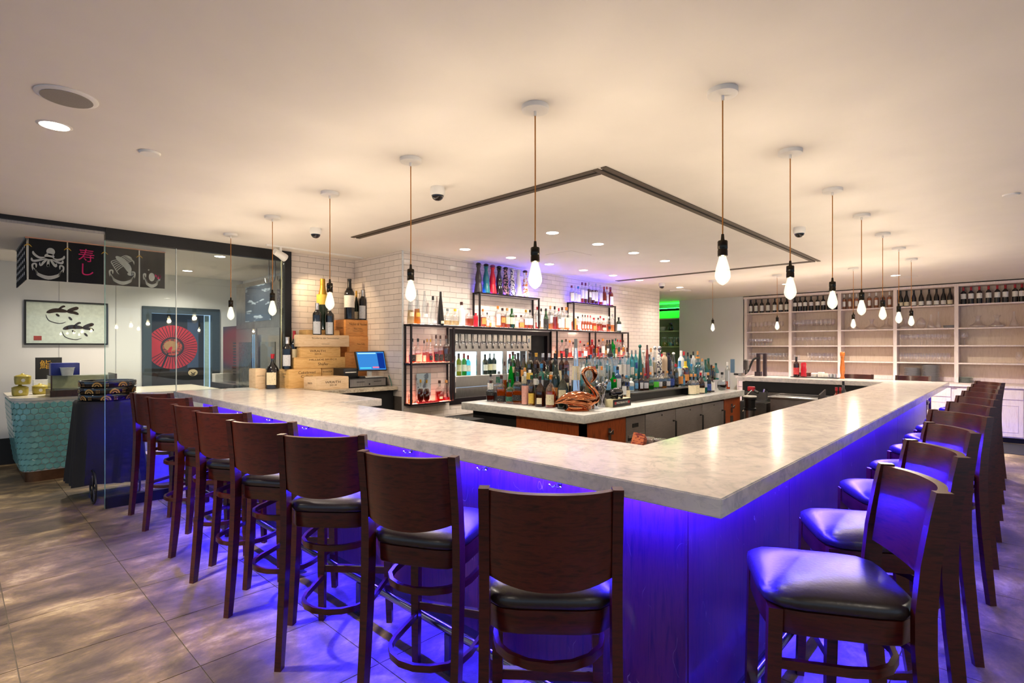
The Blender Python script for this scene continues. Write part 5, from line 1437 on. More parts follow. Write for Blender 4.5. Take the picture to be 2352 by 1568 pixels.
# condiment tray
ty = onX(1850, 862, 9.0).y
tr = thing('condiment_tray', 'black tray on the far counter', 'tray', (9.0, ty, BZ + .001))
a = onX(1818, 868, 8.98).y; b = onX(1926, 868, 8.98).y
B(8.92, 9.08, b, a, BZ + .001, BZ + .012, bev=.002).build('tray', m_blk, tr)
for (px, w_, h_, mt, lab, nm, cat) in ((1886, .045, .075, 'white', 'white sugar packet holder on the condiment tray', 'packet_holder', 'holder'), (1896, .03, .06, 'white', 'pink and white packet caddy on the condiment tray', 'packet_caddy', 'caddy'), (1908, .03, .055, 'silver', 'first small chrome shaker on the condiment tray', 'spice_shaker', 'shaker'), (1917, .025, .055, 'silver', 'second small chrome shaker on the condiment tray', 'spice_shaker', 'shaker')):
    y = onX(px, 860, 9.0).y
    o = MB().lathe([(0, 0), (w_, 0), (w_, h_ * .8), (w_ * .9, h_), (0, h_)], 14, (9.0, y, BZ + .013), 4 if mt == 'white' else 0).build(nm, CP[mt]); tag(o, lab, cat)
y = onX(1829, 860, 8.98).y
bottle((8.98, y, BZ + .013), .30, .04, 'spirit', 'brown', None, 0, 'black', ('red', .1, .45, 80), R(-80), 'sauce bottle with red and green label on the condiment tray', None, 'sauce_bottle', captop=.1)
y = onX(1846, 860, 8.98).y
o = MB().lathe([(0, 0), (.036, 0), (.040, .02), (.034, .06), (.038, .1), (.033, .15), (.036, .19), (.030, .215), (0, .22)], 12, (8.98, y, BZ + .013), 5).build('red_candle_holder', M('red_glass', 'c0182c', .15, spec=.8)); tag(o, 'red ribbed glass candle holder on the condiment tray', 'candle holder')
o = MB().lathe([(0, 0), (.045, 0), (.045, .05), (.03, .06), (0, .06)], 14, (9.02, onX(1870, 860, 9.0).y, BZ + .013), 4).build('napkin_box', CP['white']); tag(o, 'white napkin box with orange top on the tray', 'box')
# tablet stand: dark arch, with a cable arm
ax = 8.95
ts = thing('tablet_stand', 'dark metal arch stand with a thick black cable on the far counter', 'stand', (ax, onX(1750, 860, ax).y, BZ + .001))
ya, yb_ = onX(1742, 860, ax).y, onX(1757, 860, ax).y
m_arch = M('plum_black_metal', '3a2c34', .4, .4)
zA = onX(1742, 813, ax).z
B(ax - .03, ax + .03, ya - .022, ya + .022, BZ + .07, zA).build('post', m_arch, ts); B(ax - .03, ax + .03, yb_ - .022, yb_ + .022, BZ + .001, zA).build('post', m_arch, ts)
B(ax - .03, ax + .03, yb_ - .022, ya + .022, zA, zA + .012).build('cross_bar', m_arch, ts); B(ax - .045, ax + .045, ya - .045, ya + .045, BZ + .001, BZ + .07).build('base', m_arch, ts)
q = [onX(px, py, ax - .05) for px, py in ((1746, 823), (1738, 822), (1730, 826), (1724, 838), (1718, 852), (1708, 860), (1696, 862), (1686, 862))]
for v_ in q: v_.z = max(v_.z, BZ + .02)
MB().tube([tuple(v_) for v_ in smooth_path([tuple(z_) for z_ in q], 3)], .017, 8).build('cable_arm', m_blk, ts)
# brush glasses and tall blue card at the counter end
y = onX(1672, 860, 8.7).y
bw = thing('glass_washer', 'steel base with upright brushes at the left end of the far counter', 'glass washer', (8.7, y, BZ + .001))
yy0, yy1 = onX(1700, 860, 8.7).y, onX(1655, 860, 8.7).y
B(8.62, 8.78, yy0, min(yy1, 3.17), BZ + .001, BZ + .05).build('base', m_steel, bw)
for px in (1661, 1673, 1668):
    yy = min(onX(px, 860, 8.7).y, 3.13)
    MB().lathe([(0, 0), (.012, 0), (.012, .05), (.034, .06), (.036, .12), (.034, .20), (.02, .215), (0, .22)], 12, (8.7 + (0 if px != 1668 else .05), yy, BZ + .05)).build('brush', M('grey_bristle', '77706f', .95, bump=.5, scale=200) if 'grey_bristle' not in bpy.data.materials else bpy.data.materials['grey_bristle'], bw)
yy = onX(1683, 860, 8.72).y
B(8.70, 8.715, yy - .035, yy + .03, BZ + .05, BZ + .27).build('card', M('blue_grey_card', '5f7f98', .3), bw)
# ---- workstation under the far counter
ws_ = thing('underbar_station', 'stainless sink and ice bin under the far counter', 'sink station', (8.35, 2.2, 0))
B(8.49, 8.59, 1.32, 3.1, .86, 1.0).build('dark_apron', m_dark, ws_, 0)
B(8.46, 8.59, 1.32, 3.1, .10, .855).build('backsplash', m_steel, ws_, 0)
B(8.05, 8.455, 1.45, 2.55, .30, .80).build('ice_bin', m_steelx, ws_, 0)
B(8.02, 8.455, 1.42, 2.58, .80, .835, bev=.006).build('bin_rim', m_steelx, ws_)
B(8.12, 8.40, 1.5, 2.5, .836, .842).build('bin_lid', m_steel, ws_, 0)
B(8.30, 8.33, 1.5, 2.5, .843, .848).build('lid_groove', m_dark, ws_, 0)
B(8.1, 8.455, 2.62, 3.05, .30, .72).build('sink', m_steelx, ws_, 0)
B(8.14, 8.42, 2.66, 3.01, .721, .725).build('sink_basin', m_dark, ws_, 0)
MB().tube([(8.43, 2.72, .73), (8.43, 2.72, .86), (8.40, 2.72, .90), (8.32, 2.72, .90), (8.30, 2.72, .86)], .014, 8).build('faucet', m_chrome, ws_)
q = onX(1728, 893, 7.95)
sg = thing('soda_gun', 'red and black soda gun with a steel hose', 'soda gun', (7.95, q.y, .6))
MB().box(7.92, 7.99, q.y - .03, q.y + .06, q.z - .03, q.z + .035, bev=.01).build('handle', CP['red'], sg)
MB().tube([(7.95, q.y - .02, q.z - .02), (7.93, q.y - .09, q.z - .05)], .02, 8).build('nozzle', m_blk, sg)
hp = [onX(px, py, 7.92) for px, py in ((1727, 895), (1718, 904), (1714, 918), (1711, 932), (1706, 944))]
MB().tube(smooth_path([tuple(v_) for v_ in hp], 3), .013, 8).build('hose', m_chrome, sg)
q = onX(1722, 940, 7.8)
bk = thing('blender_pitcher', 'white lidded dark container below the soda gun', 'container', (7.8, q.y, 0))
MB().lathe([(0, 0), (.07, 0), (.075, .64), (0, .64)], 16, (7.8, q.y, .0)).build('column', m_steelx, bk)
MB().lathe([(0, 0), (.085, 0), (.085, .03), (.07, .032), (.075, .15), (.09, .155), (.09, .18), (0, .185)], 18, (7.8, q.y, .641)).build('pitcher', m_blk, bk)
MB().lathe([(0, 0), (.091, 0), (.091, .016), (0, .018)], 18, (7.8, q.y, .827)).build('lid', CP['white'], bk)
# bits on the near aisle's shelf behind the right bar
sh = B(2.3, 8.0, 1.145, 1.5, .80, .83).build('speed_rail', m_steelx); tag(sh, 'steel speed rail shelf behind the right side of the bar', 'shelf')
for px, py, nm in ((1914, 898, 'stir_bottle'),):
    pass
y_ = 1.40
for i, (px, g, c, l, d) in enumerate(((1937, 'clear', 'black', 'red', 'small syrup bottle with pouring spout'), (1930, 'redbrown', 'red', None, 'red syrup bottle lying low'), (1921, 'redbrown', 'red', None, 'red capped syrup bottle'))):
    P_ = onY(px, 876 if i == 0 else 890, y_)
    bottle((P_.x, y_, .831), max(.1, P_.z - .831), .03, 'spirit', g, 'red', .4, c, (l, .1, .4, 60) if l else None, FB, d + ' on the speed rail', 'syrups on the speed rail', captop=.12)
P_ = onY(1896, 903, 1.36)
bk_ = thing('menu_book', 'dark open folder leaning behind the bar with a red striped cover', 'folder', (P_.x, 1.36, .831))
local(MB().add([(-.35, 0, 0), (.02, 0, .0), (.10, .02, P_.z - .80), (-.12, .02, P_.z - .84), (-.35, .012, 0), (.02, .012, .0), (.10, .032, P_.z - .80), (-.12, .032, P_.z - .84)], [(0, 1, 2, 3), (4, 7, 6, 5), (0, 4, 5, 1), (1, 5, 6, 2), (2, 6, 7, 3), (3, 7, 4, 0)]), 'cover', m_blk, bk_, 0)
# glasses upside down by the bar corner
for i, px in enumerate((1488, 1516)):
    P_ = onY(px, 1003 + i * 4, 1.42)
    o = MB().lathe([(.042, 0), (.036, .12), (.033, .122), (0, .122), (0, .118), (.032, .116), (.038, 0)], 18, (P_.x, 1.42, .831)).build('upturned_glass', m_gw); tag(o, ['upturned rocks glass', 'second upturned rocks glass farther right'][i] + ' behind the bar corner', 'glass'); o.scale.z = (P_.z - .831) / .122
P_ = onY(1460, 997, 1.44)
gb = thing('garnish_box', 'small orange and red carton tilted behind the bar corner', 'carton', (P_.x, 1.44, .9), R(20))
local(MB().box(-.04, .04, -.03, .03, 0, .10), 'carton', PRINT('red_orange_print', 'c9693a', '7a1a18', 60, .42), gb, 0)
gb.rotation_euler = (R(10), R(28), R(20)); gb.location.z = P_.z - .10
sb_ = B(P_.x - .08, P_.x + .06, 1.40, 1.5, .831, P_.z - .16).build('caddy', m_blk); tag(sb_, 'low black caddy under the tilted carton behind the bar corner', 'caddy')

# ------------------------------------------------------------------ green lit storage shelf in the corner
gs = thing('storage_shelf', 'green lit storage shelf beyond the tiled wall', 'shelf', (12.75, 6.6, 0))
m_grn = M('green_grey_board', 'b4bc9c', .6)
gx0, gx1, gy0, gy1 = 12.3, 12.75, 5.95, 7.1
B(gx1, gx1 + .02, gy0, gy1, 0, 2.5).build('back', m_grn, gs, 0)
for z in (2.26, 1.95, 1.56, 1.1):
    B(gx0, gx1, gy0, gy1, z - .03, z).build('shelf_board', m_grn, gs, 0)
B(gx0, gx0 + .03, gy0, gy1, 2.44, 2.5).build('top_rail', m_dark, gs, 0)
B(gx1 - .06, gx1 - .01, gy0 + .02, gy1, 2.52, 2.54).build('green_led', EM('green_led', '18ff30', 40), gs, 0)
for i, (px, g, d) in enumerate(((1526, 'olive', 'glass jar of yellow-green sweets'), (1541, 'aqua', 'glass jar of blue sweets'), (1554, 'olive', 'glass jar half hidden by the white wall'))):
    y = onX(px, 780, 12.45).y
    t = thing('storage_jar', d + ' on the green shelf', 'jar', (12.45, y, 1.561), 0, 'jars on the green shelf')
    local(MB().lathe([(0, 0), (.07, 0), (.075, .01), (.075, .17), (.055, .19), (.055, .20), (0, .2)], 16), 'glass', m_gw, t)
    local(MB().lathe([(0, .005), (.068, .005), (.068, .10), (0, .11)], 12), 'contents', PRINT('sweets_%d' % i, ['9c9a30', '2f8fb8', '6a7a4a'][i], 'e0d870', 40, .45, (1, 1, 1)), t)
    local(MB().lathe([(0, .2), (.06, .2), (.06, .225), (0, .23)], 16), 'lid', m_gw, t)
for i, (px, lab) in enumerate(((1540, 'dark blue glass jug on the green shelf'),)):
    y = onX(px, 750, 12.45).y
    o = MB().lathe([(0, 0), (.06, 0), (.075, .04), (.06, .12), (.035, .16), (.045, .2)], 16, (12.45, y, 1.951)).build('glass_jug', GLASS('dark_blue_glass', '20304a')); tag(o, lab, 'jug')
y = onX(1521, 750, 12.45).y
o = MB().lathe([(0, 0), (.05, 0), (.08, .05), (.085, .1), (.08, .1), (.075, .05), (0, .01)], 16, (12.45, y, 1.951)).build('bowl', m_plate2); tag(o, 'pale bowl on the upper green shelf', 'bowl')
# ------------------------------------------------------------------ sushi room behind the glass
def path_pt(s):
    """outline of the sushi bar: left side, rounded corner, front"""
    x0, y0, r_, L1 = .46, 8.0, .20, 1.0
    if s < L1: return (x0, y0 + r_ + L1 - s), (0, -1), (-1, 0)
    s -= L1
    A = r_ * PI / 2
    if s < A:
        a = PI + s / r_
        return (x0 + r_ + r_ * math.cos(a), y0 + r_ + r_ * math.sin(a)), (-math.sin(a), math.cos(a)), (math.cos(a), math.sin(a))
    s -= A
    return (x0 + r_ + s, y0), (1, 0), (0, -1)
def inset(z): return .10 * (1 - min(z, .9) / .9) ** 1.4
sb = thing('sushi_bar', 'curved sushi bar clad in teal hexagon tiles with a cream stone top', 'sushi bar', (1.3, 8.5, 0))
ss = [k * .05 for k in range(0, 65)]
v = []; f = []; zz = [.12, .3, .5, .7, .93]
for z in zz:
    for s in ss:
        (x, y), t_, n_ = path_pt(s)
        v.append((x - n_[0] * (inset(z) + .0025), y - n_[1] * (inset(z) + .0025), z))
ns = len(ss)
for a in range(len(zz) - 1):
    for b in range(ns - 1): f.append((a * ns + b, a * ns + b + 1, (a + 1) * ns + b + 1, (a + 1) * ns + b))
MB().add(v, f).build('body', M('grey_grout', 'd8ded8', .7), sb)
out_ = [path_pt(s)[0] for s in ss]
MB().poly([(x - .015 * path_pt(s)[2][0] * -1, y - .015 * path_pt(s)[2][1] * -1) for s, (x, y) in zip(ss, out_)] + [(out_[-1][0], 9.25), (.445, 9.25)], .931, .962).build('stone_top', M('cream_quartz', 'd9d3c2', .25, var=.06), sb)
MB().poly([(x - n_[0] * .11, y - n_[1] * .11) for s in ss for (x, y), t_, n_ in [path_pt(s)]] + [(out_[-1][0], 9.2), (.57, 9.2)], 0, .119).build('bronze_plinth', M('bronze_plinth', '7d5a42', .3, .9), sb)
m_hex = M('teal_glazed_hexagon', '74b2b0', .1, var=.12, scale=6, kind='pos', rnd=.12, spec=.7)
hx = .066; rowp = .0645; hs_ = []
for r_ in range(12):
    z = .165 + r_ * rowp
    k = 0
    while True:
        s = .04 + (k + (.5 if r_ % 2 else 0)) * hx
        if s > 2.12: break
        (x, y), t_, n_ = path_pt(s)
        hs_.append(((x * CT + y * ST) + (1 if s < .9 else 0), x - n_[0] * inset(z), y - n_[1] * inset(z), z, math.atan2(t_[1], t_[0])))
        k += 1
hs_.sort()
hm = MB(); R1 = rowp / 1.5 * .90
ring = [(R1 * .92 * math.sin(PI / 3 * k), R1 * math.cos(PI / 3 * k)) for k in range(6)]
hm.add([(a, .004, b) for a, b in ring] + [(a, -.004, b) for a, b in ring] + [(a * .78, -.007, b * .78) for a, b in ring],
       [(k, (k + 1) % 6, 6 + (k + 1) % 6, 6 + k) for k in range(6)] + [(6 + k, 6 + (k + 1) % 6, 12 + (k + 1) % 6, 12 + k) for k in range(6)] + [tuple(range(12, 18))])
hex_me = hm.mesh('hexagon_tile', 0); stf = MB()
for i, (d_, x, y, z, an) in enumerate(hs_):
    if i < 300:
        o = link('hexagon_tile', hex_me, m_hex, sb, (x, y, z), (0, 0, an)); o.matrix_parent_inverse = wm(sb).inverted()
    else:
        c_, s_ = math.cos(an), math.sin(an)
        stf.add([(x + a * c_ - b * s_, y + a * s_ + b * c_, z + c2) for a, b, c2 in hm.v], hm.f)
if stf.v: stf.build('hexagon_tile_field', m_hex, sb, 0)['kind'] = 'stuff'
# yellow lidded boxes
m_yel = M('yellow_ceramic', 'b9a94a', .3, var=.15, scale=10)
def ybox(px, py, z, Y, lab):
    P_ = onY(px, py, Y)
    t = thing('sauce_pot', lab, 'pot', (P_.x, Y, z), 0, 'yellow pots on the sushi bar'); t.scale = (.92, .92, 1.0)
    local(MB().lathe([(0, 0), (.07, 0), (.078, .015), (.082, .07), (.078, .085), (0, .085)], 16, p=4), 'pot', m_yel, t)
    local(MB().lathe([(.082, .085), (.082, .095), (.06, .108), (.02, .116), (.015, .128), (0, .13)], 16, p=4), 'lid', m_yel, t)
    local(MB().lathe([(0, 0), (.02, 0), (.02, .004), (0, .004)], 10, (0, 0, 0)), 'badge', CP['white'], t).matrix_basis = Matrix.Translation((0, -.082, .05)) @ Matrix.Rotation(R(90), 4, 'X')
ybox(46, 890, .963, 8.5, 'yellow lidded pot at the front left of the sushi bar')
ybox(92, 890, .963, 8.62, 'yellow lidded pot half behind the glass case')
ybox(52, 860, 1.094, 8.5, 'yellow lidded pot on top of the other yellow pots')
# glass sushi case
a = onZ(115, 912, .963); cx0, cx1, cy0, cy1 = a.x, a.x + .62, a.y, a.y + .42
gc = thing('sushi_case', 'small glass sushi display case with dark wood base', 'display case', (a.x + .3, a.y + .2, .963))
m_dkw = WOOD('dark_case_wood', '3a2418', '1e120c', .4, (12, 2, 2), 4, 'pos')
B(cx0, cx1, cy0, cy1, .963, 1.035).build('base', m_dkw, gc)
B(cx0 + .01, cx0 + .016, cy0 + .01, cy1 - .01, 1.036, 1.20).build('pane', m_pane, gc, 0); B(cx0 + .017, cx1 - .02, cy0 + .01, cy0 + .016, 1.036, 1.20).build('pane', m_pane, gc, 0); B(cx0 + .017, cx1 - .02, cy0 + .017, cy1 - .01, 1.195, 1.20).build('pane', m_pane, gc, 0)
B(cx0 + .005, cx0 + .02, cy0 + .002, cy0 + .009, 1.036, 1.21).build('corner_post', m_dkw, gc, 0); B(cx1 - .019, cx1, cy0, cy1, 1.036, 1.21).build('end_board', m_dkw, gc, 0)
B(cx0 + .02, cx1 - .025, cy1 - .02, cy1 - .011, 1.04, 1.19).build('back_board', M('cream_back', 'd8cfa6', .6), gc, 0); B(cx0 + .05, cx1 - .05, cy0 + .05, cy1 - .05, 1.036, 1.045).build('rack', m_steelx, gc, 0)
P_ = onY(116, 860, cy0 + .2)
o = B(P_.x, P_.x + .26, cy0 + .15, cy0 + .33, 1.202, 1.345, bev=.004).build('blue_box', M('royal_blue_card', '1c2f8c', .4)); tag(o, 'royal blue box on top of the sushi case', 'box')
P_ = onY(155, 858, cy0 + .06)
o = MB().lathe([(0, 0), (.05, 0), (.065, .09), (.07, .092), (.062, .09), (.048, .004), (0, .004)], 14, (P_.x, cy0 + .075, 1.202), p=4).build('plastic_tub', M('milky_plastic', 'cfd6d6', .4)); tag(o, 'milky plastic tub in front of the blue box', 'tub')
P_ = onY(98, 850, 8.95)
o = B(P_.x - .09, P_.x + .12, 8.9, 9.0, 1.10, 1.26).build('white_tub', M('white_plastic', 'd9dcdc', .4)); tag(o, 'white plastic tub behind the sushi case', 'tub'); 
o.location.z = .963
a = onY(81, 821, 9.15); b = onY(142, 822, 9.15)
sg_ = thing('menu_board', 'black board with gold characters standing behind the sushi case', 'sign', ((a.x + b.x) / 2, 9.15, .963))
B(a.x, b.x, 9.14, 9.16, .963, a.z).build('board', m_blk, sg_)
text('lettering', '鮨', .09, CP['gold'], (a.x + (b.x - a.x) * .38, 9.137, a.z - .10), FACE_NY, sg_)
# noren curtain
YNR = 7.35
nr = thing('noren_curtain', 'black noren curtain printed with octopus, lobster, waves and pink characters', 'curtain', (1.1, YNR, 2.2))
m_cloth = M('black_cotton', '1b1b1f', .9, var=.2, scale=120)
m_prn = M('white_print', 'c4c4c2', .9)
m_pnk = M('pink_print', 'e02a72', .8)
zt0 = onY(200, 560, YNR).z - .005; zt1 = zt0 - .425
pxs = [64, 155, 240, 320, 380]
xsn = [onY(p, 600, YNR).x for p in pxs]
B(xsn[0] - .02, xsn[-1], YNR + .003, YNR + .03, zt0, zt0 + .055).build('rail', m_railw, nr)
B(xsn[0] - .02, xsn[0] + .008, YNR + .031, 8.5, zt0, zt0 + .055).build('rail', M('grey_rail', '8f8f8c', .6), nr)
def cloth(p0, p1, axis):
    n = 10; v = []; f = []
    for side in (0, 1):
        for i in range(n + 1):
            q = p0 + (p1 - p0) * i / n
            for j in range(4):
                z = zt0 - (zt0 - zt1) * j / 3
                wv = .006 * math.sin(i * 1.3) * j / 3 + (.002 if side else 0)
                v.append((q, YNR + wv, z) if axis == 'x' else (xsn[0] - .012 + wv, q, z))
    S = (n + 1) * 4
    for i in range(n):
        for j in range(3):
            k = i * 4 + j
            f.append((k, k + 4, k + 5, k + 1)); f.append((S + k, S + k + 1, S + k + 5, S + k + 4))
    return MB().add(v, f).build('cloth_panel', m_cloth, nr, 60)
for a, b in zip(xsn, xsn[1:]): cloth(a + .006, b - .006, 'x')
for k in range(6): cloth(YNR + .04 + k * .19, YNR + .22 + k * .19, 'y')
YP = YNR - .009
def flat(name, polys, mat, parent, y):
    m = MB()
    for P in polys:
        n = len(P); m.add([(x, y, z) for x, z in P] + [(x, y + .0008, z) for x, z in P], [tuple(range(n)), tuple(range(n, 2 * n))[::-1]] + [(i, n + i, n + (i + 1) % n, (i + 1) % n) for i in range(n)])
    return m.build(name, mat, parent, 0)
def ell(cx, cz, rx, rz, n=14, a0=0): return [(cx + rx * math.cos(2 * PI * k / n + a0), cz + rz * math.sin(2 * PI * k / n + a0)) for k in range(n)]
def stroke(P, w_):
    """a brush stroke with tapering ends, as one polygon"""
    P = smooth_path(P, 4); L_ = []; R_ = []
    for i, (x, z) in enumerate(P):
        a = P[max(0, i - 1)]; b = P[min(len(P) - 1, i + 1)]
        d = Vector((b[0] - a[0], b[1] - a[1])).normalized()
        q = w_ * (1 - abs(2 * i / (len(P) - 1) - 1) ** 3 * .8)
        L_.append((x - d.y * q, z + d.x * q)); R_.append((x + d.y * q, z - d.x * q))
    return L_ + R_[::-1]
def waves(cx, cz, wd):
    out = []
    for k in range(4):
        out.append(stroke([(cx - wd + .012 * k, cz + .07 - .015 * k), (cx - wd * .7, cz + .01 - .008 * k), (cx, cz - .02 - .010 * k), (cx + wd * .7, cz + .01 - .008 * k), (cx + wd - .012 * k, cz + .07 - .015 * k)], .0045))
    for s in (-1, 1):
        out.append(stroke([(cx + s * wd, cz + .03), (cx + s * wd * 1.02, cz + .09), (cx + s * wd * .8, cz + .10), (cx + s * wd * .78, cz + .06)], .008))
    return out
mid = [(a + b) / 2 for a, b in zip(xsn, xsn[1:])]
wv = .12
oc = [ell(mid[0] + .02, zt0 - .12, .035, .04)] + [ell(mid[0] + .01, zt0 - .17, .04, .03)]
for k, (dx, dz) in enumerate(((-.11, .02), (-.12, -.05), (-.06, -.09), (.0, -.10), (.06, -.09), (.11, -.05), (.12, .0))):
    oc.append(stroke([(mid[0] + .01, zt0 - .18), (mid[0] + dx * .6, zt0 - .20 + dz * .4), (mid[0] + dx, zt0 - .18 + dz), (mid[0] + dx * 1.08, zt0 - .15 + dz)], .011))
flat('octopus_print', oc, m_prn, nr, YP)
flat('wave_print', waves(mid[0], zt0 - .36, wv), m_prn, nr, YP)
text('character_print', '寿\nし', .11, m_pnk, (mid[1], YP, zt0 - .21), FACE_NY, nr, extr=.0004)
lb = [stroke([(mid[2] - .06, zt0 - .10), (mid[2] + .0, zt0 - .15), (mid[2] + .05, zt0 - .21), (mid[2] + .07, zt0 - .27)], .032), ell(mid[2] + .075, zt0 - .285, .03, .02)]
for k in range(6): lb.append(stroke([(mid[2] - .03 + .012 * k, zt0 - .13 - .01 * k), (mid[2] - .1 + .01 * k, zt0 - .16 - .02 * k), (mid[2] - .09 + .012 * k, zt0 - .20 - .02 * k)], .004)); lb.append(stroke([(mid[2] - .03 + .012 * k, zt0 - .12 - .01 * k), (mid[2] + .03 + .014 * k, zt0 - .08 - .01 * k), (mid[2] + .09 + .004 * k, zt0 - .10 - .015 * k)], .004))
flat('lobster_print', lb, m_prn, nr, YP)
flat('wave_print', waves(mid[2], zt0 - .36, wv * .95), m_prn, nr, YP)
flat('wave_print', waves(mid[3] - .01, zt0 - .37, wv * .65) + [ell(mid[3] - .04, zt0 - .22, .008, .008), ell(mid[3] - .01, zt0 - .30, .03, .05)], m_prn, nr, YP)
flat('fish_print', [ell(mid[3] + .06, zt0 - .29, .022, .03), [(mid[3] + .04, zt0 - .28), (mid[3] + .02, zt0 - .26), (mid[3] + .025, zt0 - .30)]], m_pnk, nr, YP)
m2_ = MB()
for k in range(6):
    for j in range(5): m2_.box(xsn[0] - .0185, xsn[0] - .0175, YNR + .07 + k * .19, YNR + .18 + k * .19, zt0 - .09 - j * .07, zt0 - .06 - j * .07)
m2_.build('side_print', m_prn, nr, 0)
for px in (64, 155, 240, 320):
    x = onY(px, 600, YNR).x
    flat('gold_arrow', [stroke([(x - .03, zt0 - .09), (x, zt0 - .065), (x + .03, zt0 - .09)], .005)], CP['gold'], nr, YP)
    B(x - .006, x + .006, YNR - .004, YNR - .002, zt1 + .02, zt0 - .08).build('white_tie', m_prn, nr, 0)
# framed ink painting of two puffer fish
YPIC = 9.575
pf = thing('framed_painting', 'black framed ink painting of two puffer fish with a red seal', 'painting', (1.11, YPIC, 1.565))
ax0, ax1, az0, az1 = .662, 1.561, 1.565, 2.166
B(ax0 + .012, ax1 - .012, YPIC + .004, YPIC + .014, az0 + .012, az1 - .012).build('paper', M('rice_paper', 'f0eee6', .8), pf, 0)
for (p0, p1, q0, q1) in ((ax0, ax1, az1 - .022, az1), (ax0, ax1, az0, az0 + .022), (ax0, ax0 + .02, az0 + .022, az1 - .022), (ax1 - .02, ax1, az0 + .022, az1 - .022)):
    B(p0, p1, YPIC - .012, YPIC + .02, q0, q1).build('frame_bar', m_black, pf, 0)
B(ax0 + .021, ax1 - .021, YPIC - .004, YPIC - .001, az0 + .023, az1 - .023).build('glazing', m_pane, pf, 0)
m_ink = M('brown_ink', '3a2622', .9); 
def pic(u, v_): return (ax0 + (ax1 - ax0) * u, az1 - (az1 - az0) * v_)
def fish(u, v_, s):
    o = [stroke([pic(u - .13 * s, v_ + .02), pic(u - .02 * s, v_ - .04 * s), pic(u + .12 * s, v_ - .02 * s)], .028 * s),
         stroke([pic(u + .11 * s, v_ - .03 * s), pic(u + .20 * s, v_ - .09 * s), pic(u + .25 * s, v_ - .12 * s)], .024 * s), stroke([pic(u + .11 * s, v_ - .01 * s), pic(u + .2 * s, v_ + .0 * s), pic(u + .25 * s, v_ + .04 * s)], .02 * s),
         stroke([pic(u + .0 * s, v_ - .05 * s), pic(u + .06 * s, v_ - .13 * s), pic(u + .09 * s, v_ - .13 * s)], .014 * s), stroke([pic(u - .02 * s, v_ + .04 * s), pic(u + .02 * s, v_ + .10 * s)], .014 * s),
         stroke([pic(u - .14 * s, v_ + .06), pic(u - .10 * s, v_ + .2 * s), pic(u + .02 * s, v_ + .26 * s), pic(u + .10 * s, v_ + .22 * s)], .006 * s), stroke([pic(u + .13 * s, v_ + .10 * s), pic(u + .17 * s, v_ + .18 * s)], .014 * s)]
    return o
flat('ink_fish', fish(.38, .25, 1.0), m_ink, pf, YPIC + .002)
flat('ink_fish', fish(.57, .62, 1.0) + [ell(*pic(.5 + .03 * k, .58 + .04 * (k % 2)), .008, .008) for k in range(5)], m_ink, pf, YPIC + .002)
flat('red_seal', [[pic(.105, .80), pic(.195, .80), pic(.195, .90), pic(.105, .90)]], M('seal_red', 'b83a20', .8), pf, YPIC + .002)
# doorway with umbrella curtain
dr = thing('door_1', 'dark framed doorway in the white wall', 'door', (2.52, 9.6, 0)); tag(dr, kind='structure')
m_dfr = M('dark_grey_frame', '3f4a50', .4, .3)
for (p0, p1, q0, q1) in ((1.985, 2.10, 0, 2.155), (2.94, 3.055, 0, 2.155), (2.10, 2.94, 2.06, 2.155)):
    B(p0, p1, 9.57, 9.66, q0, q1).build('jamb', m_dfr, dr, 0)
YC = 9.72
cu = thing('umbrella_curtain', 'black door curtain printed with a large red paper umbrella', 'curtain', (2.52, YC, 0))
B(2.10, 2.86, YC, YC + .01, .05, 2.058).build('cloth', M('black_print_cloth', '14161c', .7), cu, 0)
B(2.62, 2.78, YC - .002, YC - .0002, 1.2, 1.98).build('blue_panel', M('slate_blue_print', '3a4a66', .7), cu, 0)
c_ = onY(396, 797, YC); ux, uz, urx, urz = c_.x, c_.z, .355, .345
def uell(r, n=56): return [(max(2.105, ux + urx * r * math.cos(2 * PI * k / n)), uz + urz * r * math.sin(2 * PI * k / n)) for k in range(n)]
flat('umbrella', [uell(1)], M('red_umbrella_print', 'b8222e', .7), cu, YC - .004)
sp = []
for k in range(44):
    a = 2 * PI * k / 44; c1_, s1_ = math.cos(a), math.sin(a)
    p0 = (ux + urx * .42 * c1_, uz + urz * .42 * s1_); p1 = (ux + urx * .985 * c1_, uz + urz * .985 * s1_)
    if p1[0] < 2.11: continue
    sp.append([(p0[0] - s1_ * 0.0042, p0[1] + c1_ * 0.0042), (p1[0] - s1_ * 0.0042, p1[1] + c1_ * 0.0042), (p1[0] + s1_ * 0.0042, p1[1] - c1_ * 0.0042), (p0[0] + s1_ * 0.0042, p0[1] - c1_ * 0.0042)])
flat('umbrella_ribs', sp, m_dark, cu, YC - .006)
flat('umbrella_ring', [uell(.46)], M('dark_ring_print', '2c1416', .7), cu, YC - .0055); flat('umbrella_weave', [uell(.38)], PRINT('woven_hub_print', 'a8402c', '5a2a1c', 40, .42, (1, 1, 1)), cu, YC - .0065)
flat('umbrella_hub', [ell(ux - .02, uz + .02, .10, .08)], M('tan_print', 'a07a4c', .7), cu, YC - .0075)
flat('umbrella_handle', [stroke([(ux - .03, uz), (ux - .12, uz - .25), (ux - .22, uz - .50)], .012)], m_dark, cu, YC - .0085); flat('handle_sleeve', [stroke([(ux - .01, uz + .01), (ux - .06, uz - .09)], .022)], CP['red'], cu, YC - .0095)
flat('mask_print', [ell(2.70, 1.12, .07, .055)], M('cream_print', 'd8c49c', .8), cu, YC - .003); flat('mask_lines', [stroke([(2.67, 1.13), (2.70, 1.10), (2.74, 1.13)], .008), stroke([(2.66, 1.09), (2.70, 1.08), (2.73, 1.095)], .008)], m_dark, cu, YC - .005)
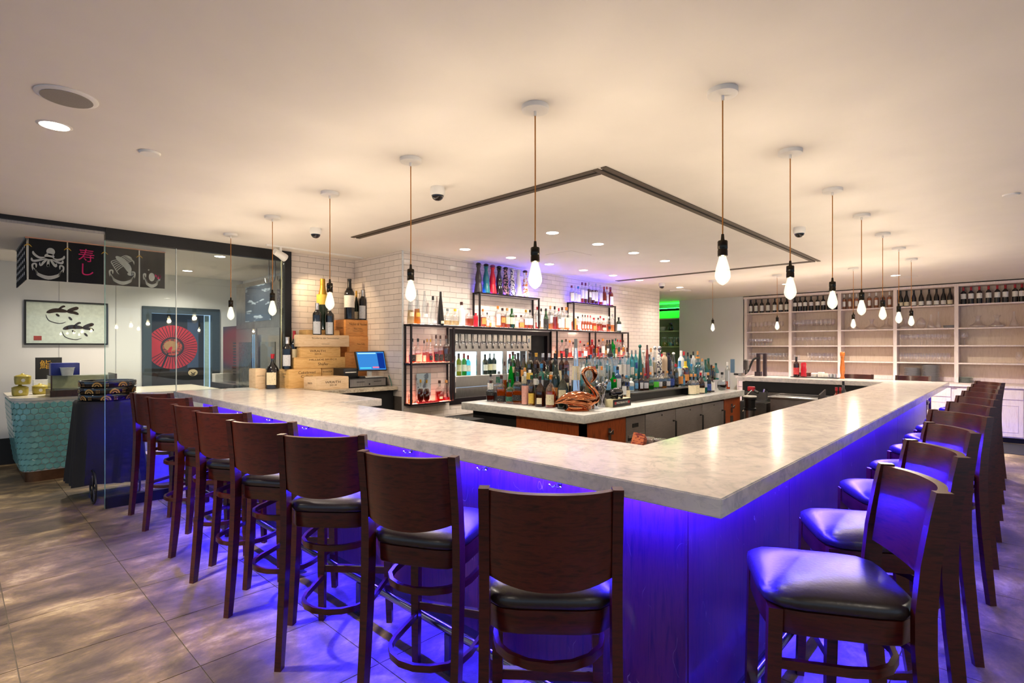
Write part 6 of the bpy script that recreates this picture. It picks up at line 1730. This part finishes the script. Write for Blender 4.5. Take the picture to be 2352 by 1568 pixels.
B(2.87, 2.93, 9.70, 9.72, .05, 2.05).build('light_gap', M('pale_green_board', 'a8c8c0', .6), cu, 0)
# steel refrigerator
fr = thing('steel_refrigerator', 'tall two-door stainless refrigerator seen through the glass', 'refrigerator', (3.1, 7.35, 0))
rx = 2.80
B(rx + .02, 3.42, 6.62, 8.12, .1, 2.10).build('body', m_steel, fr, 0)
for a, b in ((6.64, 7.34), (7.36, 8.10)):
    d = B(rx, rx + .019, a, b, .16, 1.775).build('door', m_steel, fr, 0)
    B(rx - .006, rx - .0005, a + .12, b - .12, .3, 1.6).build('window', M('dark_cool_glass', '545a5c', .12, .2), d, 0)
MB().tube([(rx - .04, 7.33, .9), (rx - .04, 7.33, 1.7)], .014, 8).build('pull', m_chrome, fr); MB().tube([(rx - .04, 7.38, .9), (rx - .04, 7.38, 1.7)], .014, 8).build('pull', m_chrome, fr)
B(rx + .005, rx + .018, 6.64, 8.10, 1.79, 2.42).build('header', m_steelx, fr, 0)
B(rx - .001, rx + .004, 6.9, 7.75, 1.88, 2.36).build('picture', PRINT('dark_sea_print', '3b4654', '8a97a2', 3, .5, (1, 1, 6)), fr, 0)
im = thing('ice_machine', 'blue-grey steel ice machine with a vent grille beyond the refrigerator', 'ice machine', (3.1, 8.7, 0))
B(2.92, 3.42, 8.2, 9.0, 1.0, 1.85).build('head', m_steel, im, 0); B(2.80, 3.42, 8.2, 9.2, 0, .99).build('bin', m_steelx, im, 0)
for k in range(12): B(2.912, 2.919, 8.28, 8.55, 1.12 + k * .042, 1.14 + k * .042).build('vent_slat', m_dark, im, 0)
P_ = onX(500, 850, 2.95)
o = B(2.86, 2.98, 8.45, 8.6, .991, 1.12).build('carton', CP['white']); 
tag(o, 'small white carton on the ice machine', 'carton'); o.location = (2.87, 9.08, .991)
# ceiling hooks with hanging boards
for i, (px, hang) in enumerate(((632, None), (618, None), (656, 'b'), (645, 'b'))):
    P_ = onX(px, 600, 2.76); y = P_.y
    t = thing('ceiling_hook', 'steel J hook hanging from the sushi room ceiling, %s from left' % ORD[[1, 0, 3, 2][i]], 'hook', (2.76, y, CEIL - .4))
    MB().tube([(2.76, y - .05, CEIL - .004), (2.76, y, CEIL - .004), (2.76, y, CEIL - .25), (2.76, y + .02, CEIL - .30), (2.76, y + .06, CEIL - .32), (2.76, y + .10, CEIL - .30), (2.76, y + .12, CEIL - .25)], .006, 6).build('hook', m_steel, t)
    if hang:
        o = B(2.755, 2.775, y - .02, y + .10, CEIL - .66, CEIL - .42).build('hanging_board', PRINT('chalk_board', '3a3340', '8a8a90', 30, .5)); tag(o, 'small dark framed board hanging on the %s hook' % ('right' if i == 2 else 'middle'), 'sign')
# cart with black cloth and lacquer trays
ct = thing('serving_cart', 'wheeled cart under a long black cloth beside the glass edge', 'cart', (1.12, 6.90, 0))
v = []; f = []; n = 40; zs_ = [.985, .985, .96, .7, .4, .16]
for j, z in enumerate(zs_):
    for k in range(n):
        a = 2 * PI * k / n; m_ = superm(a, 5)
        fl_ = 0 if j < 2 else (.015 + .05 * (1 - (z - .16) / .8) + .025 * math.sin(k * 2.7) * (1 - (z - .16) / .8))
        q = (.3 if j == 0 else 1)
        zz_ = z - (.12 * max(0, math.cos(a + .6)) if j == 5 else 0) + (.10 * max(0, math.sin(a * 1 + 2.4)) if j == 5 else 0)
        v.append((1.12 + (.25 + fl_) * m_ * math.cos(a) * q, 6.90 + (.26 + fl_) * m_ * math.sin(a) * q, max(.05, zz_)))
for j in range(len(zs_) - 1):
    for k in range(n): f.append((j * n + k, j * n + (k + 1) % n, (j + 1) * n + (k + 1) % n, (j + 1) * n + k))
f.append(tuple(range(n)))
MB().add(v, f).build('cloth', M('black_table_cloth', '14141a', .85, var=.1, scale=60), ct, 60)
for x in (.95, 1.30):
    MB().tube([(x, 6.54 + .16 * math.cos(a), .17 + .16 * math.sin(a)) for a in [2 * PI * k / 24 for k in range(24)]], .009, 6, True).tube([(x, 6.39, .17), (x, 6.69, .17)], .008, 6).tube([(x, 6.46, .04), (x, 6.62, .30)], .008, 6).tube([(x, 6.46, .30), (x, 6.62, .04)], .008, 6).build('wheel', m_blk, ct)
m_lac = M('black_lacquer', '120d0c', .1, spec=.8); m_gold = M('gold_print', 'c08a48', .35, .7)
for k in range(3):
    t = thing('lacquer_tray', ['bottom', 'middle', 'top'][k] + ' round black lacquer sushi tray with gold fans in the stack', 'tray', (1.12, 6.87, .987 + k * .068), R(17 * k), 'stacked lacquer trays')
    local(MB().lathe([(0, 0), (.225, 0), (.24, .01), (.243, .060), (.24, .066), (.225, .066), (.222, .02), (0, .014)], 40), 'tray', m_lac, t)
    for q in range(7):
        a = 2 * PI * q / 7
        mm = MB()
        for w0, w1 in ((.012, .022), (.03, .045)):
            vv = []; 
            for i in range(9):
                b = PI * i / 8
                for w_ in (w0, w1):
                    aa = a + w_ * math.cos(b) / .245
                    vv.append((.2455 * math.cos(aa), .2455 * math.sin(aa), .012 + w_ * math.sin(b)))
            mm.add(vv, [(2 * i, 2 * i + 1, 2 * i + 3, 2 * i + 2) for i in range(8)])
        for i in range(6):
            aa = a + .28 + .05 * (i % 3); zz_ = .02 + .02 * (i // 3)
            mm.add([(.2455 * math.cos(aa + d0), .2455 * math.sin(aa + d0), zz_ + d1) for d0, d1 in ((-.015, 0), (0, -.008), (.015, 0), (0, .008))], [(0, 1, 2, 3)])
        local(mm, 'gold_fan', m_gold, t, 0)
o = MB().box(1.52, 1.98, 7.0, 7.35, .001, .32).build('storage_crate', M('pale_crate', 'b9a8c8', .6)); tag(o, 'pale lettered crate on the floor behind the glass', 'crate')
# ------------------------------------------------------------------ alcove: counter, wine crates, payment desk
CTZ = 1.07
cc = thing('alcove_counter', 'worn stone-edged counter in the tiled alcove', 'counter', (3.13, 5.8, 0))
B(2.655, XSIDE - .008, 5.30, 6.29, CTZ - .04, CTZ - .001).build('top', MARBLE('worn_stone', 'c9bda8', '8a7c6a', .4), cc, 0)
B(2.66, XSIDE - .03, 5.36, 6.29, .05, CTZ - .041).build('dark_front', m_dark, cc, 0)
def crate(name, px0, px1, pyt, Y, z0, dep, mat, lab, h=None, words=(), side=(), hinges=True):
    a = onY(px0, pyt, Y); b = onY(px1, pyt, Y)
    z1 = z0 + (h if h else a.z - z0)
    t = thing(name, lab, 'wine crate', ((a.x + b.x) / 2, Y + dep / 2, z0), 0, 'stacked wooden wine crates')
    B(a.x, b.x, Y, Y + dep, z0 + .0005, z1 - .012, bev=.002).build('box', mat, t)
    B(a.x + .003, b.x - .003, Y + .003, Y + dep - .003, z1 - .012, z1).build('lid', mat, t, 0)
    for w_, u, v_, s_, wd in words:
        text('lettering', w_, s_, m_inkb, (a.x + (b.x - a.x) * u, Y - .0012, z0 + (z1 - z0) * v_), FACE_NY, t, width=wd)
    for w_, v_, s_ in side:
        text('lettering', w_, s_, m_inkb, (a.x - .0012, Y + dep / 2, z0 + (z1 - z0) * v_), FACE_NX, t)
    return z1, a.x, b.x
m_inkb = M('burnt_print', '3a2414', .8)
z, xa, xb = crate('wine_crate', 727, 801, 867, 5.42, CTZ, .30, m_pine2, 'pale crate lettered WRAITH 2014 at the front of the stack', words=(('WRAITH', .5, .58, .026, .18), ('2014', .5, .34, .018, .08)), side=(('WRAITH', .5, .02),))
zc, xa, xb = crate('wine_crate', 663, 738, 848, 5.87, CTZ, .24, m_pine, 'yellow pine crate lettered Cakebread Cellars', words=(('Cakebread', .55, .80, .030, .20), ('Cellars', .55, .60, .030, .14), ('Napa Valley', .7, .25, .012, .1)), side=(('Cakebread', .75, .018), ('Cellars', .6, .02)))
crate('wine_crate', 739, 783, 848, 5.90, CTZ, .24, m_pine, 'small yellow crate printed with fine lettering right of the Cakebread crate', words=(('SHAFER', .3, .8, .018, .12), ('NAPA VALLEY', .7, .65, .010, .1)), h=zc - CTZ)
crate('wine_crate', 587, 611, 847, 6.05, CTZ, .19, m_pine2, 'small pale crate at the far left beside the red capped bottle', words=(('Nickel & Nickel', .5, .65, .012, .08),))
z2, _, _ = crate('wine_crate', 676, 793, 821, 5.88, zc + .001, .10, m_pine, 'long crate lettered HILLSIDE SELECT Shafer', words=(('HILLSIDE SELECT', .55, .78, .020, .34), ('Shafer', .55, .38, .034, .13)))
z3, _, _ = crate('wine_crate', 690, 782, 796, 5.89, z2 + .001, .095, m_pine, 'second crate lettered WRAITH 2014 higher in the stack', words=(('WRAITH', .42, .58, .026, .19), ('2014', .42, .30, .018, .08)))
z4, _, _ = crate('wine_crate', 686, 802, 768, 5.86, z3 + .001, .12, m_pine2, 'long pale crate with script lettering near the top of the stack', words=(('Scuderia del Sommelier', .52, .72, .018, .34), ('DOM WINERY', .52, .22, .010, .1)))
zK, _, _ = crate('wine_crate', 706, 778, 768, 5.992, zc + .001, .25, m_pine, 'plain crate mostly hidden behind the lettered crates', h=z4 - zc - .001)
z5, _, _ = crate('wine_crate', 704, 780, 757, 5.995, z4 + .001, .2, m_pine, 'low crate on top of the script crate behind the bottles')
zA, _, _ = crate('wine_crate', 793, 845, 808, 5.98, CTZ, .28, m_pine3, 'reddish crate at the bottom of the right stack behind the screen', h=.40)
zB, _, _ = crate('wine_crate', 802, 856, 771, 5.96, zA + .001, .29, m_pine3, 'orange crate lettered Petty Cellar in the right stack', words=(('Petty Cellar', .5, .5, .020, .11),))
zC, xa, xb = crate('wine_crate', 794, 850, 733, 5.97, zB + .001, .29, m_pine3, 'orange crate lettered Nickel & Nickel topping the right stack', words=(('Nickel & Nickel', .5, .72, .030, .24), ('Napa Valley', .5, .45, .014, .12), ('Cabernet Sauvignon', .5, .30, .012, .14)), side=(('Nickel & Nickel', .5, .018),))
def wine_at(px, ytop, Y, z, hw, typ, glass, cap, lab, label, captop=.2, liq=None):
    P_ = onY(px, ytop, Y); d = P_.x * CT + P_.y * ST
    bottle((P_.x, Y, z + .001), P_.z - z, hw * d / F_PX, typ, glass, liq, .5, cap, lab, R(-35), label, 'display wine bottles', 'wine_bottle', captop=captop)
wine_at(626, 814, 6.0, CTZ, 15, 'jug', 'black', 'red', ('cream', .12, .48, 42), 'large black wine bottle with red wax cap on the bar', .12)
wine_at(660, 775, 5.94, zc, 10.5, 'bordeaux', 'black', 'silver', ('silver', .1, .45, 50), 'black bottle with silver arch label on the Cakebread crate')
wine_at(676, 761, 6.10, zc, 8, 'bordeaux', 'black', 'red', ('cream', .12, .52, 80), 'dark bottle with cream label and red capsule against the tiles')
wine_at(728.5, 697, 5.915, z4, 10, 'bordeaux', 'black', 'silver', ('silver', .03, .42, 50), 'left of two black bottles with silver arch labels on the crates')
wine_at(757, 700, 5.915, z4, 10, 'bordeaux', 'black', 'silver', ('silver', .03, .42, 50), 'right of two black bottles with silver arch labels behind a pendant bulb')
wine_at(741, 642, 6.08, z5, 14, 'champ', 'dkgreen', 'gold', ('yellow', .5, .7, 100), 'oversized green champagne bottle with gold foil on the crates', .3)
wine_at(802.5, 642, 6.05, zC, 11.5, 'bordeaux', 'black', 'black', ('white', .3, .6, 80), 'tall black bottle with white label on the orange crate', .25)
wine_at(818.5, 669, 6.15, zC, 5, 'burgundy', 'dkgreen', 'gold', ('cream', .05, .3, 70), 'slim dark bottle with gold foil on the orange crate')
wine_at(833, 667, 6.05, zC, 9.5, 'bordeaux', 'black', 'silver', ('silver', .05, .48, 45), 'black bottle with silver arch label at the right on the orange crate')
wine_at(827, 678, 6.23, zC, 4.5, 'bordeaux', 'black', 'black', None, 'plain black bottle half hidden at the back of the orange crate')
# payment terminal
a = onY(800, 868, 5.62)
cd = thing('cash_drawer', 'steel fronted black cash drawer on the alcove counter', 'cash drawer', (3.3, 5.6, CTZ))
d0 = onY(802, 870, 5.45); d1 = onY(890, 870, 5.45)
B(d0.x, min(d1.x, XSIDE - .03), 5.45, 5.85, CTZ + .001, CTZ + .105, bev=.003).build('case', m_blk, cd)
B(d0.x + .006, d1.x - .03, 5.443, 5.449, CTZ + .012, CTZ + .095).build('front', m_steelx, cd, 0)
for q in (.28, .72): B(d0.x + (d1.x - d0.x) * q - .05, d0.x + (d1.x - d0.x) * q + .05, 5.440, 5.4425, CTZ + .06, CTZ + .066).build('slot', m_dark, cd, 0)
MB().tube([((d0.x + d1.x) / 2, 5.443, CTZ + .035), ((d0.x + d1.x) / 2, 5.436, CTZ + .035)], .010, 10).build('lock', m_chrome, cd)
pr = thing('receipt_printer', 'black receipt printer on the cash drawer', 'printer', (3.15, 5.65, CTZ + .106))
p0 = onY(781, 860, 5.6); p1 = onY(815, 860, 5.6)
B(p0.x, p1.x, 5.52, 5.76, CTZ + .106, CTZ + .22, bev=.01).build('case', m_blk, pr)
B(p0.x + .02, p1.x - .03, 5.515, 5.519, CTZ + .17, CTZ + .18).build('paper_slot', m_paper, pr, 0)
tm = thing('payment_terminal', 'touch screen payment terminal showing a blue menu, on a white stand', 'touch screen', (3.35, 5.55, CTZ + .106))
s00 = onY(816, 807, 5.56); s10 = onY(882, 806, 5.56); s01 = onY(824, 851, 5.5); s11 = onY(889, 850, 5.5)
def quadbox(q, t_, name, mat, parent, off=0.0):
    n_ = (Vector(q[1]) - Vector(q[0])).cross(Vector(q[3]) - Vector(q[0])).normalized()
    if n_.y > 0: n_ = -n_
    A = [Vector(p) + n_ * off for p in q]; C_ = [p - n_ * t_ for p in A]
    return MB().add([tuple(p) for p in A + C_], [(0, 1, 2, 3), (7, 6, 5, 4), (0, 4, 5, 1), (1, 5, 6, 2), (2, 6, 7, 3), (3, 7, 4, 0)]).build(name, mat, parent, 0)
Q = [s01, s11, s10, s00]
quadbox(Q, .03, 'case', m_blk, tm)
def sub(u0, u1, v0, v1):
    f_ = lambda u, v_: s01.lerp(s11, u).lerp(s00.lerp(s10, u), v_)
    return [f_(u0, v0), f_(u1, v0), f_(u1, v1), f_(u0, v1)]
quadbox(sub(.03, .97, .04, .96), .001, 'screen', EM('screen_blue', '2f6fb0', 1.3), tm, .0015)
for (u0, u1, v0, v1, c) in ((.72, .95, .1, .9, '0c2a78'), (.74, .86, .62, .7, 'c8d0e8'), (.74, .93, .5, .58, 'e8f0ff'), (.74, .93, .38, .46, '3fb890'), (.74, .93, .28, .36, '58c8a0'), (.5, .93, .12, .2, 'c86a8a'), (.06, .45, .10, .16, '48c0d8'), (.06, .68, .86, .92, '9ad0f0')):
    quadbox(sub(u0, u1, v0, v1), .0005, 'menu_field', EM('screen_' + c, c, 1.2) if 'screen_' + c not in bpy.data.materials else bpy.data.materials['screen_' + c], tm, .0025)
c_ = (s01 + s11) / 2
MB().tube([(c_.x + .01, 5.56, s01.z + .05), (c_.x + .01, 5.60, CTZ + .16), (c_.x + .01, 5.60, CTZ + .115)], .03, 10).build('stand', CP['white'], tm)
B(c_.x - .11, c_.x + .13, 5.48, 5.68, CTZ + .106, CTZ + .118, bev=.004).build('foot', CP['white'], tm)
o = B(c_.x - .20, c_.x - .13, 5.46, 5.56, CTZ + .106, CTZ + .128, bev=.005).build('card_reader', m_blk); tag(o, 'small black card reader before the touch screen', 'card reader')
q = [onY(px, py, 5.40) for px, py in ((893, 862), (899, 880), (900, 900), (896, 925))]
o = MB().tube(smooth_path([tuple(v_) for v_ in q], 4), .004, 6).build('green_cable', M('green_cable', '18806a', .5)); tag(o, 'thin green cable hanging from the alcove counter', 'cable')
# papers on the bar by the glass
o = MB().add([(1.95, 6.0, BZ + .002), (2.28, 5.92, BZ + .002), (2.33, 6.12, BZ + .012), (2.06, 6.22, BZ + .016), (1.95, 6.0, BZ + .001), (2.28, 5.92, BZ + .001), (2.33, 6.12, BZ + .011), (2.06, 6.22, BZ + .015)], [(0, 1, 2, 3), (7, 6, 5, 4), (0, 4, 5, 1), (1, 5, 6, 2), (2, 6, 7, 3), (3, 7, 4, 0)]).build('plastic_wrap', M('milky_wrap', 'c9ced0', .2)); tag(o, 'crumpled clear plastic sheet on the bar near the glass', 'plastic sheet')
# menus lying on a low ledge by the tiled wall
o = B(2.75, 3.75, 3.95, 4.35, .0, .80).build('service_cabinet', m_dark); tag(o, 'low black service cabinet behind the left side of the bar', 'cabinet')
for i in range(2):
    a = onZ(995 + i * 55, 955, .815)
    o = B(a.x - .12, a.x + .12, a.y - .14, a.y + .14, .801, .815).build('menu_pad', PRINT('menu_print_%d' % i, '17171c', 'c0b090', 30, .5, (1, 1, 1))); tag(o, ['left', 'right'][i] + ' black printed menu pad lying on the service cabinet', 'menu')
    o.location = (3.0 + i * .4, 4.15, .801)

# ------------------------------------------------------------------ ceiling fittings
def disc(name, lab, cat, x, y, r, h, mat=m_white, extra=None):
    t = thing(name, lab, cat, (x, y, CEIL - h))
    MB().lathe([(0, 0), (r * .9, 0), (r, h * .6), (r, h - .0005), (0, h - .0005)], 28, (x, y, CEIL - h)).build('housing', mat, t)
    if extra: MB().lathe([(0, -.003), (r * extra[0], -.002), (r * extra[0], 0), (0, 0)], 28, (x, y, CEIL - h)).build(extra[1], extra[2], t)
    return t
sp_ = onZ(154, 222, CEIL); disc('ceiling_speaker', 'large round ceiling speaker with a grey grille', 'speaker', sp_.x, sp_.y, .115, .010, m_white, (.82, 'grille', M('grey_mesh', '9d968c', .7, bump=.3, scale=400)))
sp_ = onZ(344, 350, CEIL); disc('smoke_detector', 'small round smoke detector near the ceiling speaker', 'smoke detector', sp_.x, sp_.y, .055, .012)
sp_ = onZ(2322, 446, CEIL); disc('smoke_detector', 'small round smoke detector at the far right', 'smoke detector', sp_.x, sp_.y, .05, .012)
sp_ = onZ(2080, 636, CEIL); disc('ceiling_speaker', 'flat round ceiling speaker before the shelving', 'speaker', sp_.x, sp_.y, .16, .006)
m_dome = M('smoked_dome', '1c1c1e', .06, spec=.9)
def camera_dome(px, py, lab):
    p = onZ(px, py, CEIL)
    t = thing('dome_camera', lab, 'security camera', (p.x, p.y, CEIL - .09))
    MB().lathe([(.045, -.06), (.052, -.05), (.054, -.02), (.050, -.008), (.050, -.0005), (0, -.0005)], 20, (p.x, p.y, CEIL)).build('housing', m_white, t)
    MB().sphere((p.x, p.y, CEIL - .058), .043, .043, .038, 18, 8, -1, .1).build('dome', m_dome, t)
camera_dome(1005, 430, 'white dome camera left of the slot diffuser corner'); camera_dome(725, 524, 'white dome camera above the wine crates'); camera_dome(1836, 522, 'white dome camera right of the long slot diffuser'); camera_dome(1520, 650, 'small far dome camera at the end of the tiled wall')
p = onZ(1563, 665, CEIL)
o = B(p.x - .15, p.x + .15, p.y - .15, p.y + .15, CEIL - .03, CEIL - .0005, bev=.004).build('ceiling_vent_box', m_white); tag(o, 'square white ceiling diffuser near the green corner', 'air diffuser')
# track and spotlight over the crates
a = onZ(612, 566, CEIL); 
tk = thing('track_light', 'white ceiling track with one tilted spotlight above the glass corner', 'track light', (2.6, 5.9, CEIL - .2))
ty_ = 5.98
tx0_, tx1_ = onY(612, 568, ty_).x, onY(832, 596, ty_).x
B(tx0_, tx1_, ty_ - .017, ty_ + .017, CEIL - .018, CEIL - .0005).build('track', m_white, tk)
hx_ = onY(644, 590, ty_).x
B(hx_ - .012, hx_ + .012, ty_ - .012, ty_ + .012, CEIL - .075, CEIL - .018).build('stem', m_white, tk)
MB().tube([(hx_ - .075, ty_ - .02, CEIL - .07), (hx_ + .005, ty_, CEIL - .10), (hx_ + .045, ty_ + .01, CEIL - .12)], [.034, .040, .046], 16).build('head', m_white, tk)
MB().tube([(hx_ + .046, ty_ + .0103, CEIL - .1204), (hx_ + .062, ty_ + .014, CEIL - .128)], [.046, .044], 16).build('bezel', m_white, tk)
ld = bpy.data.lights.new('spot_lamp', 'SPOT'); ld.energy = 30; ld.color = (1, .72, .42); ld.spot_size = R(70); ld.spot_blend = .6; ld.shadow_soft_size = .02
lo = bpy.data.objects.new('spot_lamp', ld); col.objects.link(lo); lo.parent = tk; lo.matrix_parent_inverse = wm(tk).inverted()
lo.location = (hx_ + .07, ty_ + .016, CEIL - .132); lo.rotation_euler = Vector((.75, .18, -.62)).to_track_quat('-Z', 'Y').to_euler()
# smoke detector and hatch on the ceiling over the island
p = onZ(1306, 585, CEIL)
o = B(p.x - .2, p.x + .2, p.y - .2, p.y + .2, CEIL - .004, CEIL - .0005).build('ceiling_hatch', m_ceil); tag(o, 'flush access hatch in the ceiling over the island', 'hatch')
